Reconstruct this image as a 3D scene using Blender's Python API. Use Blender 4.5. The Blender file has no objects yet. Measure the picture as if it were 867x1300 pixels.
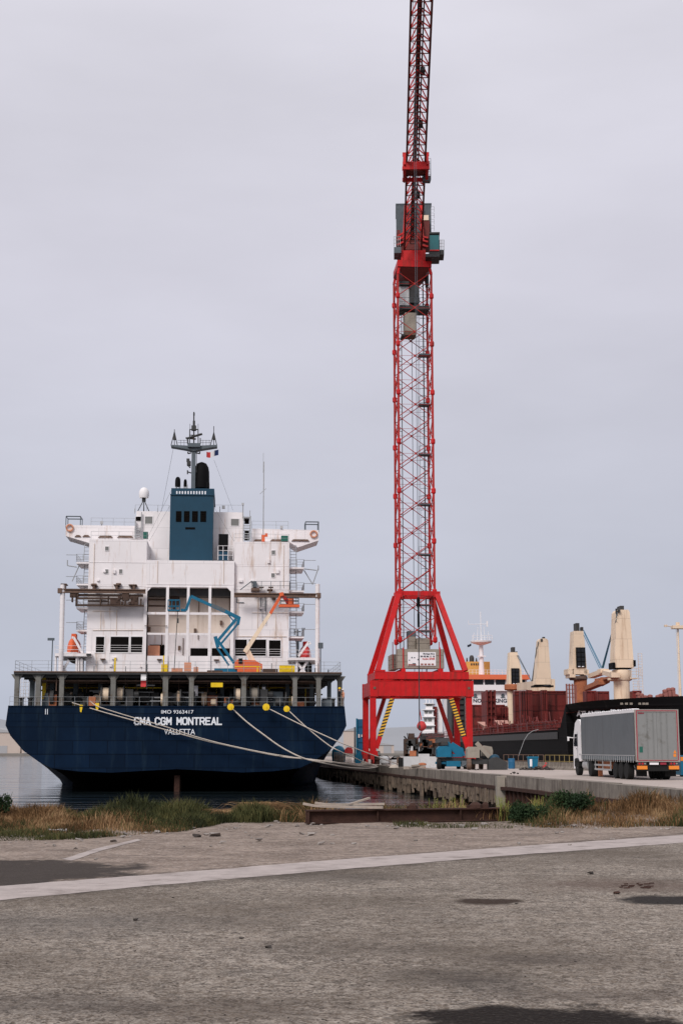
import bpy, bmesh, math, random
import numpy as np
from mathutils import Vector, Matrix
random.seed(7)
rng = np.random.default_rng(7)
C = bpy.context.scene.collection
SC = bpy.context.scene
R = math.radians

# ------------------------------------------------------------ camera
EYE = 1.8
PITCH = math.atan(300/1805)
cd = bpy.data.cameras.new('camera'); cam = bpy.data.objects.new('camera', cd); C.objects.link(cam)
cd.sensor_fit = 'VERTICAL'; cd.sensor_height = 36; cd.lens = 36*1805/1300
cd.clip_end = 20000; cd.clip_start = .1
cam.location = (0, 0, EYE); cam.rotation_euler = (R(90)+PITCH, 0, 0)
SC.camera = cam
# ------------------------------------------------------------ sky and sun
SUN_EL, SUN_AZ = 38, 205      # azimuth the light comes from, clockwise from +Y
w = bpy.data.worlds.new('World'); SC.world = w; w.use_nodes = True
nt = w.node_tree; nt.nodes.clear()
def N(t, **k):
    n = nt.nodes.new(t)
    for a, b in k.items(): setattr(n, a, b)
    return n
out = N('ShaderNodeOutputWorld'); bg = N('ShaderNodeBackground'); bg2 = N('ShaderNodeBackground')
sky = N('ShaderNodeTexSky'); sky.sky_type = 'NISHITA'; sky.sun_disc = False
sky.sun_elevation = R(SUN_EL); sky.sun_rotation = R(SUN_AZ); sky.dust_density = 4
bg.inputs[1].default_value = .05
nt.links.new(sky.outputs[0], bg.inputs[0])
tc = N('ShaderNodeTexCoord'); sp = N('ShaderNodeSeparateXYZ'); nt.links.new(tc.outputs['Generated'], sp.inputs[0])
ramp = N('ShaderNodeValToRGB'); nt.links.new(sp.outputs[2], ramp.inputs[0])
cr = ramp.color_ramp
cr.elements[0].position = 0; cr.elements[0].color = (.50, .54, .645, 1)
cr.elements[1].position = .55; cr.elements[1].color = (.78, .765, .84, 1)
e = cr.elements.new(.16); e.color = (.585, .598, .69, 1)
e = cr.elements.new(.32); e.color = (.69, .68, .77, 1)
e = cr.elements.new(1.); e.color = (.95, .94, .96, 1)
mp = N('ShaderNodeMapping'); mp.inputs['Scale'].default_value = (1, 1, 3.2); nt.links.new(tc.outputs['Generated'], mp.inputs[0])
no = N('ShaderNodeTexNoise'); no.inputs['Scale'].default_value = 3.4; no.inputs['Detail'].default_value = 5; no.inputs['Roughness'].default_value = .5
nt.links.new(mp.outputs[0], no.inputs['Vector'])
mr = N('ShaderNodeMapRange'); mr.inputs[1].default_value = .3; mr.inputs[2].default_value = .7; mr.inputs[3].default_value = .93; mr.inputs[4].default_value = 1.065
nt.links.new(no.outputs[0], mr.inputs[0])
mul = N('ShaderNodeVectorMath', operation='SCALE'); nt.links.new(ramp.outputs[0], mul.inputs[0]); nt.links.new(mr.outputs[0], mul.inputs['Scale'])
nt.links.new(mul.outputs[0], bg2.inputs[0]); bg2.inputs[1].default_value = 1.0
mx = N('ShaderNodeMixShader'); mx.inputs[0].default_value = .93
nt.links.new(bg.outputs[0], mx.inputs[1]); nt.links.new(bg2.outputs[0], mx.inputs[2]); nt.links.new(mx.outputs[0], out.inputs[0])
sl = bpy.data.lights.new('sun', 'SUN'); sl.energy = 2.1; sl.angle = R(22); sl.color = (1, .955, .92)
sun = bpy.data.objects.new('sun', sl); C.objects.link(sun)
az, el = R(SUN_AZ), R(SUN_EL)
sdir = Vector((math.sin(az)*math.cos(el), math.cos(az)*math.cos(el), math.sin(el)))
sun.rotation_euler = sdir.to_track_quat('Z', 'Y').to_euler()
SC.view_settings.view_transform = 'Standard'; SC.view_settings.look = 'None'
SC.view_settings.exposure = 0; SC.view_settings.gamma = 1; SC.view_settings.use_curve_mapping = False
SC.cycles.use_denoising = True
SC.cycles.max_bounces = 6; SC.cycles.volume_bounces = 0
try: SC.cycles.pixel_filter_type = 'BLACKMAN_HARRIS'
except Exception: pass

# ------------------------------------------------------------ pixel helpers (photo 867x1300)
cp, sp_ = math.cos(PITCH), math.sin(PITCH)
def ray(px, py):
    u = (px-433.5)/1805; v = (650-py)/1805
    return Vector((u, cp - v*sp_, sp_ + v*cp))
def W(px, py, Y):
    d = ray(px, py); return Vector((0, 0, EYE)) + d*(Y/d.y)
def G(px, py, z=0.):
    d = ray(px, py); return Vector((0, 0, EYE)) + d*((z-EYE)/d.z)
class Frame:
    def __init__(s, x, y, ang=0.):
        s.o = Vector((x, y, 0)); s.a = ang; s.M = Matrix.Rotation(ang, 3, 'Z'); s.Mi = s.M.transposed()
    def world(s, p): return s.o + s.M @ Vector(p)
    def local(s, p): return s.Mi @ (Vector(p)-s.o)
    def L(s, px, py, q):
        c = s.local((0, 0, EYE)); d = s.Mi @ ray(px, py)
        return c + d*((q-c.y)/d.y)
FW = Frame(0, 0, 0)

# ------------------------------------------------------------ materials
def pm(name, col, rough=.6, metal=0., var=.12, vs=1.5, dirt=None, damt=.5, dscale=1.2, streak=False, bump=0., bscale=20., spec=.28, plates=None):
    m = bpy.data.materials.new(name); m.use_nodes = True; t = m.node_tree
    b = t.nodes['Principled BSDF']; b.inputs['Roughness'].default_value = rough; b.inputs['Metallic'].default_value = metal
    b.inputs['Specular IOR Level'].default_value = spec
    tc = t.nodes.new('ShaderNodeTexCoord')
    n1 = t.nodes.new('ShaderNodeTexNoise'); n1.inputs['Scale'].default_value = vs; n1.inputs['Detail'].default_value = 6; n1.inputs['Roughness'].default_value = .65
    t.links.new(tc.outputs['Object'], n1.inputs['Vector'])
    mr = t.nodes.new('ShaderNodeMapRange'); mr.inputs[1].default_value = .25; mr.inputs[2].default_value = .75; mr.inputs[3].default_value = 1-var; mr.inputs[4].default_value = 1+var
    t.links.new(n1.outputs[0], mr.inputs[0])
    sc = t.nodes.new('ShaderNodeVectorMath'); sc.operation = 'SCALE'; sc.inputs[0].default_value = col[:3]
    t.links.new(mr.outputs[0], sc.inputs['Scale'])
    last = sc.outputs[0]
    if dirt:
        mp = t.nodes.new('ShaderNodeMapping'); mp.inputs['Scale'].default_value = (dscale, dscale, dscale*(.12 if streak else 1))
        t.links.new(tc.outputs['Object'], mp.inputs[0])
        n2 = t.nodes.new('ShaderNodeTexNoise'); n2.inputs['Scale'].default_value = 1.; n2.inputs['Detail'].default_value = 8; n2.inputs['Roughness'].default_value = .7
        t.links.new(mp.outputs[0], n2.inputs['Vector'])
        m2 = t.nodes.new('ShaderNodeMapRange'); m2.inputs[1].default_value = .68-.3*damt; m2.inputs[2].default_value = .82-.2*damt
        t.links.new(n2.outputs[0], m2.inputs[0])
        mi = t.nodes.new('ShaderNodeMix'); mi.data_type = 'RGBA'
        t.links.new(m2.outputs[0], mi.inputs[0]); t.links.new(last, mi.inputs[6]); mi.inputs[7].default_value = (*dirt[:3], 1)
        last = mi.outputs[2]
    if plates:
        sx = t.nodes.new('ShaderNodeSeparateXYZ'); cx = t.nodes.new('ShaderNodeCombineXYZ'); t.links.new(tc.outputs['Object'], sx.inputs[0])
        am = t.nodes.new('ShaderNodeMath'); am.operation = 'ADD'; t.links.new(sx.outputs[0], am.inputs[0]); t.links.new(sx.outputs[1], am.inputs[1])
        t.links.new(am.outputs[0], cx.inputs[0]); t.links.new(sx.outputs[2], cx.inputs[1])
        bk = t.nodes.new('ShaderNodeTexBrick'); t.links.new(cx.outputs[0], bk.inputs['Vector']); bk.inputs['Scale'].default_value = 1; bk.inputs['Brick Width'].default_value = plates[0]; bk.inputs['Row Height'].default_value = plates[1]; bk.inputs['Mortar Size'].default_value = plates[2]; bk.inputs['Mortar Smooth'].default_value = .4
        k = plates[3]; bk.inputs['Color1'].default_value = (1-k, 1-k, 1-k, 1); bk.inputs['Color2'].default_value = (1+k, 1+k, 1+k, 1); bk.inputs['Mortar'].default_value = (plates[4],)*3+(1,)
        vm = t.nodes.new('ShaderNodeVectorMath'); vm.operation = 'MULTIPLY'; t.links.new(last, vm.inputs[0]); t.links.new(bk.outputs['Color'], vm.inputs[1]); last = vm.outputs[0]
    t.links.new(last, b.inputs['Base Color'])
    if bump:
        n3 = t.nodes.new('ShaderNodeTexNoise'); n3.inputs['Scale'].default_value = bscale; n3.inputs['Detail'].default_value = 4
        t.links.new(tc.outputs['Object'], n3.inputs['Vector'])
        bp = t.nodes.new('ShaderNodeBump'); bp.inputs['Strength'].default_value = bump; bp.inputs['Distance'].default_value = .05
        t.links.new(n3.outputs[0], bp.inputs['Height']); t.links.new(bp.outputs[0], b.inputs['Normal'])
    return m
RUST = (.13, .055, .03)
M = dict(
 hull=pm('hull_blue', (.0033, .0120, .0305), .6, var=.3, vs=.3, dirt=(.012, .026, .045), damt=.5, dscale=.8, streak=True, spec=.06, plates=(3.2, 1.25, .05, .14, .55)),
 bottom=pm('antifouling', (.009, .0045, .004), .9, dirt=(.015, .01, .008), damt=.4, spec=.05),
 black=pm('black_paint', (.004, .004, .0045), .7, var=.2, spec=.12),
 sblack=pm('ship_black', (.0035, .0032, .0035), .7, dirt=(.014, .012, .011), damt=.3, dscale=.7, streak=True, spec=.08, plates=(5, 1.6, .06, .2, 2.2)),
 white=pm('white_paint', (.82, .775, .775), .5, var=.05, vs=.4, dirt=(.50, .34, .24), damt=.42, dscale=1.3, streak=True, plates=(4.5, 2.75, .05, .025, .86)),
 white2=pm('white_clean', (.80, .77, .77), .5, var=.03),
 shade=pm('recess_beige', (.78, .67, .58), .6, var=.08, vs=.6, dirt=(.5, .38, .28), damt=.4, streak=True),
 grey=pm('grey_steel', (.165, .16, .145), .6, var=.25, dirt=(.09, .06, .038), damt=.5, dscale=1.4),
 greyb=pm('bluegrey_steel', (.10, .12, .135), .6, var=.15, dirt=(.09, .07, .055), damt=.3),
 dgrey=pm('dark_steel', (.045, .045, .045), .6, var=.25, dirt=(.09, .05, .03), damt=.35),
 brown=pm('brown_grime', (.15, .095, .07), .75, var=.3, vs=3, dirt=(.05, .04, .035), damt=.5),
 rust=pm('rust', (.05, .023, .016), .85, var=.4, vs=4, dirt=(.045, .022, .018), damt=.5, dscale=3, bump=.3),
 yellow=pm('yellow_paint', (.80, .54, .015), .5, var=.1, dirt=(.3, .2, .07), damt=.25),
 palegrey=pm('pale_grey_paint', (.34, .35, .36), .5, var=.15, dirt=(.2, .14, .1), damt=.3),
 peach2=pm('faded_pink', (.50, .27, .22), .7, var=.15),
 tealglass=pm('teal_glass', (.02, .13, .14), .12, var=.1, spec=.6),
 oldyel=pm('old_yellow', (.24, .18, .07), .7, var=.3),
 orange=pm('orange_paint', (.70, .13, .045), .5, var=.12, dirt=(.3, .1, .05), damt=.25),
 peach=pm('faded_orange', (.62, .28, .17), .6, var=.15),
 funnel=pm('funnel_blue', (.008, .048, .085), .5, var=.1, vs=.8, dirt=(.015, .055, .09), damt=.2, streak=True),
 lblue=pm('lift_blue', (.008, .135, .235), .45, var=.12, dirt=(.03, .07, .10), damt=.3),
 red=pm('crane_red', (.53, .008, .010), .5, var=.18, vs=1.5, dirt=(.22, .022, .015), damt=.6, dscale=1.3, streak=True),
 dred=pm('crane_red_old', (.40, .022, .018), .5, var=.2, dirt=(.13, .02, .015), damt=.35),
 jibred=pm('jib_red', (.56, .022, .016), .5, var=.2, dirt=(.10, .02, .015), damt=.4),
 jibdark=pm('jib_dark', (.13, .02, .016), .6, var=.2),
 concrete=pm('concrete', (.22, .19, .16), .9, var=.3, vs=2.5, dirt=(.09, .072, .06), damt=.72, dscale=2.2, streak=True, bump=.3),
 ballast=pm('ballast_concrete', (.30, .265, .22), .85, var=.12, vs=2, dirt=(.19, .16, .13), damt=.4, bump=.2),
 pave=pm('pier_concrete', (.42, .355, .32), .95, var=.13, vs=.25, dirt=(.27, .225, .2), damt=.4, dscale=.35, bump=.2, bscale=12),
 sign=pm('sign_white', (.82, .79, .80), .5, var=.02),
 text=pm('lettering_white', (.78, .80, .84), .5, var=.03),
 tdark=pm('lettering_dark', (.03, .04, .06), .5),
 tred=pm('lettering_red', (.62, .09, .08), .5),
 rope=pm('mooring_rope', (.55, .48, .41), .9, var=.2, vs=5),
 cream=pm('cream_paint', (.82, .65, .48), .55, var=.07, vs=.5, dirt=(.42, .25, .14), damt=.45, dscale=1., streak=True, plates=(3, 2.6, .05, .03, .8)),
 orust=pm('orange_rusty', (.42, .15, .07), .7, var=.25, vs=1.5, dirt=(.15, .06, .04), damt=.45),
 hatch=pm('hatch_red', (.17, .026, .022), .6, var=.25, vs=.6, dirt=(.055, .018, .016), damt=.6, dscale=.8, streak=True, plates=(2.6, 2.4, .12, .15, .45)),
 hatchl=pm('hatch_pink', (.30, .12, .10), .7, var=.15),
 wheelo=pm('wheelhouse_orange', (.72, .16, .07), .5, var=.06),
 funy=pm('funnel_yellow', (.68, .37, .10), .5, var=.06),
 glass=pm('dark_glass', (.012, .013, .016), .15, var=.1),
 glassl=pm('pale_glass', (.20, .20, .19), .2, var=.1),
 win=pm('opening_dark', (.006, .005, .0045), .8, var=.4, vs=3, spec=.05),
 curtain=pm('truck_curtain', (.128, .138, .147), .6, var=.08, vs=.8, dirt=(.09, .095, .097), damt=.5, dscale=1.2, streak=True),
 tdoor=pm('truck_door', (.23, .235, .23), .55, var=.06, vs=1, dirt=(.14, .135, .12), damt=.55, dscale=1.5),
 tframe=pm('trailer_frame', (.32, .295, .27), .5, var=.05, dirt=(.25, .2, .17), damt=.3),
 rtape=pm('red_tape', (.30, .03, .05), .5, var=.1),
 rubber=pm('rubber', (.012, .012, .012), .85, var=.2),
 oplate=pm('orange_plate', (.80, .25, .035), .5, var=.05),
 rlight=pm('red_lens', (.45, .02, .03), .25),
 alloy=pm('alloy', (.45, .45, .45), .4, metal=.3),
 green=pm('green_paint', (.02, .12, .09), .5),
 skin=pm('skin', (.42, .24, .17), .6), navy=pm('navy_cloth', (.02, .022, .03), .9),
 wood=pm('weathered_wood', (.36, .30, .25), .85, var=.2, vs=4, dirt=(.2, .15, .11), damt=.4),
 stone=pm('stone', (.27, .24, .22), .9, var=.3, vs=8, bump=.4),
 dirtm=pm('dark_debris', (.05, .042, .038), .9, var=.4, vs=10),
 fasc=pm('quay_timber', (.20, .15, .11), .9, var=.5, vs=2.5, dirt=(.03, .02, .016), damt=.75, dscale=3.2, streak=True, bump=.4),
 farwall=pm('far_wall', (.50, .42, .37), .9, var=.06, vs=.05),
 farroof=pm('far_roof', (.36, .36, .37), .9, var=.08, vs=.05),
 farland=pm('far_land', (.22, .2, .18), .9, var=.15, vs=.03),
 farhill=pm('far_hill', (.30, .31, .33), .95, var=.06, vs=.01),
 fartree=pm('far_tree', (.36, .35, .35), .95, var=.2, vs=.2),
 bluebox=pm('blue_container', (.02, .12, .24), .55, var=.15, dirt=(.05, .06, .07), damt=.35),
 ibcw=pm('white_block', (.52, .52, .52), .8, var=.08, vs=2, dirt=(.34, .33, .31), damt=.35),
 machine=pm('machine_rust', (.075, .045, .033), .75, var=.5, vs=2, dirt=(.03, .025, .022), damt=.5, dscale=2),
 flagb=pm('flag_blue', (.015, .03, .10), .9), flagw=pm('flag_white', (.7, .68, .68), .9), flagr=pm('flag_red', (.5, .05, .05), .9),
)

# ------------------------------------------------------------ mesh builder
class MB:
    def __init__(s): s.v = []; s.f = []; s.mi = []; s.k = 0; s.ch = []
    def add(s, vs, fs):
        b = len(s.v); s.ch.append((b, len(s.f))); s.v += [tuple(x) for x in vs]
        for f in fs: s.f.append(tuple(b+i for i in f)); s.mi.append(s.k)
        return s
    def box(s, x0, x1, y0, y1, z0, z1):
        x0, x1 = sorted((x0, x1)); y0, y1 = sorted((y0, y1)); z0, z1 = sorted((z0, z1))
        return s.add([(x0,y0,z0),(x1,y0,z0),(x1,y1,z0),(x0,y1,z0),(x0,y0,z1),(x1,y0,z1),(x1,y1,z1),(x0,y1,z1)],
                     [(0,3,2,1),(4,5,6,7),(0,1,5,4),(1,2,6,5),(2,3,7,6),(3,0,4,7)])
    def bar(s, p, q, wd, h=None, up=(0, 0, 1), w2=None):
        p, q = Vector(p), Vector(q); h = h or wd; d = (q-p)
        if d.length < 1e-6: return s
        d.normalize(); u = Vector(up)
        if abs(d.dot(u)) > .98: u = Vector((0, 1, 0))
        a = d.cross(u).normalized(); b = a.cross(d).normalized()
        vs = []
        for c, k in ((p, 1), (q, (w2 or wd)/wd)):
            for i, j in ((-1, -1), (1, -1), (1, 1), (-1, 1)): vs.append(c + a*i*wd*.5*k + b*j*h*.5*k)
        return s.add(vs, [(3,2,1,0),(4,5,6,7),(0,1,5,4),(1,2,6,5),(2,3,7,6),(3,0,4,7)])
    def tube(s, p, q, r0, r1=None, n=6, cap=True):
        p, q = Vector(p), Vector(q); r1 = r0 if r1 is None else r1; d = (q-p)
        if d.length < 1e-6: return s
        d.normalize(); u = Vector((0, 0, 1)) if abs(d.z) < .9 else Vector((0, 1, 0))
        a = d.cross(u).normalized(); b = a.cross(d)
        vs = []
        for c, r in ((p, r0), (q, r1)):
            for i in range(n):
                t = 2*math.pi*i/n; vs.append(c + (a*math.cos(t)+b*math.sin(t))*r)
        fs = [(i, (i+1) % n, n+(i+1) % n, n+i) for i in range(n)]
        if cap: fs += [tuple(range(n))[::-1], tuple(range(n, 2*n))]
        return s.add(vs, fs)
    def path(s, pts, r, n=5):
        pts = [Vector(p) for p in pts]; vs = []
        for i, p in enumerate(pts):
            d = (pts[min(i+1, len(pts)-1)]-pts[max(i-1, 0)]).normalized()
            u = Vector((0, 0, 1)) if abs(d.z) < .95 else Vector((0, 1, 0))
            a = d.cross(u).normalized(); b = a.cross(d)
            for k in range(n):
                t = 2*math.pi*k/n; vs.append(p+(a*math.cos(t)+b*math.sin(t))*r)
        fs = []
        for i in range(len(pts)-1):
            for k in range(n): fs.append((i*n+k, i*n+(k+1) % n, (i+1)*n+(k+1) % n, (i+1)*n+k))
        fs += [tuple(range(n))[::-1], tuple(range((len(pts)-1)*n, len(pts)*n))]
        return s.add(vs, fs)
    def prism(s, poly, a, b, ax='y'):
        f = {'y': lambda p, t: (p[0], t, p[1]), 'x': lambda p, t: (t, p[0], p[1]), 'z': lambda p, t: (p[0], p[1], t)}[ax]
        n = len(poly); vs = [f(p, a) for p in poly]+[f(p, b) for p in poly]
        return s.add(vs, [tuple(range(n)), tuple(range(n, 2*n))[::-1]]+[(i, n+i, n+(i+1) % n, (i+1) % n) for i in range(n)])
    def lathe(s, prof, c, n=14, axis='z'):
        c = Vector(c); vs = []
        for r, z in prof:
            for i in range(n):
                t = 2*math.pi*i/n; x, y = r*math.cos(t), r*math.sin(t)
                p = {'z': (x, y, z), 'x': (z, x, y), 'y': (x, z, y)}[axis]
                vs.append(c+Vector(p))
        m = len(prof); fs = []
        for j in range(m-1):
            for i in range(n): fs.append((j*n+i, j*n+(i+1) % n, (j+1)*n+(i+1) % n, (j+1)*n+i))
        fs += [tuple(range(n))[::-1], tuple(range((m-1)*n, m*n))]
        return s.add(vs, fs)
    def rail(s, p, q, h=1.05, n=None, r=.025, rows=3):
        p, q = Vector(p), Vector(q); n = n or max(1, round((q-p).length/1.6))
        for i in range(n+1):
            a = p.lerp(q, i/n); s.tube(a, a+Vector((0, 0, h)), r, n=4)
        for k in range(rows):
            z = Vector((0, 0, h*(k+1)/rows)); s.tube(p+z, q+z, r*.8, n=4)
        return s
    def ladder(s, p, q, wd=.5, side=(1, 0, 0), step=.35, r=.03):
        p, q = Vector(p), Vector(q); sd = Vector(side)*wd*.5
        s.tube(p-sd, q-sd, r, n=4); s.tube(p+sd, q+sd, r, n=4)
        n = max(1, int((q-p).length/step))
        for i in range(n+1):
            a = p.lerp(q, i/n); s.tube(a-sd, a+sd, r*.8, n=3)
        return s
OFF = {}; FR = {}
def mesh_of(mb, name, mats, off, smooth):
    me = bpy.data.meshes.new(name)
    o = Vector(off)
    me.from_pydata([tuple(Vector(v)-o) for v in mb.v], [], mb.f)
    if not isinstance(mats, (list, tuple)): mats = [mats]
    for m in mats: me.materials.append(M[m] if isinstance(m, str) else m)
    if len(mats) > 1: me.polygons.foreach_set('material_index', mb.mi)
    bm = bmesh.new(); bm.from_mesh(me); bmesh.ops.recalc_face_normals(bm, faces=bm.faces); bm.to_mesh(me); bm.free()
    if smooth:
        me.polygons.foreach_set('use_smooth', [True]*len(me.polygons)); me.set_sharp_from_angle(angle=R(smooth))
    me.update(); return me
def tag(o, label=None, cat=None, group=None, kind=None):
    if label: o['label'] = label
    if cat: o['category'] = cat
    if group: o['group'] = group
    if kind: o['kind'] = kind
    return o
def T(name, label, cat, base=(0, 0, 0), F=FW, group=None):
    o = bpy.data.objects.new(name, None); C.objects.link(o); o.empty_display_size = .3
    o.location = F.world(base); o.rotation_euler.z = F.a; tag(o, label, cat, group)
    OFF[o.name] = Vector(base); return o
SPLIT = set('''wheel deck_machinery recess_opening wall_fitting davit_arm recess_column recess_crossbeam louvre exhaust_pipe exhaust_support antenna searchlight small_platform
 antenna_bracket mooring_bollard fairlead_roller white_notice deck_locker rusty_crate deck_load davit_winch corner_gusset wing_opening crane_head_sheave bridge_window door mudflap locking_bar side_window
 mirror winch_gear winch_bed rusty_fitting mooring_reel pipe_run yellow_guard house_fitting house_pipe tower_joint deck_fitting_ fairlead cab_window gantry_post stay_wire luffing_rope jib_winch_block side_curtain hook_part yellow_handrail yellow_rack wall_lamp stair orange_cover pale_panel portal_leg_ upper_platform
 fuel_tank outrigger pile marking reversing_lens cab_marking wall_box crane_house_gear window light_stanchion house_side_hoop ladder_tower'''.split())
def P(mb, name, mats, parent, smooth=0, label=None):
    if name in SPLIT and len(mb.ch) > 1 and not isinstance(mats, (list, tuple)):
        o = None
        for (v0, f0), (v1, f1) in zip(mb.ch, mb.ch[1:]+[(len(mb.v), len(mb.f))]):
            q = MB(); q.v = mb.v[v0:v1]; q.f = [tuple(i-v0 for i in f) for f in mb.f[f0:f1]]; q.mi = mb.mi[f0:f1]
            p_ = P1(q, name, mats, parent, smooth, label); o = o or p_
        return o
    return P1(mb, name, mats, parent, smooth, label)
def P1(mb, name, mats, parent, smooth=0, label=None):
    off = OFF[parent.name]
    o = bpy.data.objects.new(name, mesh_of(mb, name, mats, off, smooth)); C.objects.link(o); o.parent = parent
    OFF[o.name] = off
    if label: o['label'] = label
    return o
def S(mb, name, mats, label, cat, F=FW, group=None, smooth=0, kind=None):
    a = np.array(mb.v); base = Vector(((a[:, 0].min()+a[:, 0].max())/2, (a[:, 1].min()+a[:, 1].max())/2, a[:, 2].min()))
    o = bpy.data.objects.new(name, mesh_of(mb, name, mats, base, smooth)); C.objects.link(o)
    o.location = F.world(base); o.rotation_euler.z = F.a; tag(o, label, cat, group, kind); OFF[o.name] = base
    return o
def structure(mb, name, mats, smooth=0):
    o = bpy.data.objects.new(name, mesh_of(mb, name, mats, (0, 0, 0), smooth)); C.objects.link(o); o['kind'] = 'structure'; return o
def dup(root, loc, rz=None, label=None, group=None):
    r = root.copy(); C.objects.link(r); r.location = loc
    if rz is not None: r.rotation_euler.z = rz
    if label: r['label'] = label
    if group: r['group'] = group
    for ch in list(root.children):
        c = ch.copy(); C.objects.link(c); c.parent = r
        for g in ch.children:
            d = g.copy(); C.objects.link(d); d.parent = c
    return r
def text(mb, s, x0, x1, z0, z1, y, offset=.02):
    """adds raised lettering that fills the rectangle, facing -y"""
    cu = bpy.data.curves.new('t', 'FONT'); cu.body = s; cu.size = 1; cu.offset = offset; cu.extrude = .01; cu.resolution_u = 3
    ob = bpy.data.objects.new('t', cu); C.objects.link(ob)
    dg = bpy.context.evaluated_depsgraph_get(); me = bpy.data.meshes.new_from_object(ob.evaluated_get(dg))
    a = np.array([v.co[:] for v in me.vertices]); mn, mxx = a.min(0), a.max(0)
    vs = [(x0+(p[0]-mn[0])/(mxx[0]-mn[0])*(x1-x0), y-(p[2]-mn[2])*1.5, z0+(p[1]-mn[1])/(mxx[1]-mn[1])*(z1-z0)) for p in a]
    mb.add(vs, [tuple(p.vertices) for p in me.polygons])
    bpy.data.objects.remove(ob); bpy.data.curves.remove(cu); bpy.data.meshes.remove(me)
    return mb

# ============================================================ SETTING
WZ = -2.2
# water
def water_mat():
    m = bpy.data.materials.new('water'); m.use_nodes = True; t = m.node_tree; b = t.nodes['Principled BSDF']
    b.inputs['Base Color'].default_value = (.010, .015, .017, 1); b.inputs['Roughness'].default_value = .06
    b.inputs['IOR'].default_value = 1.33
    tc = t.nodes.new('ShaderNodeTexCoord')
    prev = None
    for scx, scy, st, dist in ((.30, 1.3, .6, .09), (1.7, 5.0, .5, .030), (.035, .22, .9, .9)):
        mp = t.nodes.new('ShaderNodeMapping'); mp.inputs['Scale'].default_value = (scx, scy, 1); t.links.new(tc.outputs['Object'], mp.inputs[0])
        n = t.nodes.new('ShaderNodeTexNoise'); n.inputs['Scale'].default_value = 1; n.inputs['Detail'].default_value = 5; t.links.new(mp.outputs[0], n.inputs['Vector'])
        bp = t.nodes.new('ShaderNodeBump'); bp.inputs['Strength'].default_value = st; bp.inputs['Distance'].default_value = dist
        t.links.new(n.outputs[0], bp.inputs['Height'])
        if prev: t.links.new(prev, bp.inputs['Normal'])
        prev = bp.outputs[0]
    t.links.new(prev, b.inputs['Normal'])
    return m
mb = MB(); mb.add([(-9000, -50, WZ), (9000, -50, WZ), (9000, 16000, WZ), (-9000, 16000, WZ)], [(0, 1, 2, 3)])
structure(mb, 'water', water_mat())

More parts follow.
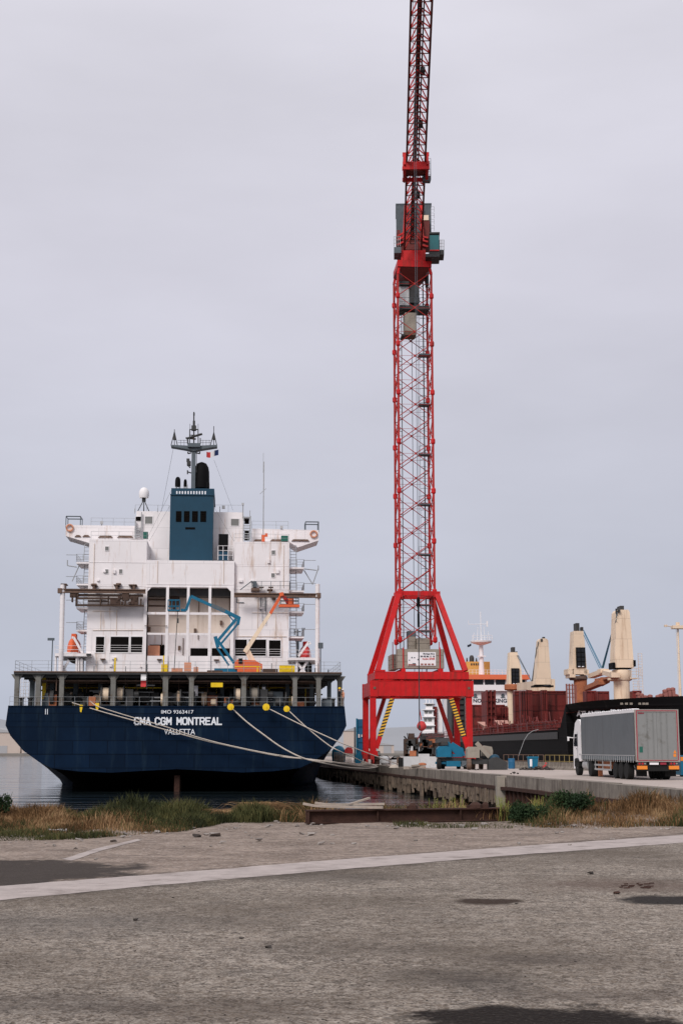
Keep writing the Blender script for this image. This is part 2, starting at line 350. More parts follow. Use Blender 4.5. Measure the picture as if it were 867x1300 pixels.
# foreground apron
def apron_mat():
    m = bpy.data.materials.new('apron'); m.use_nodes = True; t = m.node_tree; b = t.nodes['Principled BSDF']; b.inputs['Roughness'].default_value = .92
    L = t.links.new
    tc = t.nodes.new('ShaderNodeTexCoord'); geo = tc.outputs['Object']
    def noise(s, d=5, r=.6, vec=None, scale=(1, 1, 1)):
        mp = t.nodes.new('ShaderNodeMapping'); mp.inputs['Scale'].default_value = scale; L(vec or geo, mp.inputs[0])
        n = t.nodes.new('ShaderNodeTexNoise'); n.inputs['Scale'].default_value = s; n.inputs['Detail'].default_value = d; n.inputs['Roughness'].default_value = r
        L(mp.outputs[0], n.inputs['Vector']); return n.outputs[0]
    def rmp(v, a, b_, c=0., d=1.):
        r = t.nodes.new('ShaderNodeMapRange'); r.inputs[1].default_value = a; r.inputs[2].default_value = b_; r.inputs[3].default_value = c; r.inputs[4].default_value = d
        L(v, r.inputs[0]); return r.outputs[0]
    def mix(f, a, b_):
        x = t.nodes.new('ShaderNodeMix'); x.data_type = 'RGBA'
        L(f, x.inputs[0])
        for s_, i in ((a, 6), (b_, 7)):
            if isinstance(s_, tuple): x.inputs[i].default_value = (*s_, 1)
            else: L(s_, x.inputs[i])
        return x.outputs[2]
    def math_(op, a, b_=None):
        x = t.nodes.new('ShaderNodeMath'); x.operation = op
        for i, s_ in enumerate((a, b_)):
            if s_ is None: continue
            if isinstance(s_, (int, float)): x.inputs[i].default_value = s_
            else: L(s_, x.inputs[i])
        return x.outputs[0]
    # stones in the surface
    vo = t.nodes.new('ShaderNodeTexVoronoi'); vo.inputs['Scale'].default_value = 26; L(geo, vo.inputs['Vector'])
    vg = t.nodes.new('ShaderNodeSeparateColor'); L(vo.outputs['Color'], vg.inputs[0])
    vo2 = t.nodes.new('ShaderNodeTexVoronoi'); vo2.inputs['Scale'].default_value = 11; L(geo, vo2.inputs['Vector'])
    vh = t.nodes.new('ShaderNodeSeparateColor'); L(vo2.outputs['Color'], vh.inputs[0])
    vo3 = t.nodes.new('ShaderNodeTexVoronoi'); vo3.inputs['Scale'].default_value = 60; L(geo, vo3.inputs['Vector'])
    vi = t.nodes.new('ShaderNodeSeparateColor'); L(vo3.outputs['Color'], vi.inputs[0])
    big = noise(.22, 6, .6); mid = noise(1.3, 8, .72); fine = noise(24, 4, .75)
    c1 = mix(rmp(mid, .36, .62), (.120, .094, .073), (.240, .194, .154))
    c2 = mix(rmp(vg.outputs[0], .35, 1, 0, .75), c1, (.42, .365, .315)); c2 = mix(rmp(vg.outputs[2], .72, 1, 0, .8), c2, (.05, .042, .037))
    c3 = mix(rmp(noise(3.2, 7, .82, scale=(1.4, .8, 1)), .50, .66, 0, .4), c2, (.085, .066, .053)); c3 = mix(rmp(vh.outputs[0], .80, .95, 0, .55), c3, (.40, .35, .30)); c3 = mix(rmp(vh.outputs[1], .80, .95, 0, .6), c3, (.06, .047, .038)); c3 = mix(rmp(vi.outputs[0], .5, 1., 0, .7), c3, (.46, .41, .36)); c3 = mix(rmp(vi.outputs[1], .6, 1., 0, .7), c3, (.045, .037, .032)); c3 = mix(rmp(noise(5.5, 7, .8), .54, .68, 0, .25), c3, (.40, .35, .31)); c3 = mix(rmp(fine, .5, .7, 0, .5), c3, (.07, .06, .052))
    c4 = mix(rmp(big, .44, .62, 0, .6), c3, (.085, .066, .051))
    # long wheel / scrape marks
    scr = noise(1.0, 6, .7, scale=(.5, 1.3, 1))
    c4 = mix(rmp(scr, .56, .72, 0, .45), c4, (.09, .08, .072))
    # dusty gravel beyond the concrete strip
    sx = t.nodes.new('ShaderNodeSeparateXYZ'); L(geo, sx.inputs[0])
    wob = rmp(noise(.9, 5, .7), .3, .7, -.6, .6)
    line = math_('ADD', math_('SUBTRACT', sx.outputs[1], math_('MULTIPLY', sx.outputs[0], 1.0)), wob)   # Y - X
    dust = rmp(line, 22.4, 23.2)
    gcol = mix(rmp(noise(.7, 7, .7), .35, .68), (.165, .125, .10), (.33, .262, .218))
    gcol = mix(rmp(vg.outputs[1], .5, 1, 0, .6), gcol, (.44, .38, .34)); gcol = mix(rmp(vh.outputs[0], .7, .9, 0, .5), gcol, (.10, .08, .068))
    gcol = mix(rmp(noise(1.8, 7, .78, scale=(.5, 2.2, 1)), .5, .66, 0, .85), gcol, (.115, .09, .078))
    col = mix(dust, c4, gcol)
    rough = None
    dl = math_('ABSOLUTE', math_('SUBTRACT', math_('SUBTRACT', sx.outputs[1], sx.outputs[0]), 22.8))
    seam = math_('MULTIPLY', rmp(dl, 1.05, 1.5, 1., 0.), rmp(noise(2.2, 5, .7), .42, .6, .15, 1.))
    col = mix(math_('MULTIPLY', seam, .75), col, (.06, .048, .04))
    def blob(cx, cy, rx, ry, ang, amt, edge=.18, wobs=1.2):
        nonlocal col, rough
        ca, sa = math.cos(ang), math.sin(ang)
        dx = math_('SUBTRACT', sx.outputs[0], cx); dy = math_('SUBTRACT', sx.outputs[1], cy)
        u = math_('DIVIDE', math_('ADD', math_('MULTIPLY', dx, ca), math_('MULTIPLY', dy, sa)), rx)
        v = math_('DIVIDE', math_('SUBTRACT', math_('MULTIPLY', dy, ca), math_('MULTIPLY', dx, sa)), ry)
        d = math_('ADD', math_('SQRT', math_('ADD', math_('MULTIPLY', u, u), math_('MULTIPLY', v, v))), rmp(noise(wobs, 5, .65), .2, .8, -.55, .55))
        f = rmp(d, 1-edge, 1+edge, amt, 0.)
        return f
    def pxblob(px0, px1, py0, py1, amt, ccol, **k):
        nonlocal col
        a = G((px0+px1)/2, py0); b_ = G((px0+px1)/2, py1); l = G(px0, (py0+py1)/2); r = G(px1, (py0+py1)/2)
        f = blob((l.x+r.x)/2, (a.y+b_.y)/2, (r.x-l.x)/2, abs(a.y-b_.y)/2, 0, amt, **k)
        g_ = math_('MULTIPLY', f, rmp(fine, .25, .5, .8, 1.)); col = mix(g_, col, ccol); return f
    wet = pxblob(520, 890, 1279, 1340, 1., (.011, .007, .005), edge=.10)
    w2 = pxblob(790, 930, 1137, 1149, 1., (.02, .016, .014))
    pxblob(578, 662, 1141, 1149, .95, (.035, .022, .016))
    pxblob(470, 640, 1228, 1250, .55, (.06, .048, .04), edge=.5, wobs=4)
    pxblob(120, 420, 1268, 1300, .5, (.06, .045, .036), edge=.5, wobs=3)
    pxblob(300, 560, 1195, 1215, .35, (.075, .06, .05), edge=.5, wobs=3)
    pxblob(640, 900, 1255, 1272, .5, (.065, .05, .042), edge=.5, wobs=4)
    pxblob(300, 520, 1108, 1120, .5, (.08, .068, .06), edge=.5, wobs=2)
    pxblob(-200, 165, 1092, 1126, .95, (.045, .037, .033), edge=.12)
    pxblob(560, 690, 1238, 1262, .4, (.06, .052, .048), edge=.5, wobs=3)
    pxblob(-100, 190, 1262, 1285, .45, (.055, .045, .04), edge=.4, wobs=2)
    pxblob(-150, 260, 1160, 1185, .4, (.075, .068, .065), edge=.5, wobs=1.5)
    pxblob(690, 900, 1117, 1131, .4, (.10, .06, .05), edge=.5, wobs=2)
    pxblob(600, 760, 1211, 1224, .35, (.06, .05, .047), edge=.5, wobs=3)
    L(col, b.inputs['Base Color'])
    rr = rmp(math_('MAXIMUM', wet, w2), 0, 1, .95, .8); L(rr, b.inputs['Roughness']); b.inputs['Specular IOR Level'].default_value = .1
    h = math_('ADD', math_('MULTIPLY', fine, .6), math_('ADD', vo.outputs['Distance'], math_('MULTIPLY', mid, .8)))
    bp = t.nodes.new('ShaderNodeBump'); bp.inputs['Strength'].default_value = .45; bp.inputs['Distance'].default_value = .02
    L(h, bp.inputs['Height']); L(bp.outputs[0], b.inputs['Normal'])
    return m
def edge_y(x): return 38.5 + .5*math.sin(x*.9) + .35*math.sin(x*2.3+1)
mb = MB(); mb.add([(-400, -120, 0), (400, -120, 0), (400, 30, 0), (-400, 30, 0)], [(0, 1, 2, 3)])
AP = apron_mat()
ap = structure(mb, 'ground', AP)
# bank: the rough strip of land that falls to the water
mb = MB(); xs = np.concatenate([[-400, -200, -100, -60], np.arange(-40, 30, .5), [40, 60, 100, 200, 400]]); ys = np.concatenate([np.arange(30, 60, .5)])
vs = []
for y in ys:
    for x in xs:
        e = edge_y(x) if x < 16 else 38.5+(x-16)*4
        e2 = min(e, 62)
        t_ = max(0, y-e2); z = -3.4*(1-math.exp(-(t_/2.6)**1.5)) if t_ > 0 else 0
        if y > 31: z += .025*(math.sin(x*1.7+y)*math.sin(y*2.1)+.6*math.sin(x*4.1)*math.sin(y*3.3+x))*min(1, (y-31)/3)*(1 if x > -40 and x < 30 else 0)
        if x > 5 and t_ <= 0: z += .25*max(0, min(1, (y-34)/4))
        if t_ <= 0: z += .35*max(0, min(1, (x/y-.165)/.05))*max(0, min(1, (y-36)/5))
        vs.append((x, y, z))
nx = len(xs); fs = [(j*nx+i, j*nx+i+1, (j+1)*nx+i+1, (j+1)*nx+i) for j in range(len(ys)-1) for i in range(nx-1)]
mb.add(vs, fs)
M['bank'] = pm('bank_earth', (.14, .112, .09), .95, var=.3, vs=1.5, dirt=(.08, .072, .05), damt=.6, dscale=.8, bump=.6, bscale=6)
mb.mi = [0 if (j % (nx-1) == -1 or ys[j//(nx-1)] < 36.4+.5*math.sin(xs[j % (nx-1)]*.8)) else 1 for j in range(len(fs))]
structure(mb, 'bank', [AP, M['bank']], 30)
# pale concrete strip crossing the apron
def strip(name, pts_a, pts_b, z, mat, jit=.05, step=.35):
    A = [G(*p) for p in pts_a]; B = [G(*p) for p in pts_b]
    n = int((A[-1]-A[0]).length/step); vs = []
    def at(Ps, t):
        k = t*(len(Ps)-1); i = min(int(k), len(Ps)-2); return Ps[i].lerp(Ps[i+1], k-i)
    for i in range(n+1):
        a = at(A, i/n); b_ = at(B, i/n)
        ja = (random.random()-.5)*2*jit; jb = (random.random()-.5)*2*jit
        dr = (a-b_).normalized()
        vs += [(a+dr*ja).to_tuple()[:2]+(z,), (b_+dr*jb).to_tuple()[:2]+(z,)]
    m_ = MB(); m_.add(vs, [(2*i, 2*i+1, 2*i+3, 2*i+2) for i in range(n)]); return structure(m_, name, mat)
M['strip'] = pm('concrete_strip', (.40, .345, .325), .95, var=.2, vs=3, dirt=(.2, .165, .15), damt=.55, dscale=1.3, bump=.25, bscale=40)
strip('concrete_strip', [(-260, 1153), (0, 1125), (200, 1110), (434, 1091), (650, 1075), (867, 1060), (1050, 1049)],
      [(-260, 1176), (0, 1143), (200, 1124), (434, 1104), (650, 1086), (867, 1070), (1050, 1058)], .004, 'strip', .05)
strip('kerb_remnant', [(80, 1091), (120, 1078), (175, 1065.5)], [(92, 1093), (126, 1081), (180, 1067)], .006, 'strip', .03)

# pier
QE = [(18.3, 30), (13.5, 70), (1.5, 170), (-1.7, 187), (-11.2, 315)]
mb = MB(); poly = QE + [(16.2, 315), (20.6, 245), (27.3, 130), (31, 62), (90, 62), (90, 30)]
mb.prism([(x, y) for x, y in poly], .0, -1.2, 'z')
mb.v = [(x, y, z+.012) for x, y, z in mb.v]
structure(mb, 'pier', 'pave')
# quay wall: coping blocks, ledge and old timber fascia
qw = T('quay_wall', 'old concrete quay wall with raised coping and rotting timber facing', 'wall', (8, 115, -2.2))
def qpt(Y, off=0):
    for (x0, y0), (x1, y1) in zip(QE, QE[1:]):
        if y0 <= Y <= y1:
            k = (Y-y0)/(y1-y0); return Vector((x0+(x1-x0)*k-off, Y, 0))
Y = 44.; k = 0
while Y < 160:
    ln = random.uniform(5.5, 8.5); y2 = min(Y+ln, 161)
    if 92 < Y < 97: Y += 1.3
    c = MB(); a, b_ = qpt(Y), qpt(y2-.04); j = random.uniform(-.03, .03); h = random.uniform(-.02, .05)
    c.prism([(a.x-.10+j, a.y), (b_.x-.10+j, b_.y), (b_.x+.75, b_.y), (a.x+.75, a.y)], .05+h, -.66, 'z')
    P(c, 'coping_block', 'concrete', qw); Y = y2
c = MB()
for Y in np.arange(40, 312, 4.):
    a, b_ = qpt(Y), qpt(min(Y+4, 314)); z = -.64+random.uniform(-.02, .02)
    c.prism([(a.x-.42, a.y), (b_.x-.42, b_.y), (b_.x+.3, b_.y), (a.x+.3, a.y)], z, z-.2, 'z')
P(c, 'ledge', 'rust', qw)
c = MB(); Y = 95.5
while Y < 205:
    wd = random.uniform(.28, .6); a, b_ = qpt(Y), qpt(Y+wd-.05); o_ = random.uniform(.32, .46); zb = random.choice([-1.7, -1.9, -1.5, -1.2, -2.3])+random.uniform(-.15, .15)
    c.prism([(a.x-o_, a.y), (b_.x-o_, b_.y), (b_.x-o_+.16, b_.y), (a.x-o_+.16, a.y)], -.85+random.uniform(-.03, .0), zb, 'z'); Y += wd
P(c, 'timber_facing', 'fasc', qw)
c = MB()
for Y in np.arange(40, 93, 2.):
    a, b_ = qpt(Y), qpt(Y+2); c.prism([(a.x-.1, a.y), (b_.x-.1, b_.y), (b_.x+.3, b_.y), (a.x+.3, a.y)], -.84, -3.2, 'z')
for Y in np.arange(40, 94, 1.1):
    a = qpt(Y); c.box(a.x-.28, a.x-.1, a.y, a.y+.16, -.84, -3.2)
P(c, 'sheet_piling', 'rust', qw)
c = MB(); a = qpt(93.6); c.box(a.x-.62, a.x-.1, a.y, a.y+1.1, .0, -3.)
P(c, 'end_pillar', 'ballast', qw)
c = MB()
for Y in np.arange(97, 300, 5):
    a = qpt(Y); c.tube((a.x+1.1, a.y, -1.1), (a.x+1.1, a.y, -3.5), .35, n=8)
    c.tube((a.x+4.5, a.y, -1.1), (a.x+4.5, a.y, -3.5), .35, n=8)
P(c, 'pile', 'fasc', qw, 40)
c = MB(); a, b_ = qpt(95), qpt(314)
c.prism([(a.x+2.2, 95), (b_.x+2.2, 314), (b_.x+2.5, 314), (a.x+2.5, 95)], -1.18, -4, 'z'); P(c, 'rear_wall', 'fasc', qw)

# far shore
def wedge(x0p, x1p, Y, z0, z1, dep): 
    m_ = MB(); a = W(x0p, 950, Y).x; b_ = W(x1p, 950, Y).x; m_.box(a, b_, Y, Y+dep, z0, z1); return m_
mb = MB(); mb.box(-1500, 700, 765, 1500, -4, -.9); structure(mb, 'far_shore', 'farland')
mb = MB(); vs = []
hx = np.arange(-2600, 2600, 60.); 
for j, yy in enumerate((2600, 3000, 3400)):
    for x in hx:
        h = (0, 1, .3)[j]*(26+14*math.sin(x*.0031+1)+9*math.sin(x*.0087)+60*math.exp(-((x+760)/130)**2)); vs.append((x, yy, -2+h))
n = len(hx); mb.add(vs, [(j*n+i, j*n+i+1, (j+1)*n+i+1, (j+1)*n+i) for j in range(2) for i in range(n-1)])
structure(mb, 'hills', 'farhill', 60)
def shed(x0, x1, y0, y1, Y, dep, label, roof=1.5):
    a, b_ = W(x0, y1, Y), W(x1, y0, Y); r_ = T('warehouse', label, 'warehouse', ((a.x+b_.x)/2, Y, a.z))
    m_ = MB(); m_.box(a.x, b_.x, Y, Y+dep, -1.2, b_.z); P(m_, 'wall', 'farwall', r_)
    m_ = MB(); m_.prism([(a.x-.5, b_.z), (b_.x+.5, b_.z), ((a.x+b_.x)/2, b_.z+roof)], Y-.5, Y+dep+.5); P(m_, 'roof', 'farroof', r_)
    m_ = MB(); n_ = max(2, int((b_.x-a.x)/14))
    for i in range(n_):
        x = a.x+(i+.5)*(b_.x-a.x)/n_; m_.box(x-2.2, x+2.2, Y-.15, Y, -1, 3.2)
    P(m_, 'door', 'farroof', r_)
    return r_
shed(-60, 27, 930, 957, 800, 60, 'long beige quayside shed across the water at the far left', 3)
shed(28, 62, 948, 957, 790, 20, 'low pinkish storage building beside the beige shed, partly behind the ship', 1.5)
shed(436, 462, 928, 957, 900, 40, 'pale warehouse across the harbour, between the blue hull and the red crane leg', 2)
shed(466, 500, 946, 957, 820, 30, 'low pale shed seen between the crane legs across the harbour', 1.5)
# far trees between crane legs
def leaf_blob(mb_, c, r, n, sz):
    for i in range(n):
        d = Vector(rng.normal(size=3)).normalized()*(rng.random()**.4); p = Vector(c)+Vector((d.x*r[0], d.y*r[1], d.z*r[2]))
        a = Vector(rng.normal(size=3)).normalized()*sz; b_ = a.cross(Vector(rng.normal(size=3))).normalized()*sz*.6
        mb_.add([p-a, p+b_, p+a, p-b_], [(0, 1, 2, 3)])

# ============================================================ BLUE CONTAINER SHIP
SA = math.atan(.074)
s0 = W(225, 950, 134)
SF = Frame(s0.x, 134, SA)
ship = T('container_ship', 'large container ship moored stern on, dark blue hull with white superstructure and blue funnel', 'ship', (0, 0, 0), SF)
L = SF.L
secs = [
 (0, [(15.6, 5.68), (15.78, 3.9), (15.3, 2.95), (14.1, 1.6), (12.6, .55), (11.4, -.02), (9, -.3), (6, -.42), (3, -.25), (0, -.1)]),
 (6, [(15.6, 5.68), (15.75, 3.7), (15.4, 2.6), (14.2, 1.1), (12.6, 0), (11.2, -.6), (9, -1), (6, -1.2), (3, -1.3), (0, -1.4)]),
 (14, [(15.6, 5.8), (15.75, 3.5), (15.4, 2), (14.3, .4), (12.8, -.8), (11, -1.6), (9, -2.1), (6, -2.6), (3, -2.9), (0, -3)]),
 (28, [(15.6, 6), (15.75, 3.3), (15.5, 1.5), (14.9, -.3), (14, -1.6), (12.6, -2.5), (11, -3.5), (7, -4.5), (3, -5), (0, -5.2)]),
 (60, [(15.6, 6.2), (15.75, 3), (15.75, 0), (15.75, -2), (15.7, -4), (15.5, -6), (14.5, -8), (10, -9), (5, -9), (0, -9)]),
 (165, [(15.6, 6.2), (15.75, 3), (15.75, 0), (15.75, -2), (15.7, -4), (15.5, -6), (14.5, -8), (10, -9), (5, -9), (0, -9)]),
 (195, [(11, 7), (9.5, 3), (8.5, 0), (8, -2), (7.6, -4), (7, -6), (6, -8), (3, -9), (1, -9), (0, -9)]),
 (218, [(1, 8), (.5, 3), (.3, 0), (.3, -2), (.3, -4), (.3, -6), (.2, -8), (.2, -9), (.1, -9), (0, -9)])]
def loft(secs, lo, hi, cap=True):
    m_ = MB(); n_ = hi-lo+1
    for sgn in (-1, 1):
        vs = [(sgn*b_, s_, z) for s_, pr in secs for b_, z in pr[lo:hi+1]]
        m_.add(vs, [(j*n_+i, j*n_+i+1, (j+1)*n_+i+1, (j+1)*n_+i) for j in range(len(secs)-1) for i in range(n_-1)])
    return m_
m_ = loft(secs, 0, 5)
pr = secs[0][1]; m_.add([(-b_, 0, z) for b_, z in pr]+[(b_, 0, z) for b_, z in pr[::-1]], [tuple(range(2*len(pr)))])
P(m_, 'hull', 'hull', ship, 40)
m_ = loft(secs, 5, 9); P(m_, 'hull_bottom', 'bottom', ship, 60)
m_ = MB()
for (sa, pa), (sb, pb) in zip(secs, secs[1:]):
    m_.add([(-pa[0][0], sa, pa[0][1]), (pa[0][0], sa, pa[0][1]), (pb[0][0], sb, pb[0][1]), (-pb[0][0], sb, pb[0][1])], [(0, 1, 2, 3)])
P(m_, 'deck', 'grey', ship)
m_ = MB()   # weld seams and rubbing edge on the transom
m_.bar((-15.6, -.03, 5.66), (15.6, -.03, 5.66), .09)
for z in (4.3, 1.3): m_.bar((-14.2 if z < 2 else -15.6, -.012, z), (14.2 if z < 2 else 15.6, -.012, z), .03, .03)
P(m_, 'rubbing_strake', 'hull', ship)
m_ = MB(); m_.prism([(1.2, -.7), (6.5, -.9), (6.2, -8), (1.8, -8)], -.25, .25, 'x'); P(m_, 'rudder', 'rust', ship)
# name on transom
for s_, x0, x1, y0, y1, of in (('IMO 9363417', 205, 246, 901.5, 906, .006), ('VALLETTA', 208.5, 248, 925.5, 932.5, .008)):
    a, b_ = L(x0, y1, 0), L(x1, y0, 0); m_ = MB(); text(m_, s_, a.x, b_.x, a.z, b_.z, -.02, of); P(m_, 'transom_lettering', 'text', ship)
STK = {'C': [[(1, .82), (.8, 1), (.25, 1), (0, .8), (0, .2), (.25, 0), (.8, 0), (1, .18)]], 'M': [[(0, 0), (0, 1), (.5, .35), (1, 1), (1, 0)]], 'A': [[(0, 0), (.5, 1), (1, 0)], [(.2, .32), (.8, .32)]],
 'G': [[(1, .82), (.8, 1), (.25, 1), (0, .8), (0, .2), (.25, 0), (.85, 0), (1, .15), (1, .48), (.6, .48)]], 'O': [[(.25, 0), (0, .2), (0, .8), (.25, 1), (.75, 1), (1, .8), (1, .2), (.75, 0), (.25, 0)]], 'N': [[(0, 0), (0, 1), (1, 0), (1, 1)]],
 'T': [[(.5, 0), (.5, 1)], [(0, 1), (1, 1)]], 'R': [[(0, 0), (0, 1), (.75, 1), (1, .85), (1, .6), (.75, .45), (0, .45)], [(.55, .45), (1, 0)]], 'E': [[(1, 1), (0, 1), (0, 0), (1, 0)], [(0, .52), (.8, .52)]], 'L': [[(0, 1), (0, 0), (.95, 0)]]}
m_ = MB(); px = 170.6
for wd_ in ('CMA', 'CGM', 'MONTREAL'):
    px = {'CMA': 171.4, 'CGM': 197.6, 'MONTREAL': 225.2}[wd_]
    for i, ch in enumerate(wd_):
        a, b_ = L(px+i*7.3, 919.6, 0), L(px+i*7.3+5.3, 911.4, 0); th = .135; k = 0
        for st in STK[ch]:
            for (u0, v0), (u1, v1) in zip(st, st[1:]):
                p = Vector((a.x+(b_.x-a.x)*u0, -.03-k*.0012, a.z+(b_.z-a.z)*v0)); q = Vector((a.x+(b_.x-a.x)*u1, -.03-k*.0012, a.z+(b_.z-a.z)*v1)); d = (q-p).normalized()*th*.45
                m_.bar(p-d, q+d, th if abs(d.x) < abs(d.z) else .02, .02 if abs(d.x) < abs(d.z) else th) if abs(d.x) < .001 or abs(d.z) < .001 else m_.bar(p-d, q+d, .02, th*1.02, (-d.z, 0, d.x)); k += 1
P(m_, 'transom_lettering', 'text', ship)
m_ = MB(); a = L(58, 900, 0)
for i in range(2): m_.box(a.x+i*.18, a.x+i*.18+.06, -.03, -.01, a.z-.5, a.z)
P(m_, 'draught_mark', 'text', ship)
# mooring deck
PZ0, PZ1 = L(225, 856.5, 0).z, L(225, 853, 0).z
DZ = 5.68
def post(px, wpx, s_, mat):
    wpx *= .84; a = L(px-wpx/2, 890, s_); b_ = L(px+wpx/2, 890, s_); m_ = MB(); m_.box(a.x, b_.x, s_, s_+.5, DZ, PZ0)
    d = (b_.x-a.x); m_.prism([(a.x-.35, PZ0), (a.x, PZ0-.5), (b_.x, PZ0-.5), (b_.x+.35, PZ0)], s_+.1, s_+.4)
    P(m_, 'deck_post', mat, ship)
for px, wp in ((21, 7), (48, 8), (78, 7), (143.5, 7.5), (210, 8), (243, 7), (309.5, 7), (374.5, 6.5), (404.5, 7)): post(px, wp, .25, 'grey')
post(431.5, 7, 1.7, 'grey')
for px, wp in ((40.5, 7), (66, 6), (96, 6.5), (127, 6), (175, 6), (282, 6), (335.5, 6), (365, 6), (395.5, 6), (418, 6)): post(px, wp, 5, 'greyb')
m_ = MB(); a, b_ = L(56, 870, 13), L(400, 870, 13); m_.box(a.x, b_.x, 13, 13.3, DZ, PZ0)
for px in range(70, 396, 22):
    q = L(px, 870, 13); m_.box(q.x-.12, q.x+.12, 12.8, 13, DZ, PZ0)
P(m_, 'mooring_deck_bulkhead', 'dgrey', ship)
m_ = MB(); m_.box(-15.2, 15.35, .0, 44, PZ0, PZ1)
for s_ in np.arange(.6, 43, 4.): m_.box(-14.9, 15.0, s_, s_+.25, PZ0-.3, PZ0)
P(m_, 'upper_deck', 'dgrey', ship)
m_ = MB(); m_.box(-15.2, 15.35, -.06, 0, PZ0+.18, PZ1+.03); P(m_, 'deck_edge_plate', 'brown', ship)
m_ = MB(); m_.rail((-15.1, .1, PZ1), (15.2, .1, PZ1), 1.0, 20, .018); m_.rail((-15.1, .1, PZ1), (-15.1, 43, PZ1), 1.0, 16, .018); m_.rail((15.2, .1, PZ1), (15.2, 43, PZ1), 1.0, 16, .018)
P(m_, 'upper_railing', 'palegrey', ship)
m_ = MB(); m_.rail((-15.5, .15, DZ), (15.5, .15, DZ), .85, 26, .016, 2); P(m_, 'mooring_railing', 'palegrey', ship)
m_ = MB()  # yellow handrails in the gallery
for x0, x1, s_ in ((80, 130, 8), (146, 205, 4), (250, 300, 8), (312, 372, 7), (376, 400, 7)):
    a, b_ = L(x0, 880, s_), L(x1, 880, s_); z = L(x0, 873, s_).z
    m_.box(a.x, b_.x, s_, s_+.06, z-.06, z+.05)
    m_.box((a.x+b_.x)/2-.04, (a.x+b_.x)/2+.04, s_, s_+.06, DZ, z)
a = L(56, 880, 4); m_.box(a.x-.17, a.x+.17, 4, 4.3, DZ, PZ0)
a = L(419, 870, 9); m_.box(a.x-.1, a.x+.1, 9, 9.2, DZ, PZ0-.2)
P(m_, 'yellow_handrail', 'yellow', ship)
# winches: drum with flanges, motor and bed
def winch(px0, px1, py, s_, drum='cream'):
    a, b_ = L(px0, py, s_), L(px1, py, s_); z = a.z; r_ = .68
    m_ = MB(); m_.lathe([(r_*.9, a.x), (r_*.95, (a.x+b_.x)/2), (r_*.9, b_.x)], (0, s_+.6, z), 14, 'x')
    o = P(m_, 'winch_drum', drum, ship, 40)
    m_ = MB()
    for x in (a.x-.06, b_.x-.06): m_.lathe([(.85, 0), (.85, .12)], (x, s_+.6, z), 16, 'x')
    m_.box(b_.x+.15, b_.x+.9, s_+.2, s_+1., DZ, z+.45); m_.box(a.x-.3, b_.x+.9, s_, s_+1.2, DZ, DZ+.18); m_.lathe([(.3, 0), (.3, .5)], (b_.x+.9, s_+.6, z), 10, 'x')
    P(m_, 'winch_frame', 'dgrey', o)
winch(129, 139, 881, 1.2); winch(148, 157, 881, 1.2); winch(298, 306, 882, 1.2, 'cream'); winch(318, 328, 881, 1.2, 'ballast'); winch(250, 262, 884, 4, 'machine')
winch(176, 190, 885, 3.5, 'dgrey'); winch(225, 234, 885, 3.5, 'dgrey')
m_ = MB()  # big fairlead wheels and bollards
for px in (164, 226):
    q = L(px, 889, 1.6); m_.lathe([(.25, 0), (.6, .08), (.6, .3), (.25, .38)], (q.x, 1.6, DZ+.75), 14, 'y')
P(m_, 'fairlead_roller', 'dgrey', ship, 40); m_ = MB()
for px in (28, 60, 108, 218, 290, 352, 412):
    q = L(px, 889, 1.8)
    for d in (0, .8): m_.lathe([(.2, DZ), (.2, DZ+.7), (.28, DZ+.72), (.28, DZ+.82)], (q.x+d, 1.8, 0), 10)
P(m_, 'mooring_bollard', 'dgrey', ship, 40)
m_ = MB(); m_.k = 0
for px, py, ww, hh, s_ in ((58, 884, 8, 9, 1.5), (415, 885, 13, 9, 1.2), (90, 886, 7, 6, 6)):
    a = L(px-ww/2, py, s_); b_ = L(px+ww/2, py, s_); m_.box(a.x, b_.x, s_, s_+.8, DZ, DZ+hh/13.4)
P(m_, 'deck_locker', 'greyb', ship)
m_ = MB()
for px, py, ww, hh in ((249, 877, 5, 13), (335, 877, 4, 10)):
    a = L(px-ww/2, py, 2); b_ = L(px+ww/2, py, 2); m_.box(a.x, b_.x, 2, 2.1, a.z-hh/27, a.z+hh/27)
P(m_, 'white_notice', 'sign', ship)
m_ = MB(); a, b_ = L(268, 868, 0), L(283, 873, 0); m_.box(a.x, b_.x, .05, .12, b_.z+.05, a.z+.1); P(m_, 'yellow_notice', 'yellow', ship)
m_ = MB()
for px in (30, 34): q = L(px, 870, 9); m_.ladder((q.x, 9, DZ), (q.x, 9, PZ0), .5)
P(m_, 'gallery_ladder', 'white2', ship)
m_ = MB()
for i in range(26):
    px = random.uniform(60, 398); s_ = random.uniform(5.5, 12); q = L(px, 885, s_); w_ = random.uniform(.2, .7); h = random.uniform(.4, 1.8); m_.box(q.x-w_, q.x+w_, s_, s_+.6, DZ, DZ+h)
    z = DZ+random.uniform(1.4, 2.6); m_.tube((q.x-1.4, s_, z), (q.x+1.4, s_, z), .08, n=5)
P(m_, 'deck_machinery', 'machine', ship)

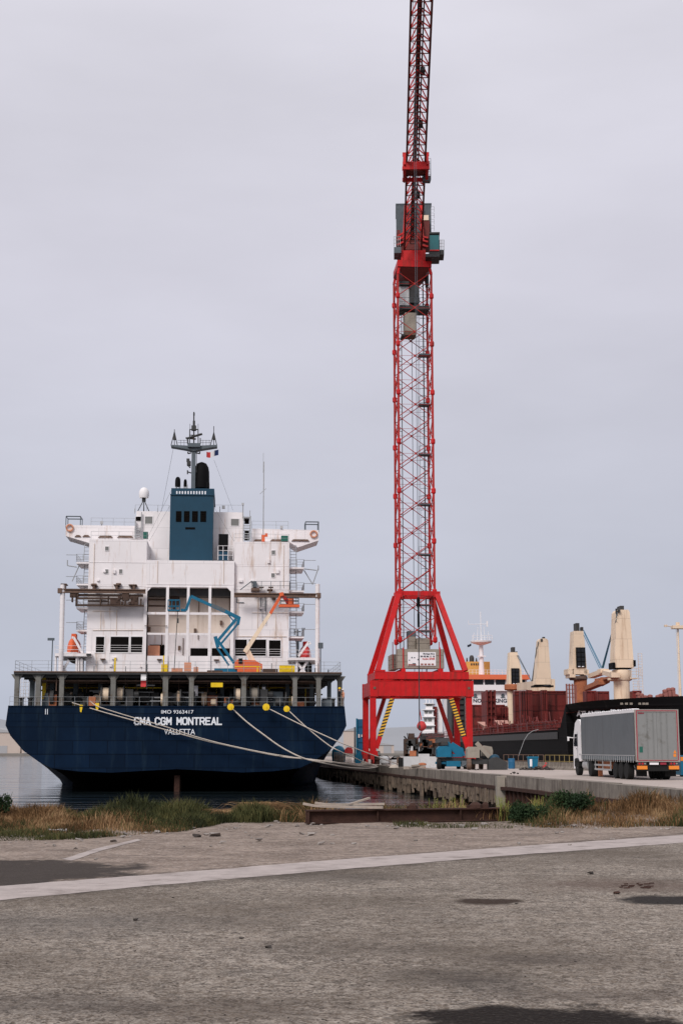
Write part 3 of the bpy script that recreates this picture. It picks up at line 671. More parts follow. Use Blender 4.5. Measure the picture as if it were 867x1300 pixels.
random.seed(77)
for mt, n_, nm in (('dgrey', 26, 'winch_gear'), ('greyb', 16, 'winch_bed'), ('orust', 14, 'rusty_fitting'), ('cream', 10, 'mooring_reel'), ('palegrey', 12, 'pipe_run'), ('oldyel', 8, 'yellow_guard')):
    m_ = MB()
    for i in range(n_):
        px = random.uniform(58, 402); s_ = random.uniform(1.2, 4.8); q = L(px, 885, s_)
        k_ = random.random()
        if nm == 'pipe_run': l_ = random.uniform(1, 3.5); z = DZ+random.uniform(.5, 2.4); m_.tube((q.x-l_/2, s_, z), (q.x+l_/2, s_, z), .06, n=5)
        elif nm in ('winch_gear', 'mooring_reel'):
            rr_ = random.uniform(.3, .75); w_ = random.uniform(.08, .6); m_.lathe([(rr_, 0), (rr_, w_)], (q.x, s_, DZ+rr_+.15), 12, 'x' if k_ < .6 else 'y')
        else: w_ = random.uniform(.15, .55); h = random.uniform(.3, 1.5); m_.box(q.x-w_, q.x+w_, s_, s_+.4, DZ, DZ+h)
    P(m_, nm, mt, ship, 30)
m_ = MB()   # overhead pipes and cable trays under the deck
for s_, z, r_ in ((1.0, .35, .07), (2.2, .5, .05), (3.4, .3, .09), (6, .6, .06)): m_.tube((-13.5, s_, PZ0-z-.2), (13.5, s_, PZ0-z-.2), r_, n=6)
for i in range(30):
    x = random.uniform(-13, 13); s_ = random.uniform(.8, 6); m_.tube((x, s_, PZ0-random.uniform(.5, 1.8)), (x, s_, PZ0), .05, n=5)
P(m_, 'overhead_pipework', 'brown', ship)
# superstructure --------------------------------------------------
HS = 44.
def hb(x0, x1, y0, y1, s_=HS, s1=62, mb_=None, grow=0):
    m_ = mb_ or MB(); a, b_ = L(x0, y1, s_), L(x1, y0, s_); m_.box(a.x, b_.x, s_, s1, a.z-grow, b_.z); return m_
DK = PZ1
def hb_down(x0, x1, y0, s_=HS, s1=62, mb_=None):
    m_ = mb_ or MB(); a, b_ = L(x0, y0, s_), L(x1, y0, s_); m_.box(a.x, b_.x, s_, s1, DK, a.z); return m_
m_ = MB()
hb_down(114, 187, 684.5, HS, 64, m_)
hb_down(297.5, 367.5, 687.5, HS+.4, 64, m_)
a, b_ = L(186.5, 711, HS-.2), L(297.5, 746, HS-.2); m_.box(a.x, b_.x, HS-.2, 64, b_.z, a.z)
hb(186.5, 297.5, 833, 862, HS-.25, 50, m_, 1.2)
house = P(m_, 'house_block', 'white', ship)
m_ = MB(); a, b_ = L(187, 711, 50), L(297, 746, 50)
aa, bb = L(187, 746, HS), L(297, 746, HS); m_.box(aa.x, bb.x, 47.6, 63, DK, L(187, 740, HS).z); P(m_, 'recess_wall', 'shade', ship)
m_ = MB(); hb(172, 309.5, 650.5, 712, 50, 60, m_); P(m_, 'bridge_house', 'white', ship)
# seams: deck lines
m_ = MB()
for y_ in (713.5, 743.5):
    a, b_ = L(114, y_, HS), L(187, y_, HS); m_.box(a.x, b_.x, HS-.03, HS, a.z-.04, a.z+.04)
    a, b_ = L(297.5, y_+4, HS), L(367.5, y_+4, HS); m_.box(a.x, b_.x, HS+.37, HS+.4, a.z-.04, a.z+.04)
a, b_ = L(187, 741.5, HS), L(297, 741.5, HS); m_.box(a.x, b_.x, HS-.24, HS-.2, a.z-.05, a.z+.03)
P(m_, 'deck_seam', 'white', ship)
# bridge wings
for sd in (0, 1):
    m_ = MB()
    if sd == 0: pl = [(84, 666.5), (172, 667.5), (172, 684), (116, 690), (84, 680.5)]
    else: pl = [(320, 671), (404.5, 673), (404.5, 686), (378, 695), (367, 687.5), (320, 687.5)]
    pts = [L(x, y, 51) for x, y in pl]; m_.prism([(p.x, p.z) for p in pts], 51, 56); P(m_, 'bridge_wing', 'white', ship)
    m_ = MB()
    for x0, x1, y_ in (((95, 104, 680.5), (105, 115, 680.5), (125, 144, 681.5), (149, 170, 681.5)) if sd == 0 else ((322, 336, 686), (343, 366, 686), (370, 393, 686))):
        a, b_ = L(x0, y_+1, 50.9), L(x1, y_-1.2, 50.9); m_.prism([(a.x, a.z), (b_.x, a.z), (b_.x-.25, b_.z), (a.x+.25, b_.z)], 50.86, 50.97)
    P(m_, 'wing_opening', 'brown', ship)
    m_ = MB(); x0, x1, y0, y1 = (84.5, 102.5, 655.5, 667) if sd == 0 else (388, 404.5, 662.5, 673)
    a, b_ = L(x0, y0, 51.3), L(x1, y1, 51.3)
    for yy in (51.3, 53.5):
        m_.tube((a.x, yy, b_.z-.3), (a.x, yy, a.z), .06, n=5); m_.tube((b_.x, yy, b_.z-.3), (b_.x, yy, a.z), .06, n=5); m_.tube((a.x, yy, a.z), (b_.x, yy, a.z), .08, n=5)
    m_.tube((a.x, 51.3, a.z), (a.x, 53.5, a.z), .06, n=5); m_.tube((b_.x, 51.3, a.z), (b_.x, 53.5, a.z), .06, n=5)
    P(m_, 'wing_awning_frame', 'greyb', ship)
# windows & openings
def window(x0, x1, y0, y1, s_, mat='glass', fr=.10, rail=False):
    a, b_ = L(x0, y1, s_), L(x1, y0, s_); m_ = MB(); f = fr
    m_.box(a.x-f, b_.x+f, s_-.07, s_, b_.z, b_.z+f); m_.box(a.x-f, b_.x+f, s_-.07, s_, a.z-f, a.z)
    m_.box(a.x-f, a.x, s_-.07, s_, a.z, b_.z); m_.box(b_.x, b_.x+f, s_-.07, s_, a.z, b_.z)
    o = P(m_, 'window', 'white2', ship)
    m_ = MB(); m_.box(a.x, b_.x, s_-.03, s_+.0, a.z, b_.z); P(m_, 'pane', mat, o)
    if rail:
        m_ = MB(); m_.rail((a.x, s_-.25, a.z), (b_.x, s_-.25, a.z), .85, None, .028, 3); P(m_, 'opening_rail', 'white2', o)
for q in ((122, 133, 808.5, 828, 1), (140.5, 164, 808.5, 828, 1), (166.3, 181.5, 808.5, 828, 1)): window(*q[:4], HS, 'win', .12, True)
for q in ((298.5, 313.5, 812, 832.5), (316, 338, 812, 832.5), (341.6, 356.4, 813, 833)): window(*q, HS+.4, 'win', .12, True)
for q in ((134, 138.6, 694, 699), (134, 138, 723, 728.2), (151.7, 155.8, 723, 728.2)): window(*q, HS, 'glassl', .05)
for q in ((345, 349.5, 699, 704), (344.6, 349, 728, 733)): window(*q, HS+.4, 'glassl', .05)
window(184.5, 194, 656, 665, 50, 'glassl'); window(293.5, 303.5, 659, 667.5, 50, 'glassl'); window(172.5, 180, 656, 661.5, 50, 'win', .04)
m_ = MB()
for x0, x1, y0, y1 in ((190, 209, 818.5, 831.5), (242, 266, 823, 832.5), (269, 293, 823, 832.5)):
    a, b_ = L(x0, y1, 47.3), L(x1, y0, 47.3); m_.box(a.x, b_.x, 47.3, 47.6, a.z-.3, b_.z)
P(m_, 'recess_opening', 'win', ship)
m_ = MB(); a, b_ = L(187, 804, 47.4), L(297, 850, 47.4); m_.box(a.x+.1, b_.x-.1, 47.45, 47.6, DK, a.z-.1); P(m_, 'recess_lower_panel', 'white', ship)
m_ = MB(); a, b_ = L(188, 830, 46), L(203, 819.5, 46); m_.box(a.x, b_.x, 46, 46.8, DK, b_.z); P(m_, 'pink_locker', 'peach', ship)
# recess frame columns
m_ = MB()
for px, wp in ((185.5, 4), (213.3, 3.6), (239.5, 3.4), (267, 3.4), (295.3, 4)):
    a, b_ = L(px-wp/2, 746, HS-.4), L(px+wp/2, 746, HS-.4); m_.box(a.x, b_.x, HS-.5, HS-.22 if wp < 4 else HS-.26, DK, a.z+.05)
P(m_, 'recess_column', 'white', ship)
m_ = MB()
for y_, h in ((778.5, .3), (804.5, .24)):
    a, b_ = L(187.5, y_, HS-.4), L(293.5, y_, HS-.4); m_.box(a.x, b_.x, HS-.40, HS-.28, a.z-h/2, a.z+h/2)
P(m_, 'recess_crossbeam', 'white', ship)
m_ = MB(); m_.k = 0
for px, sg in ((187.5, 1), (293.3, -1)):
    a = L(px, 746, HS-.35); m_.prism([(a.x, a.z+.02), (a.x+sg*.5, a.z+.02), (a.x, a.z-.5)], HS-.38, HS-.26)
P(m_, 'corner_gusset', 'white', ship)
m_ = MB()  # pipes, cables and brackets on the recess and house walls
for px, y0, y1, s_ in ((188.5, 784, 805, 47.4), (206, 806, 820, 47.4), (253, 760, 779, 47.4), (252, 806, 812, 47.4), (292, 750, 777, 47.4), (292.5, 812, 832, 47.4), (233, 810, 832, 47.4)):
    a, b_ = L(px, y0, s_), L(px, y1, s_); m_.tube((a.x, s_-.1, a.z), (a.x, s_-.1, b_.z), .06, n=5)
for px, py in ((167, 743), (151, 741.5), (120, 742), (203, 833.5+4), (275, 838), (131, 837), (332, 746), (344, 746)):
    a = L(px, py, HS-.2); m_.box(a.x-.3, a.x+.3, HS-.6, HS, a.z-.05, a.z+.08); m_.box(a.x-.05, a.x+.05, HS-.4, HS, a.z-.35, a.z)
for px, py in ((190, 798), (222, 770), (248, 800), (281, 790), (228, 822)):
    a = L(px, py, 47.4); m_.box(a.x-.15, a.x+.15, 47.2, 47.6, a.z-.35, a.z+.2)
a, b_ = L(184, 794.5, HS-.7), L(213, 794.5, HS-.7); m_.tube((a.x, HS-.7, a.z), (b_.x, HS-.7, a.z), .05, n=5)
P(m_, 'wall_fitting', 'brown', ship)
# dirt run stains under the recess: rusty plate patches on deck coaming
m_ = MB(); m_.rail((-15, HS-1.2, DK), (15, HS-1.2, DK), 1.1, 24, .018); P(m_, 'house_railing', 'grey', ship)
random.seed(55); mf = MB(); mpp = MB(); ml = MB()
for i in range(14):
    if i % 2: px, s_ = random.uniform(118, 184), HS
    else: px, s_ = random.uniform(300, 364), HS+.4
    py = random.choice([random.uniform(692, 740), random.uniform(758, 806), random.uniform(834, 850)]); q = L(px, py, s_)
    w_, h = random.uniform(.08, .3), random.uniform(.08, .3); mf.box(q.x-w_, q.x+w_, s_-.25, s_, q.z-h, q.z+h)
for px, y0, y1, s_ in ((119, 690, 742, HS), (183, 756, 806, HS), (148, 775, 806, HS), (128, 775, 800, HS), (302, 760, 808, HS+.4), (360, 692, 746, HS+.4), (350, 780, 808, HS+.4), (327, 760, 808, HS+.4), (200, 712, 740, HS-.2), (284, 712, 741, HS-.2)):
    a, b_ = L(px, y1, s_), L(px, y0, s_); mpp.tube((a.x, s_-.08, a.z), (a.x, s_-.08, b_.z), .045, n=5)
for x0, x1, y_, s_ in ((118, 184, 800, HS), (300, 364, 808, HS+.4), (118, 150, 776, HS), (320, 366, 778, HS+.4)):
    a, b_ = L(x0, y_, s_), L(x1, y_, s_); mpp.tube((a.x, s_-.1, a.z), (b_.x, s_-.1, b_.z), .04, n=5)
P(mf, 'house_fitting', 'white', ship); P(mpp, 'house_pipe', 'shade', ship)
for px, y0, y1 in ((334, 757, 792), (337.5, 757, 792)):
    pass
q0, q1 = L(335.5, 792, HS+.3), L(335.5, 757, HS+.3); ml.ladder((q0.x, HS+.2, q0.z), (q1.x, HS+.2, q1.z), .5, step=.4, r=.035); P(ml, 'wall_ladder', 'palegrey', ship)
# scaffold poles and hanging lines on the upper deck
mf = MB()
for px, y0, s_ in ((186.5, 843, 8), (214, 840, 10), (250, 846, 12), (345, 842, 12), (160, 846, 15), (120, 846, 18), (404, 842, 14)):
    a = L(px, y0, s_); mf.tube((a.x, s_, PZ1), (a.x, s_, a.z), .035, n=5)
P(mf, 'scaffold_pole', 'dgrey', ship)
# top railings
m_ = MB()
for x0, x1, y_, s_ in ((116, 187, 684.5, HS+.2), (297.5, 367, 687.5, HS+.6), (172, 215, 650.5, 50.2), (271, 309, 650.5, 50.2), (320, 366, 671, 51.4), (116, 172, 667, 51.2)):
    a, b_ = L(x0, y_, s_), L(x1, y_, s_); m_.rail((a.x, s_, a.z), (b_.x, s_, a.z), 1.0, None, .022, 2 if y_ > 660 else 1)
P(m_, 'roof_railing', 'palegrey', ship)
# stairs and platforms on both sides
for sd in (0, 1):
    m_ = MB(); rl = MB(); ld = MB()
    if sd == 0:
        x0, x1, lx = 97.5, 114, 111.5; fl = [713.5, 741, 771, 799.5]; top = 690; s_ = HS+1
    else:
        x0, x1, lx = 367.5, 386, 372.5; fl = [720, 749.5, 776, 808]; top = 692; s_ = HS+1
    for y_ in fl:
        a, b_ = L(x0, y_, s_), L(x1, y_, s_)
        m_.prism([(s_, a.z), (s_+6, a.z), (s_+6, a.z-.1), (s_, a.z-.2)], a.x, b_.x, 'x')
        e = a.x if sd == 0 else b_.x
        rl.rail((e, s_, a.z), (e, s_+6, a.z), 1.0, 4, .03, 3); rl.rail((a.x, s_, a.z), (b_.x, s_, a.z), 1.0, 2, .03, 3)
        far = L(84, y_, s_).x if sd == 0 else L(401, y_, s_).x
        rl.tube((e, s_, a.z+.9), (far, s_, a.z+.9), .035, n=4)
    ys_ = [top]+fl+[838]
    for ya, yb in zip(ys_, ys_[1:]):
        p, q = L(lx, ya, s_+1), L(lx, yb, s_+1); ld.ladder((p.x, s_+1.4, p.z), (p.x, s_+.6, q.z), .75, step=.42, r=.045)
    P(m_, 'side_platform', 'white', ship); P(rl, 'platform_railing', 'palegrey', ship); P(ld, 'side_ladder', 'palegrey', ship)
m_ = MB()
for (xa, ya), (xb, yb) in (((101, 718), (92, 738)), ((86, 711), (86, 718)), ((86, 718), (98, 720)), ((386, 724), (397, 742)), ((397, 742), (404, 722)), ((384, 722), (402, 724)), ((404, 718), (404, 724))):
    a, b_ = L(xa, ya, HS+2), L(xb, yb, HS+2); m_.tube(a, b_, .07, n=5)
P(m_, 'antenna_bracket', 'palegrey', ship)
# gantry posts and rail beams
m_ = MB(); a, b_ = L(77.2, 850, 42), L(79.6, 741, 42); m_.tube((a.x, 42.5, DK), (b_.x, 42.5, b_.z), .3, n=10)
a, b_ = L(403.2, 835, 42), L(403.5, 741, 42); m_.tube((a.x, 42.5, DK), (b_.x, 42.5, b_.z), .28, n=10)
P(m_, 'gantry_post', 'white', ship, 40)
m_ = MB()
for x0, x1, y0, y1 in ((73.5, 185, 747.8, 752.2), (297.5, 407.5, 753, 757.8)):
    a, b_ = L(x0, y1, 42), L(x1, y0, 42); h = b_.z-a.z
    m_.box(a.x, b_.x, 42.2, 42.6, b_.z-.12, b_.z); m_.box(a.x, b_.x, 42.2, 42.6, a.z, a.z+.1); m_.box(a.x, b_.x, 42.36, 42.44, a.z, b_.z)
    e = a.x if x0 < 100 else b_.x-.5; m_.box(e, e+.5, 42, 42.8, a.z-.03, b_.z+.03); P(m_, 'crane_rail_beam', 'brown', ship); m_ = MB()
for px, y_ in ((81, 741), (119, 742), (148, 742), (170, 742), (343, 748)):
    a = L(px, y_, 42); m_.box(a.x-.12, a.x+.12, 42.3, 44.2, a.z-.5, a.z); m_.box(a.x-.35, a.x+.35, 42.2, 44, a.z-.05, a.z+.05)
P(m_, 'wall_fitting', 'brown', ship)
m_ = MB(); random.seed(3)
def pb(x0, x1, y0, y1, s_=42.3, s1=43.0): hb(x0, x1, y0, y1, s_, s1, m_)
pb(89, 100, 752.5, 758); pb(91, 93, 756, 764); pb(96, 98.5, 754, 769); pb(97, 182, 754.5, 757, 42.5, 42.8); pb(97, 157, 758.5, 760.5, 42.3, 42.6); pb(96, 183, 767.5, 769.3, 42.3, 42.6)
pb(140, 153, 760, 768); pb(155, 164, 752.5, 762); pb(166, 176, 757, 767); pb(127, 129, 760, 769); pb(112, 139, 762, 764, 42.6, 42.8); pb(137, 138.5, 757, 769); pb(158, 160, 762, 769); pb(178, 180, 760, 769)
for i in range(10):
    x = random.uniform(138, 178); y_ = random.uniform(757, 765); pb(x, x+random.uniform(1.5, 4), y_, y_+random.uniform(1.5, 3.5), 42.2, 42.9)
pb(189, 212, 760, 762, 46, 46.3); pb(216, 228, 757, 768, 46, 47); pb(189, 225, 768, 770, 46, 46.3)
P(m_, 'travelling_hoist', 'machine', ship)
m_ = MB(); hb(187.5, 293.5, 746.5, 756, 45.2, 47.6, m_); P(m_, 'recess_shadow_box', 'dgrey', ship)  # added dark box standing in for the shadow under the overhang
# lifeboat platforms
m_ = MB(); hb(70, 116, 829.5, 833, 42.5, 52, m_); hb(366, 407, 835, 838, 42.5, 52, m_)
for px, yb in ((71.5, 833), (98, 833), (404.5, 838), (377, 838)):
    a = L(px, yb, 43); m_.tube((a.x, 43, DK), (a.x, 43, a.z), .14, n=6)
P(m_, 'boat_platform', 'white', ship)
m_ = MB()
for x0, x1, y_ in ((70, 116, 829.5), (366, 407, 835)):
    a, b_ = L(x0, y_, 42.6), L(x1, y_, 42.6); m_.rail((a.x, 42.6, a.z), (b_.x, 42.6, a.z), .95, None, .03, 2)
P(m_, 'boat_platform_railing', 'white2', ship)
m_ = MB()
for (xa, ya), (xb, yb) in (((94, 809), (105, 829)), ((92, 810), (94, 809)), ((392, 815), (379, 833)), ((392, 815), (394, 818)),
                           ((376, 840), (388, 855)), ((390, 840), (380, 856)), ((78, 842), (86, 856)), ((88, 838), (80, 852)), ((100, 834), (100, 852)), ((104, 836), (104, 852))):
    a, b_ = L(xa, ya, 43.2), L(xb, yb, 43.2); m_.bar(a, b_, .28)
P(m_, 'davit_arm', 'white', ship)
m_ = MB(); hb(97, 104, 836, 853, 46, 49, m_); hb(378, 383, 838, 852, 46, 48, m_); hb(388, 396, 842, 853, 45, 47, m_); hb(110, 116, 829.7, 832, 42.2, 42.5, m_); P(m_, 'davit_winch', 'dgrey', ship)
# lifeboats (hang in their davits: things of their own)
def lifeboat(cx, top, bot, cols, wpx, label):
    c = L(cx, (top+bot)/2, 45); a, b_ = L(cx-wpx/2, bot, 45), L(cx+wpx/2, top, 45); hw = (b_.x-a.x)/2; zk = a.z; zt = b_.z; zm = zk+(zt-zk)*.35
    r_ = T('lifeboat', label, 'lifeboat', (c.x, 45, zk), SF, 'enclosed lifeboats beside the superstructure')
    h = MB(); u = MB(); ns = 9; n_ = 8; ln = 7.5
    hv, uv = [], []
    for j in range(ns):
        t_ = -1+2*j/(ns-1); k = (1-abs(t_)**2.6)**.5*.96+.04
        for i in range(n_+1):
            an = math.pi*i/n_
            hv.append((c.x-hw*k*math.cos(an), 45+4+t_*ln/2, zm-(zm-zk)*math.sin(an)*k))
            uv.append((c.x-hw*.96*k*math.cos(an), 45+4+t_*ln/2, zm+(zt-zm)*math.sin(an)**.7*(k**.6)))
    q = [(j*(n_+1)+i, j*(n_+1)+i+1, (j+1)*(n_+1)+i+1, (j+1)*(n_+1)+i) for j in range(ns-1) for i in range(n_)]
    h.add(hv, q); u.add(uv, q)
    P(h, 'hull', 'brown', r_, 50); P(u, 'canopy', cols, r_, 50)
    m_ = MB(); m_.box(c.x-hw*.35, c.x+hw*.35, 47.6, 49.2, zt-.3, zt+.45); P(m_, 'cockpit', cols, r_)
    m_ = MB(); m_.tube((c.x-hw, 45.3, zm), (c.x+hw, 45.3, zm), .07, n=5); P(m_, 'grab_line', 'flagw', r_)
lifeboat(90.5, 807, 840, 'orange', 18, 'orange enclosed lifeboat in its davit at the left side of the white superstructure')
lifeboat(389, 817, 845, 'flagr', 16, 'red enclosed lifeboat in its davit at the right side of the white superstructure')
# life rings (hang on the wing)
for px, py, lb in ((89, 670, 'orange life ring hung on the left bridge wing'), (398.3, 678, 'orange life ring hung on the right bridge wing')):
    c = L(px, py, 50.8); m_ = MB(); m_.path([(c.x+.42*math.cos(t), 50.8, c.z+.42*math.sin(t)) for t in np.linspace(0, 2*math.pi, 17)], .11, 6)
    S(m_, 'life_ring', 'peach', lb, 'life ring', SF, 'life rings on the bridge wings', 50)
# funnel
m_ = MB(); a, b_ = L(215, 712, 47), L(270, 620, 47); a2 = L(217, 620, 47)
FX0, FX1, FZ0, FZ1 = L(215, 712, 47).x, L(270, 712, 47).x, L(215, 712, 47).z-2, L(240, 628, 47).z
m_.box(FX0, FX1, 47, 56, FZ0, FZ1); fz2 = L(240, 620, 47).z
m_.box(FX0+.1, FX1+.1, 46.95, 56.05, FZ1, fz2)
m_.box(FX0-.02, FX1+.14, 46.85, 56.1, FZ1-.08, FZ1+.06)
fun = P(m_, 'funnel', 'funnel', ship)
m_ = MB()
for x0, x1 in ((223.5, 230.7), (233.7, 241), (244, 251.5), (254.5, 262)):
    a, b_ = L(x0, 662.5, 47), L(x1, 649, 47); m_.box(a.x, b_.x, 46.96, 47, a.z, b_.z)
    for i in range(5):
        z = a.z+(i+.5)*(b_.z-a.z)/5; m_.box(a.x, b_.x, 46.9, 46.97, z-.03, z+.03)
a, b_ = L(235.5, 672, 47), L(248, 669.5, 47); m_.box(a.x, b_.x, 46.96, 47, a.z, b_.z)
P(m_, 'louvre', 'win', fun)
m_ = MB(); random.seed(5)
for i in range(11):
    px = 224+i*3.6; a, b_ = L(px, 627.5, 46.9), L(px+1.8, 623.5, 46.9); m_.box(a.x, b_.x, 46.9, 46.95, a.z, b_.z)
P(m_, 'funnel_rim_slots', 'text', fun)
m_ = MB()
def pipe(x0, x1, y0, y1, s_, ss): 
    a, b_ = L(x0, y1, s_), L(x1, y0, s_); r_ = (b_.x-a.x)/2; cx = (a.x+b_.x)/2; h = b_.z-a.z
    m_.lathe([(r_*.98, 0), (r_, h*.3), (r_*.97, h*.62), (r_*.86, h*.8), (r_*.6, h*.94), (r_*.15, h)], (cx, s_+ss, a.z), 16)
pipe(245.5, 266.3, 585, 618, 49, 1); pipe(222, 229.3, 603.5, 616, 49, 1); pipe(233, 237.4, 606.5, 616, 49, 1)
a, b_ = L(245, 618, 49), L(266, 611, 49); m_.box(a.x, b_.x, 49.2, 51.5, a.z, b_.z)
P(m_, 'exhaust_pipe', 'black', fun, 50)
m_ = MB()
for px in (224, 228, 234, 237, 247, 251, 262, 265):
    a = L(px, 619, 49.3); m_.tube((a.x, 50, fz2), (a.x, 50, L(px, 614, 49.3).z), .12, n=6)
P(m_, 'exhaust_support', 'alloy', fun)
m_ = MB(); hb(277.5, 290, 678, 700, 45.8, 48, m_); P(m_, 'ventilator', 'black', ship)
m_ = MB(); hb(277.5, 290, 700.2, 711.5, 45.8, 48, m_); P(m_, 'ventilator_base', 'funnel', ship)
m_ = MB(); a, b_ = L(277, 711, 44.5), L(296, 711, 44.5); m_.rail((a.x, 44.3, a.z), (b_.x, 44.3, a.z), 1.8, 3, .04, 3); P(m_, 'ventilator_railing', 'white2', ship)
m_ = MB(); hb(182, 188, 675, 683, HS+1, HS+2, m_); hb(357, 366, 680, 686.5, HS+1, HS+2, m_); P(m_, 'searchlight', 'green', ship)
m_ = MB(); hb(321, 326, 738, 745, HS-.4, HS+.4, m_); P(m_, 'wall_box', 'greyb', ship)
m_ = MB(); hb(319, 330, 746.5, 749.5, HS-1, HS+.4, m_); hb(346, 350, 756, 761, HS-.3, HS+.4, m_); P(m_, 'small_platform', 'brown', ship)
m_ = MB(); a, b_ = L(305, 749, HS-.8), L(320, 737.5, HS-.8); m_.tube(a, b_, .06, n=5); a, b_ = L(320, 749, HS-.8), L(368, 749, HS-.8); m_.rail((a.x, HS-.8, a.z), (b_.x, HS-.8, b_.z), 1.1, 4, .03, 2)
for (xa, ya), (xb, yb) in (((301, 758), (301, 765)), ((301, 765), (310, 765)), ((331, 758), (331, 776)), ((337, 758), (337, 776))):
    m_.tube(L(xa, ya, HS+.3), L(xb, yb, HS+.3), .05, n=4)
P(m_, 'stair_rail', 'greyb', ship)
# antennas and stays
m_ = MB()
for px, y0, y1, s_, r_ in ((334.3, 586, 687, 46, .07), (334.3, 575, 600, 46, .03), (171.5, 645, 652, 50, .05), (200.5, 645, 650, 50, .04), (279.5, 643, 650, 50, .05), (308.5, 640, 658, 50, .06), (317.5, 648, 658, 50, .05), (129.5, 662, 667, 51, .06), (357.5, 668, 672, 51, .06)):
    a, b_ = L(px, y1, s_), L(px, y0, s_); m_.tube((a.x, s_, a.z), (a.x, s_, b_.z), r_, n=5)
for px, py, s_, r_ in ((129.5, 663.5, 51, .18), (357.5, 669.5, 51, .18), (284, 644, 50, .2), (308.5, 640, 50, .15)):
    a = L(px, py, s_); m_.box(a.x-r_, a.x+r_, s_-r_, s_+r_, a.z-r_, a.z+r_)
a, b_ = L(330, 627, 46), L(338, 620, 46); m_.tube(a, b_, .03, n=4)
P(m_, 'antenna', 'alloy', ship)
m_ = MB(); hb(332, 336.5, 679, 687, 45.6, 46.4, m_); hb(336.5, 340, 677, 681, 45.8, 46.2, m_); P(m_, 'antenna_base', 'orange', ship)
m_ = MB()
for (xa, ya), (xb, yb) in (((187, 684), (218, 622)), ((190, 687), (216, 642)), ((297, 687), (271, 642)), ((272, 584), (296, 648)), ((221, 566), (205, 650))):
    m_.tube(L(xa, ya, HS+1), L(xb, yb, HS+4), .016, n=4)
P(m_, 'stay_wire', 'dgrey', ship)
# ladder towers by the bridge house
m_ = MB(); hb(171, 173, 661, 684, 49.5, 49.8, m_); hb(178.8, 180.5, 650, 684, 49.5, 49.8, m_); hb(308.5, 310, 655, 687, 49.5, 49.8, m_); hb(317, 319, 655, 687, 49.5, 49.8, m_); hb(310, 317, 656, 657.5, 49.5, 52, m_)
for y_ in (670, 672, 675, 678, 681): hb(171, 180, y_, y_+.7, 49.5, 49.7, m_)
for y_ in (667, 670, 673, 677, 680, 683): hb(309, 318, y_, y_+.7, 49.5, 49.7, m_)
P(m_, 'ladder_tower', 'palegrey', ship)
m_ = MB(); hb(310.5, 316.5, 657.5, 665, 50.4, 50.6, m_); hb(310.5, 316.5, 673, 686, 50.5, 50.7, m_); P(m_, 'doorway', 'win', ship)
# white satellite dome
m_ = MB(); a, b_ = L(176.5, 632, 51), L(190, 618, 51); r_ = (b_.x-a.x)/2; cx = (a.x+b_.x)/2
m_.lathe([(r_*.88, 0), (r_*.95, r_*.3), (r_, r_*.8), (r_*.93, r_*1.3), (r_*.7, r_*1.75), (r_*.35, r_*2.0), (.02, r_*2.08)], (cx, 51, a.z), 16)
dome = P(m_, 'satellite_dome', 'white2', ship, 50)
m_ = MB(); zt = a.z; zb = L(180, 650, 51).z; m_.tube((cx, 51, zt-.5), (cx, 51, zt), .25, n=8)
for dx, dy in ((-.75, -.5), (.75, -.5), (0, .8)): m_.tube((cx+dx, 51+dy, zb), (cx+dx*.1, 51+dy*.1, zt-.4), .06, n=5)
m_.tube((cx, 51, zb), (cx, 51, zt-.4), .05, n=5); P(m_, 'dome_tripod', 'dgrey', dome)
# mast
ms = 49
m_ = MB(); a, b_ = L(242.8, 620, ms), L(248.8, 571, ms); m_.box(a.x, b_.x, ms, ms+.6, a.z, b_.z+.3)
pts = [(217.5, 565), (238.5, 566), (254.5, 566), (276, 565), (276, 567.2), (255, 570.5), (246, 573), (238, 570.5), (217.5, 567)]
q = [L(x, y, ms) for x, y in pts]; m_.prism([(p.x, p.z) for p in q], ms-.2, ms+1.2)
hb(238.5, 254.5, 562.5, 567, ms-.6, ms+1.4, m_)
mast = P(m_, 'mast', 'greyb', ship)
m_ = MB()
def ln(x0, y0, x1, y1, r_=.06, s_=ms): m_.tube(L(x0, y0, s_), L(x1, y1, s_), r_, n=5)
for s2 in (ms-.4, ms+1.2):
    ln(241, 563, 241.3, 545, .07, s2); ln(252, 563, 251.8, 545, .07, s2)
ln(241, 545.3, 252, 545.3, .08); ln(241, 552.5, 252, 552.5, .07); ln(246.5, 563, 246.5, 523, .09); ln(241.5, 538, 241.5, 545, .03); ln(251.8, 538, 251.8, 545, .03)
ln(236, 556, 249, 557.5, .12); ln(237, 557, 257, 551, .16)
ln(238.5, 558, 238.5, 564, .1); ln(254.5, 556, 254.5, 564, .07)
hb(243.3, 249.3, 540, 545.5, ms-.3, ms+.5, m_); hb(245, 248, 534, 540, ms-.1, ms+.3, m_); hb(245.5, 247.6, 524, 527, ms-.1, ms+.2, m_)
for cx_, tip, topk in ((221.8, 548, 545), (271.7, 549, 541)):
    for d in (-4.3, 3.8): ln(cx_+d, 565.5, cx_, tip, .06)
    ln(cx_, 565, cx_, topk, .05); hb(cx_-1.6, cx_+1.6, 553, 558, ms-.1, ms+.3, m_)
for y_ in (559, 562): ln(226, y_, 238, y_, .025); ln(255, y_, 268, y_, .025)
for px in (230, 234, 258, 262, 266): ln(px, 558.5, px, 565.5, .025)
for d in ((239, 576, 243, 575), (249, 575, 254, 576), (254, 576, 254, 573.5), (239, 576, 239, 573.5), (238, 599, 243, 600.5), (238.3, 597, 238.3, 602)): ln(*d, .09)
hb(237.5, 242.5, 585, 590, ms, ms+1, m_); ln(238, 590, 242, 594, .08); hb(237, 241, 582, 586, ms+.2, ms+.6, m_)
ln(250, 571, 249.5, 600, .04); P(m_, 'mast_equipment', 'dgrey', mast)
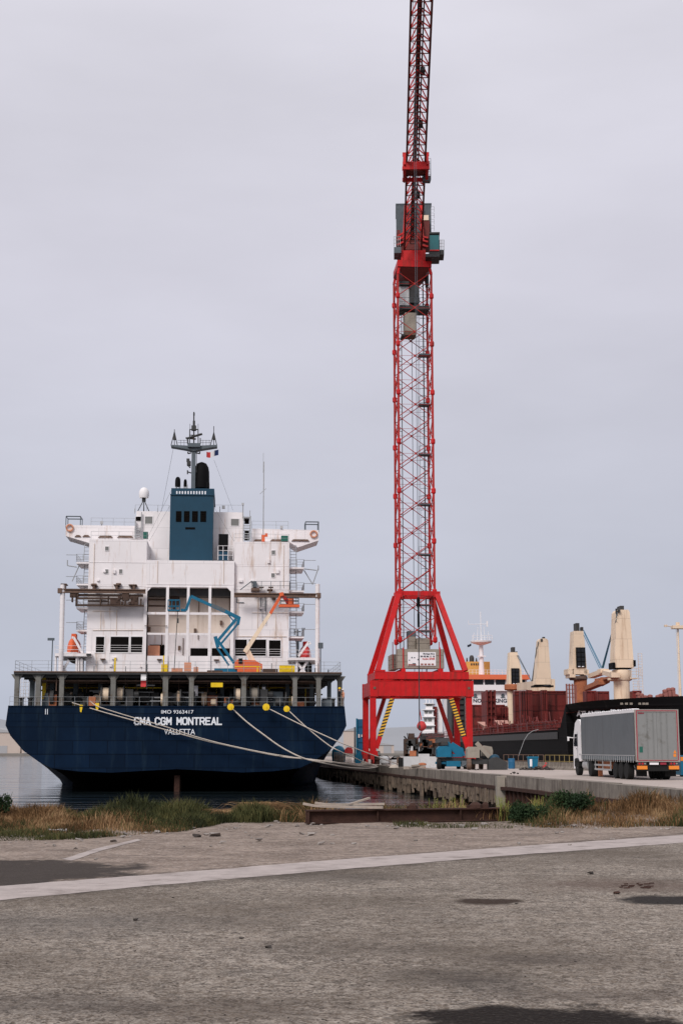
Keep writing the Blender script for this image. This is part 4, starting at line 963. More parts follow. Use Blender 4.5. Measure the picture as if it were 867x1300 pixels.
# flags
def flag(px0, px1, py0, py1, s_, mats, label, F=SF, droop=.0, vert=False, pole=None):
    a, b_ = F.L(px0, py0, s_), F.L(px1, py1, s_); n_ = 12; m_ = MB()
    vs = []
    for i in range(n_+1):
        t_ = i/n_
        for j in (0, 1):
            for yo in (0, .02):
                if vert: vs.append((a.x+(b_.x-a.x)*j*(1 if i % 2 else .9), s_+.08*math.sin(i*.9)+yo, a.z+(b_.z-a.z)*t_))
                else: vs.append((a.x+(b_.x-a.x)*t_, s_+.12*math.sin(t_*9)+yo, a.z+(b_.z-a.z)*(j*.75+.12*math.sin(t_*5)+.2*(1-t_) if droop else j)))
    for i in range(n_):
        m_.k = min(len(mats)-1, int(i/n_*len(mats))); b0 = i*4; b1 = b0+4
        m_.add([vs[b0], vs[b0+2], vs[b1+2], vs[b1], vs[b0+1], vs[b0+3], vs[b1+3], vs[b1+1]], [(0, 1, 2, 3), (7, 6, 5, 4), (0, 4, 5, 1), (1, 5, 6, 2), (2, 6, 7, 3), (3, 7, 4, 0)])
    return S(m_, 'flag', mats, label, 'flag', F)
flag(262.5, 277.5, 571.5, 581, ms, ['flagr', 'flagw', 'flagb'], 'small red, white and blue flag flying from the ship mast', droop=.1)
flag(179.3, 186, 856, 872, -.35, ['flagw', 'flagr'], 'white and red ensign hanging at the stern rail of the blue ship', vert=True)
m_ = MB(); a, b_ = L(186.5, 875, -.3), L(186.5, 843, -.3); m_.tube((a.x, -.3, a.z), (a.x, -.3, b_.z), .05, n=5); m_.box(a.x-.05, a.x+.05, -.3, .1, PZ1-.1, PZ1); P(m_, 'ensign_staff', 'dgrey', ship)
# deck clutter in front of the house
m_ = MB(); hb(145, 147.5, 835, 852, 40, 40.5, m_); hb(205, 213, 843, 853, 38, 39, m_); a, b_ = L(207, 853, 38), L(209, 832, 38); m_.box(a.x, b_.x, 38, 38.3, DK, b_.z); P(m_, 'yellow_rack', 'yellow', ship)
m_ = MB(); hb(218, 232, 848, 855, 35, 36, m_); hb(246, 252, 847, 853, 36, 37, m_); hb(234, 243, 841, 852, 38, 38.6, m_); P(m_, 'rusty_crate', 'peach', ship)
m_ = MB(); hb(334, 353, 849, 856, 20, 22, m_); hb(263, 283, 851, 857, 20, 22, m_); P(m_, 'deck_load', 'machine', ship)
m_ = MB()
for s_ in (2, 3.5):
    a, b_ = L(355, 857, s_), L(374, 845.5, s_)
    for i in range(13):
        x = a.x+(b_.x-a.x)*i/12; m_.box(x-.03, x+.03, s_, s_+.05, PZ1, b_.z)
    for t_ in (0, .5, 1): z = PZ1+(b_.z-PZ1)*t_; m_.box(a.x, b_.x, s_, s_+.06, z-.05, z+.05)
m_.box(a.x, b_.x, 2.6, 2.7, PZ1+.1, b_.z-.1)
S(m_, 'work_cage', 'yellow', 'yellow mesh work cage standing on the upper deck right of the orange lift', 'cage', SF)
m_ = MB(); a, b_ = L(373.5, 871, .1), L(390, 864, .1)
for (xa, ya), (xb, yb) in (((400, 858), (400, 848)), ((416, 858), (417, 850))): m_.tube(L(xa, ya, 1), L(xb, yb, 1), .06, n=5)
a, b_ = L(66, 853, 40), L(67, 812, 40); m_.tube((a.x, 40, DK), (a.x, 40, b_.z), .07, n=5); m_.box(a.x-.6, a.x+.2, 39.9, 40.2, b_.z-.1, b_.z+.2)
a, b_ = L(407, 853, 40), L(407, 818, 40); m_.tube((a.x, 40, DK), (a.x, 40, b_.z), .07, n=5); m_.box(a.x-.3, a.x+.3, 39.9, 40.2, b_.z-.5, b_.z+.2)
P(m_, 'light_stanchion', 'greyb', ship)
m_ = MB(); a = L(379, 851, 60)
for (x0, y0, x1, y1) in ((378, 799, 378, 822), (374, 802, 382, 802), (373, 808, 384, 808), (375, 814, 383, 814), (374, 799, 374, 806), (384, 797, 384, 806), (386.5, 797, 386.5, 800)): m_.tube(L(x0, y0, 70), L(x1, y1, 70), .09, n=5)
m_.tube(L(378, 815, 70), (L(378, 815, 70).x, 70, 6), .2, n=6); P(m_, 'forward_mast', 'greyb', ship)

# mooring ropes
QB = []
def rope(pts, label, r_=.055):
    P3 = [W(px, py, Y) if Y > 0 else None for px, py, Y in pts]
    # smooth with Catmull-Rom
    out_ = []
    for i in range(len(P3)-1):
        p0 = P3[max(i-1, 0)]; p1 = P3[i]; p2 = P3[i+1]; p3 = P3[min(i+2, len(P3)-1)]
        for k in range(6):
            t_ = k/6; out_.append(.5*((2*p1)+(-p0+p2)*t_+(2*p0-5*p1+4*p2-p3)*t_**2+(-p0+3*p1-3*p2+p3)*t_**3))
    out_.append(P3[-1]); m_ = MB(); m_.path(out_, r_, 5)
    S(m_, 'mooring_rope', 'rope', label, 'rope', FW, 'mooring ropes from the stern to the quay', 60)
Y0 = 133.2
rope([(294, 898.5, Y0+.7), (313, 916, Y0+.3), (334, 932, Y0), (358, 949, Y0-.3), (384, 962, Y0-.5), (406, 967.7, 133.5), (432, 972.8, 137), (450, 975, 141), (468, 975.3, 146), (480, 973.2, 150), (486, 971.2, 154)],
     'pale mooring rope sagging from the yellow guard just right of the ship name', .065)
rope([(92, 892, Y0+.7), (130, 903.5, Y0), (170, 914.7, Y0), (209, 926, Y0), (260, 940, Y0), (286, 946, Y0), (352, 959.5, Y0-.3), (384, 963.2, Y0-.4), (421, 968, 135), (450, 971.5, 141), (470, 973, 147), (486, 971, 154)],
     'lower of the two left ropes, crossing the transom under the home port name', .05)
rope([(115, 890, Y0+.7), (124, 896.5, Y0), (150, 905, Y0), (170, 911, Y0), (209, 922, Y0-.1), (245, 934, Y0-.1), (286, 945, Y0-.2), (352, 958.3, Y0-.5), (421, 967, 135), (450, 970.7, 141), (486, 971, 154)],
     'upper of the two left ropes, running through the lettering of the ship name', .045)
rope([(336, 897.5, Y0+.7), (342, 900, Y0+.3), (368, 913, Y0), (390, 923.7, Y0-.2), (415, 935, Y0-.4), (437.5, 945, Y0), (477, 960, 139), (496, 967, 143), (514, 972.5, 146)],
     'taut mooring rope from the middle yellow guard past the hull corner to the far bollard', .05)
rope([(362, 898, Y0+.7), (368.5, 904, Y0+.2), (390, 924, Y0), (416, 945, Y0-.3), (432, 954, Y0), (450, 962, 138), (464, 968.5, 144), (478, 971.5, 152)],
     'mooring rope from the rightmost yellow guard dropping steeply to the quay', .05)
for px, py, w_, lb in ((293, 897.5, 8.5, 'round yellow guard on the rope right of the ship name'), (338, 897.7, 9, 'round yellow guard in the middle of the stern rail ropes, largest one'), (364, 900, 8, 'round yellow guard nearest the right corner of the hull'),
                   (103.5, 897.5, 4, 'narrow yellow rope guard at the left of the transom, leftmost one'), (124, 895.5, 5, 'narrow yellow rope guard between the leftmost guard and the ship name')):
    c = W(px, py, 133.35); r_ = w_/13.7/2; m_ = MB()
    if w_ > 6: m_.lathe([(r_*.2, -.05), (r_, -.03), (r_, .03), (r_*.2, .05)], (c.x, c.y, c.z), 18, 'y'); m_.box(c.x-.08, c.x+.08, c.y-.1, c.y+.1, c.z-r_*.9, c.z+r_*.2)
    else: m_.prism([(c.x-r_, c.z+.2), (c.x+r_, c.z+.2), (c.x+r_*.8, c.z-.15), (c.x+r_*.3, c.z-.5), (c.x-r_*.5, c.z-.45)], c.y-.06, c.y+.06)
    S(m_, 'rope_guard', 'yellow', lb, 'rope guard', FW, 'yellow guards on the mooring ropes', 30)
def bollard(x, y, label):
    m_ = MB(); m_.lathe([(.3, 0), (.24, .12), (.2, .4), (.24, .5), (.36, .56), (.34, .66), (.1, .7)], (x, y, .02), 12)
    S(m_, 'bollard', 'rust', label, 'bollard', FW, 'bollards on the quay edge', 40)
a = W(486, 971, 154); bollard(a.x+.2, 154, 'rusty quay bollard holding the left ropes beside the crane foot')
a = W(514, 973, 146); bollard(a.x+.2, 146, 'rusty quay bollard under the crane holding the rope from the middle yellow guard')
a = W(478, 971, 157); bollard(3.9, 157.5, 'rusty quay bollard just behind the crane foot, farthest along the quay edge')

# people -------------------------------------------------------------
def person(F, base, label, top, legs, helmet, pose, hgt=1.76, face=0.):
    r_ = T('person', label, 'person', base, F)
    v = [(0, 0, .93), (0, .01, 1.12), (0, .0, 1.36), (0, -.01, 1.49), (0, -.02, 1.60), (0, -.02, 1.70)]
    rr = [.15, .145, .17, .065, .095, .085]
    ed = [(0, 1), (1, 2), (2, 3), (3, 4), (4, 5)]
    for sg in (-1, 1):
        b = len(v); v += [(sg*.1, 0, .84), (sg*.12, -.03, .48), (sg*.13, .02, .09), (sg*.14, -.13, .045)]; rr += [.095, .065, .048, .045]
        ed += [(0, b), (b, b+1), (b+1, b+2), (b+2, b+3)]
        b = len(v); el, ha, fi = pose[sg]
        v += [(sg*.2, 0, 1.38), el, ha, fi]; rr += [.065, .045, .035, .03]
        ed += [(2, b), (b, b+1), (b+1, b+2), (b+2, b+3)]
    me = bpy.data.meshes.new('body'); me.from_pydata(v, ed, []); o = bpy.data.objects.new('body', me); C.objects.link(o)
    o.modifiers.new('skin', 'SKIN'); me.skin_vertices[0].data[0].use_root = True
    for i, r0 in enumerate(rr): me.skin_vertices[0].data[i].radius = (r0, r0*(.75 if i < 3 else 1))
    o.modifiers.new('sub', 'SUBSURF').levels = 1
    dg = bpy.context.evaluated_depsgraph_get(); m2 = bpy.data.meshes.new_from_object(o.evaluated_get(dg))
    bpy.data.objects.remove(o)
    for mt in (M['skin'], M[legs], M[top], M['rubber']): m2.materials.append(mt)
    for p in m2.polygons:
        z = p.center.z; x = abs(p.center.x)
        p.material_index = 3 if z < .12 else (1 if z < .95 and x < .2 else (2 if z < 1.47 else 0)); p.use_smooth = True
    for p in m2.polygons:
        for sg in (-1, 1):
            if (p.center-Vector(pose[sg][2])).length < .1: p.material_index = 0
    b = bpy.data.objects.new('body', m2); C.objects.link(b); b.parent = r_
    OFF[r_.name] = Vector((0, 0, 0))
    m_ = MB(); m_.lathe([(.16, 1.68), (.135, 1.69), (.13, 1.75), (.1, 1.81), (.03, 1.835)], (0, -.02, 0), 12); P(m_, 'helmet', helmet, r_, 40)
    m_ = MB(); m_.box(-.02, .02, -.14, -.1, 1.6, 1.645); P(m_, 'nose', 'skin', r_)
    r_.rotation_euler.z = F.a+face; r_.scale = (hgt/1.8,)*3
    return r_
arm = {-1: ((-.26, -.04, 1.12), (-.2, -.25, 1.08), (-.17, -.33, 1.08)), 1: ((.26, -.02, 1.12), (.22, -.24, 1.15), (.18, -.32, 1.17))}
arm2 = {-1: ((-.27, -.08, 1.14), (-.2, -.32, 1.2), (-.16, -.4, 1.22)), 1: ((.25, -.02, 1.1), (.24, -.1, .86), (.24, -.12, .78))}
a = L(430.8, 895, .5); person(SF, (a.x, .5, DZ), 'worker in dark clothes and yellow helmet at the right end of the stern rail', 'navy', 'navy', 'yellow', arm, 1.8, R(60))
a = L(435.6, 895, .6); person(SF, (a.x, .6, DZ), 'worker in orange jacket and white helmet outermost at the stern corner', 'peach', 'brown', 'flagw', arm2, 1.68, R(-70))

# ============================================================ BOOM LIFTS ON THE SHIP
def wheels(m_, cx, cy, z, hw, hl, r_=.42, wd=.3):
    for sx in (-1, 1):
        for sy in (-1, 1):
            m_.lathe([(r_*.6, -wd/2), (r_*.95, -wd/2), (r_, -wd/4), (r_, wd/4), (r_*.95, wd/2), (r_*.6, wd/2)], (cx+sx*hw, cy+sy*hl, z+r_), 14, 'x')
LS = 25.
lift = T('boom_lift', 'blue articulated boom lift on the ship deck, arm zigzagging up to the recess', 'boom lift', (L(285, 855, LS).x, LS, DK), SF)
c = L(285, 850, LS); m_ = MB(); m_.box(c.x-1.4, c.x+1.6, LS-.9, LS+.9, DK+.35, DK+.8); P(m_, 'chassis', 'lblue', lift)
m_ = MB(); wheels(m_, c.x, LS, DK, 1., .95); P(m_, 'wheel', 'rubber', lift)
m_ = MB(); m_.box(c.x-1.1, c.x+1.7, LS-.8, LS+.8, DK+.8, DK+1.7); P(m_, 'turntable', 'lblue', lift)
def PL(*p): return [L(x, y, LS) for x, y in p]
m_ = MB(); p = PL((297.5, 842), (276, 812)); m_.bar(p[0], p[1], .28, .3); p = PL((291, 845), (275.5, 822)); m_.bar(p[0], p[1], .22, .22); P(m_, 'lower_arm', 'lblue', lift)
m_ = MB(); p = PL((275.5, 815), (300, 786)); m_.bar(p[0], p[1], .3, .32); p = PL((279.5, 819), (303, 791)); m_.bar(p[0], p[1], .2, .22)
m_.bar(*PL((273.5, 808), (277, 822)), .4, .4); P(m_, 'riser_arm', 'lblue', lift)
m_ = MB(); m_.bar(*PL((302, 793), (304, 783)), .35, .4); m_.bar(*PL((304, 785), (286, 776)), .38, .4); m_.bar(*PL((287, 777), (242.5, 757)), .3, .33); m_.bar(*PL((297, 789), (290, 780)), .14, .14); P(m_, 'main_boom', 'lblue', lift)
m_ = MB(); m_.bar(*PL((287, 776), (269, 768)), .32, .36); P(m_, 'boom_sleeve', 'greyb', lift)
m_ = MB(); m_.bar(*PL((242.5, 757), (236.5, 775)), .3, .3); m_.bar(*PL((236.5, 775), (230, 774.5)), .28, .3); m_.bar(*PL((241, 765), (236, 772)), .12, .12); P(m_, 'jib', 'lblue', lift)
def basket(m_, x0, x1, y0, y1, dep=.9, PLL=PL):
    (a, b_) = PLL((x0, y1), (x1, y0)); m_.box(a.x, b_.x, LS-dep/2, LS+dep/2, a.z, a.z+.16)
    for yy in (LS-dep/2, LS+dep/2):
        for x in np.linspace(a.x, b_.x, 4): m_.tube((x, yy, a.z), (x, yy, b_.z), .03, n=4)
        for z in (a.z+.55, b_.z): m_.tube((a.x, yy, z), (b_.x, yy, z), .035, n=4)
    for x in (a.x, b_.x):
        for z in (a.z+.55, b_.z): m_.tube((x, LS-dep/2, z), (x, LS+dep/2, z), .035, n=4)
m_ = MB(); basket(m_, 213.5, 228.5, 762, 776); P(m_, 'basket', 'lblue', lift)
m_ = MB(); p = PL((226, 776), (224.5, 800), (221.5, 850)); m_.path(p, .04, 4); m_.bar(*PL((226, 785), (226, 791)), .2, .2); P(m_, 'hanging_hose', 'dgrey', lift)
lift2 = T('boom_lift', 'beige telescopic boom lift with orange body and orange tip reaching the right rail beam', 'boom lift', (L(315, 855, LS).x, LS, DK), SF)
def side(x0, x1, y0, y1, m_, d0=-.9, d1=.9):
    a, b_ = PL((x0, y1), (x1, y0)); m_.box(a.x, b_.x, LS+d0, LS+d1, a.z, b_.z)
m_ = MB(); a, b_ = PL((298, 850), (333, 838)); w_ = b_.x-a.x
m_.prism([(a.x, a.z), (b_.x, a.z), (b_.x, a.z+.55), (b_.x-.5, a.z+.8), (a.x+w_*.75, b_.z-.1), (a.x+.3, b_.z), (a.x, b_.z-.3)], LS-1.0, LS+1.0); P(m_, 'turntable', 'orange', lift2)
m_ = MB(); m_.box(a.x+.3, b_.x-.3, LS-1, LS+1, DK+.3, a.z); P(m_, 'chassis', 'orange', lift2)
m_ = MB(); wheels(m_, (a.x+b_.x)/2, LS, DK, 1.1, 1.05, .45); side(303, 308, 836.5, 843, m_, -1.1, -.5); P(m_, 'wheel', 'rubber', lift2)
m_ = MB(); m_.bar(*PL((323, 840), (314, 823)), .28, .35); m_.bar(*PL((318, 840), (312, 825)), .22, .25); m_.bar(*PL((311, 828), (315, 822)), .5, .5); P(m_, 'riser', 'cream', lift2)
m_ = MB(); m_.bar(*PL((311.5, 827), (343, 779)), .42, .5, w2=.3); P(m_, 'main_boom', 'cream', lift2)
m_ = MB(); m_.bar(*PL((326, 806), (345, 778)), .18, .2); P(m_, 'boom_groove', 'dgrey', lift2)
m_ = MB(); m_.bar(*PL((342, 781), (357.5, 755)), .3, .33); m_.bar(*PL((355, 755), (360, 754)), .5, .4); P(m_, 'boom_extension', 'orange', lift2)
m_ = MB(); m_.bar(*PL((358, 755), (367, 768)), .26, .3); m_.bar(*PL((362, 757), (370, 767)), .14, .14); P(m_, 'jib', 'dred', lift2)
m_ = MB(); side(354, 380, 768, 771, m_, -.5, .5); side(366, 373, 760, 769, m_, -.3, .3); P(m_, 'basket_floor', 'orange', lift2)
m_ = MB(); basket(m_, 356, 379, 759, 769); P(m_, 'basket_rail', 'dgrey', lift2)
# basket cage in front of the orange lift
m_ = MB(); a, b_ = L(327, 857, 8), L(330, 845, 8); 
for x0 in (327, 330.5): q = L(x0, 850, 8); m_.box(q.x-.05, q.x+.05, 8, 8.1, PZ1, L(x0, 846, 8).z)
q0, q1 = L(298, 846, 8), L(330.5, 846, 8); m_.box(q0.x, q1.x, 8, 8.06, q0.z-.05, q0.z+.03); P(m_, 'yellow_barrier', 'yellow', ship)

# ============================================================ RED TOWER CRANE
c0 = W(535, 950, 165)
CF = Frame(c0.x, 165, SA); K = CF.L
crane = T('tower_crane', 'very tall red lattice tower crane on a four legged portal at the quay edge', 'crane', (0, 4, 0), CF)
BD = 10.2      # depth of the portal
def kb(x0, x1, y0, y1, s0_, s1_, m_=None):
    m_ = m_ or MB(); a, b_ = K(x0, y1, s0_), K(x1, y0, s0_); m_.box(a.x, b_.x, s0_, s1_, a.z, b_.z); return m_
# girders
xl, xr = K(470, 875, 0).x, K(600.5, 875, 0).x
g0, g1 = K(535, 883, 0).z, K(535, 865, 0).z
for s_ in (0, BD-.9):
    m_ = MB(); m_.box(xl, xr, s_, s_+.9, g0, g1)
    for x in (xl-.03, xr-.87): m_.box(x, x+.9, s_-.04, s_+.94, g0-.12, g1+.08)
    for x in np.linspace(xl+1.8, xr-1.8, 6): m_.box(x-.04, x+.04, s_-.03, s_, g0+.05, g1-.05)
    m_.box(xl, xr, s_-.03, s_+.93, g1-.02, g1+.05); m_.box(xl, xr, s_-.03, s_+.93, g0-.05, g0+.02)
    o = P(m_, 'portal_girder', 'red', crane)
    m_ = MB()
    for x in (xl+.5, xr-.5): m_.lathe([(.16, -.08), (.16, 0)], (x, s_-.03, (g0+g1)/2+.05), 12, 'y')
    P(m_, 'pin', 'brown', o)
for x in (xl-.0, xr-.85):
    m_ = MB(); m_.box(x+.02, x+.83, .96, BD-.96, g0+.03, g1-.03); P(m_, 'side_girder', 'red', crane)
# upper frame
u0, u1 = K(535, 862, .2).z, K(535, 851.5, .2).z
ax0, ax1 = K(476, 860, .2).x, K(595, 860, .2).x
m_ = MB()
for s_ in (.2, BD-.9): m_.box(ax0, ax1, s_, s_+.7, u0, u0+.85)
for x in (ax0, ax1-.7): m_.box(x, x+.7, .9, BD-.9, u0+.02, u0+.83)
for x in (ax0+.3, ax1-1.5):
    for s_ in (.15, BD-.95): m_.box(x-.3, x+.9, s_, s_+.8, u0+.83, u1+.1)
m_.box(ax0+2.2, ax1-2.2, 2.6, 3.2, u0+.3, u1-.05); m_.box(ax0+2.2, ax1-2.2, 7., 7.6, u0+.3, u1-.05)
for x in (K(510, 850, 2.5).x, K(557.5, 850, 2.5).x): m_.box(x-.22, x+.22, .8, BD-1, u1-.6, K(535, 849, 1).z)
for x in np.linspace(ax0+.8, ax1-.8, 5):
    for s_ in (.4, BD-.6): m_.box(x-.15, x+.15, s_, s_+.4, g1, u0)
P(m_, 'upper_frame', 'red', crane)
# legs
lx = [(K(474, 950, 0).x), (K(596.5, 950, 0).x)]
for i, x in enumerate(lx):
    for s_ in (.1, BD-.85):
        m_ = MB(); m_.bar((x, s_+.38, 1.1), (x, s_+.38, g0), .68, .72, (0, 1, 0)); m_.box(x-.5, x+.5, s_-.05, s_+.8, 1., 1.5); P(m_, 'portal_leg', 'red', crane)
        m_ = MB(); m_.box(x-.45, x+.45, s_-1.2, s_+1.9, .55, 1.1)
        for w_ in (-1., .15, 1.35): m_.lathe([(.3, -.14), (.3, .14)], (x, s_+w_, .33), 12, 'x')
        P(m_, 'rail_bogie', 'dred', crane)
# diagonal struts inside the portal, painted with hazard stripes on the front pair
def stripes():
    m = bpy.data.materials.new('hazard_stripes'); m.use_nodes = True; t = m.node_tree; b = t.nodes['Principled BSDF']; b.inputs['Roughness'].default_value = .55
    tcn = t.nodes.new('ShaderNodeTexCoord'); mp = t.nodes.new('ShaderNodeMapping'); t.links.new(tcn.outputs['Object'], mp.inputs[0])
    wv = t.nodes.new('ShaderNodeTexWave'); wv.wave_type = 'BANDS'; wv.bands_direction = 'Z'; wv.wave_profile = 'SAW'; wv.inputs['Scale'].default_value = .95
    mp.inputs['Rotation'].default_value = (0, R(14), 0); t.links.new(mp.outputs[0], wv.inputs[0])
    rp = t.nodes.new('ShaderNodeValToRGB'); rp.color_ramp.interpolation = 'CONSTANT'; rp.color_ramp.elements[0].color = (.75, .42, .03, 1); rp.color_ramp.elements[1].color = (.012, .012, .012, 1); rp.color_ramp.elements[1].position = .5
    t.links.new(wv.outputs[0], rp.inputs[0]); t.links.new(rp.outputs[0], b.inputs['Base Color']); return m
M['hazard'] = stripes()
for s_ in (.45, BD-.5):
    for (xt, xb) in ((499, 477.5), (571, 593.5)):
        if s_ > 5:
            q = MB(); k_ = .944; f = lambda x: 298+(x-298)*k_
            a = K(f(xt), 883, s_); b_ = K(f(xb), 955, s_); a.z = g0; b_.z = 1.8; q.bar(b_, a, .46, .46, (0, 1, 0)); P(q, 'portal_strut', 'dred', crane)
        else:
            a = K(xt, 883, s_); b_ = K(xb, 955, s_); a.z = g0; b_.z = 1.8; d = a-b_
            q = MB(); q.bar(b_, b_+d*.22, .5, .5, (0, 1, 0)); q.bar(b_+d*.94, a, .5, .5, (0, 1, 0)); o = P(q, 'portal_strut', 'red', crane)
            q = MB(); q.bar(b_+d*.22, b_+d*.94, .5, .5, (0, 1, 0)); P(q, 'hazard_sleeve', 'hazard', o)
# tower
TS0, TS1 = 3.1, 7.2
tx0, tx1 = K(507, 700, TS0).x, K(551, 700, TS0).x
zr = K(529, 753, TS0).z          # ring beam
dz = (K(529, 560, TS0).z-K(529, 751, TS0).z)/6
zt = K(529, 344, TS0).z
m_ = MB()
for s_ in (TS0-.15, TS1-.3): m_.box(tx0-.1, tx1+.1, s_, s_+.45, zr-.3, zr+.25)
for x in (tx0-.2, tx1-.2): m_.box(x, x+.4, TS0+.3, TS1-.3, zr-.28, zr+.23)
P(m_, 'ring_beam', 'red', crane)
# sloping struts carrying the tower
for (xt, yt, xb, yb, s_t, s_b) in ((506, 758, 479.4, 850, TS0, .5), (554, 758, 590.5, 848, TS0, .5)):
    a, b_ = K(xt, yt, s_t), K(xb, yb, s_b); a.z = zr; b_.z = u1
    m_ = MB(); m_.bar(b_, a, .6, .62, (0, 1, 0)); m_.box(a.x-.4, a.x+.4, a.y-.35, a.y+.35, a.z-.5, a.z+.2); P(m_, 'sloping_strut', 'red', crane)
    m_ = MB(); a2 = Vector((a.x, TS1, zr)); b2 = Vector((b_.x, BD-.5, u1)); m_.bar(b2, a2, .6, .62, (0, 1, 0)); P(m_, 'sloping_strut', 'red', crane)
corners = [(tx0, TS0), (tx1, TS0), (tx1, TS1), (tx0, TS1)]
zb0 = u1
z = K(529, 751, TS0).z
levels = [zb0]+[z-dz*k for k in (2, 1) if z-dz*k > zb0+.4]+[]
z0_ = z; lev = []
k = -2
while z0_+dz*k < zt-.1: lev.append(z0_+dz*k); k += 1
lev[0] = max(lev[0], zb0)
def lac(m_, za, zb_, r_=.05):
    for i in range(4):
        (xa, ya), (xb, yb) = corners[i], corners[(i+1) % 4]
        m_.tube((xa, ya, za), (xb, yb, zb_), r_, n=5); m_.tube((xb, yb, za), (xa, ya, zb_), r_, n=5)
        zm = (za+zb_)/2; m_.tube((xa, ya, zm), (xb, yb, zm), .022, n=4)
        mx_ = Vector(((xa+xb)/2, (ya+yb)/2, zm)); m_.box(mx_.x-.12, mx_.x+.12, mx_.y-.12, mx_.y+.12, zm-.12, zm+.12)
i = 0
while i < len(lev)-1:
    j = min(i+2, len(lev)-1); za, zb_ = lev[i], lev[j]; m_ = MB()
    for (x, y) in corners:
        m_.bar((x, y, za), (x, y, zb_), .24, .24, (0, 1, 0))
    for k in range(i, j): lac(m_, lev[k], lev[k+1])
    o = P(m_, 'tower_section', 'dred', crane)
    m_ = MB()
    for (x, y) in corners: m_.lathe([(.2, -.34), (.27, -.2), (.27, .2), (.2, .34)], (x, y, za if i else za+.4), 8)
    # joints sit mid bay in the photo
    P(m_, 'tower_joint', 'red', o)
    i = j
ztop = lev[-1]
# ladders, lift rail and rest platforms inside
m_ = MB()
x = tx1-.55
m_.ladder((x, TS1-.4, zb0), (x, TS1-.4, ztop), .5, (0, 1, 0), .4, .04)
for zz in np.arange(zb0+1, ztop, .9): m_.path([(x-.1+.4*math.cos(t), TS1-.4-.45*math.sin(t), zz) for t in np.linspace(0, math.pi, 6)], .025, 4)
P(m_, 'ladder', 'dgrey', crane)
m_ = MB(); x = tx0+.65; m_.ladder((x, TS1-.5, zb0), (x, TS1-.5, ztop), .4, (1, 0, 0), 1.45, .05)
for zz in np.arange(zb0+1, ztop, 1.45): m_.box(x-.35, x-.05, TS1-.6, TS1-.4, zz-.12, zz+.12)
P(m_, 'lift_rail', 'dgrey', crane)
m_ = MB()
for y_ in (451, 514, 577, 640.5, 704, 768, 801):
    a, b_ = K(531, y_, TS1-1), K(547, y_, TS1-1); m_.box(a.x, b_.x, TS1-1.6, TS1-.2, a.z-.1, a.z+.05); m_.rail((a.x, TS1-1.6, a.z), (b_.x, TS1-1.6, a.z), .9, 2, .02, 2)
P(m_, 'rest_platform', 'greyb', crane)
m_ = MB(); m_.tube(((tx0+tx1)/2+.1, TS1-.2, zb0), ((tx0+tx1)/2+.1, TS1-.2, ztop), .04, n=5)
m_.tube(((tx0+tx1)/2+1., TS1-.2, zb0), ((tx0+tx1)/2+1., TS1-.2, ztop), .025, n=5); P(m_, 'supply_cable', 'greyb', crane)
m_ = MB(); kb(514, 528.5, 397, 420, 4, 6, m_); P(m_, 'lift_cabin', 'ballast', crane)
m_ = MB(); kb(514, 528.5, 420, 425, 4, 6, m_); P(m_, 'lift_cabin_base', 'brown', crane)
m_ = MB(); kb(507, 519, 364, 388, 4.5, 6, m_); P(m_, 'electrical_cabinet', 'ibcw', crane)
m_ = MB(); kb(507.5, 545, 388, 392, 4, 6.6, m_); kb(520, 532, 361, 384, 4.5, 6, m_); kb(541, 544, 345, 362, 5, 6, m_); kb(507, 519, 357, 361, 4, 6, m_); kb(510, 514, 424, 426, 4, 6, m_); P(m_, 'upper_platform', 'dgrey', crane)
m_ = MB(); a, b_ = K(507, 388, 4), K(545, 388, 4); m_.rail((a.x, 3.8, a.z), (b_.x, 3.8, a.z), 1., 6, .025, 2); P(m_, 'upper_platform_railing', 'greyb', crane)
# ballast
def ballast(x0, x1, y0, y1, s0_, s1_, rows):
    a, b_ = K(x0, y1, s0_), K(x1, y0, s0_); h = (b_.z-a.z)/rows
    for r_ in range(rows):
        m_ = MB(); z0_ = a.z+r_*h; c_ = .12
        m_.prism([(a.x+c_, s0_), (b_.x-c_, s0_), (b_.x, s0_+c_), (b_.x, s1_-c_), (b_.x-c_, s1_), (a.x+c_, s1_), (a.x, s1_-c_), (a.x, s0_+c_)], z0_+.015, z0_+h-.015, 'z'); P(m_, 'ballast_block', 'ballast', crane)
ballast(504.5, 563.5, 824, 848.5, .9, 2.7, 3); ballast(508, 562, 826, 848.5, 7.7, 9.5, 3)
ballast(497, 505.5, 830.5, 850, 4, 8, 3)
ballast(529, 546, 810, 824, 4, 6.2, 2); ballast(518.5, 528, 808, 826, 4.5, 6.2, 3)
m_ = MB(); kb(517.5, 528, 801, 808, 4.6, 6, m_); P(m_, 'transformer', 'greyb', crane)
m_ = MB()
for px in (512, 558.5):
    a, b_ = K(px, 849, .8), K(px, 823, .8); m_.box(a.x-.06, a.x+.06, .78, .86, a.z-.8, b_.z+.1); m_.box(a.x-.25, a.x+.25, .75, .95, a.z-.6, a.z)
for px in (498.5, 503, 557.5): a, b_ = K(px, 849, 3), K(px, 815, 3); m_.tube((a.x, 2.9, a.z), (a.x, 2.9, b_.z), .05, n=5)
P(m_, 'ballast_clamp', 'red', crane)
m_ = MB(); kb(517.5, 553, 828, 845, .82, .88, m_); sg = P(m_, 'sign_board', 'sign', crane)
def kt(s_, x0, x1, y0, y1, mat, of=.02):
    a, b_ = K(x0, y1, .8), K(x1, y0, .8); m_ = MB(); text(m_, s_, a.x, b_.x, a.z, b_.z, .80, of); P(m_, 'sign_lettering', mat, sg)
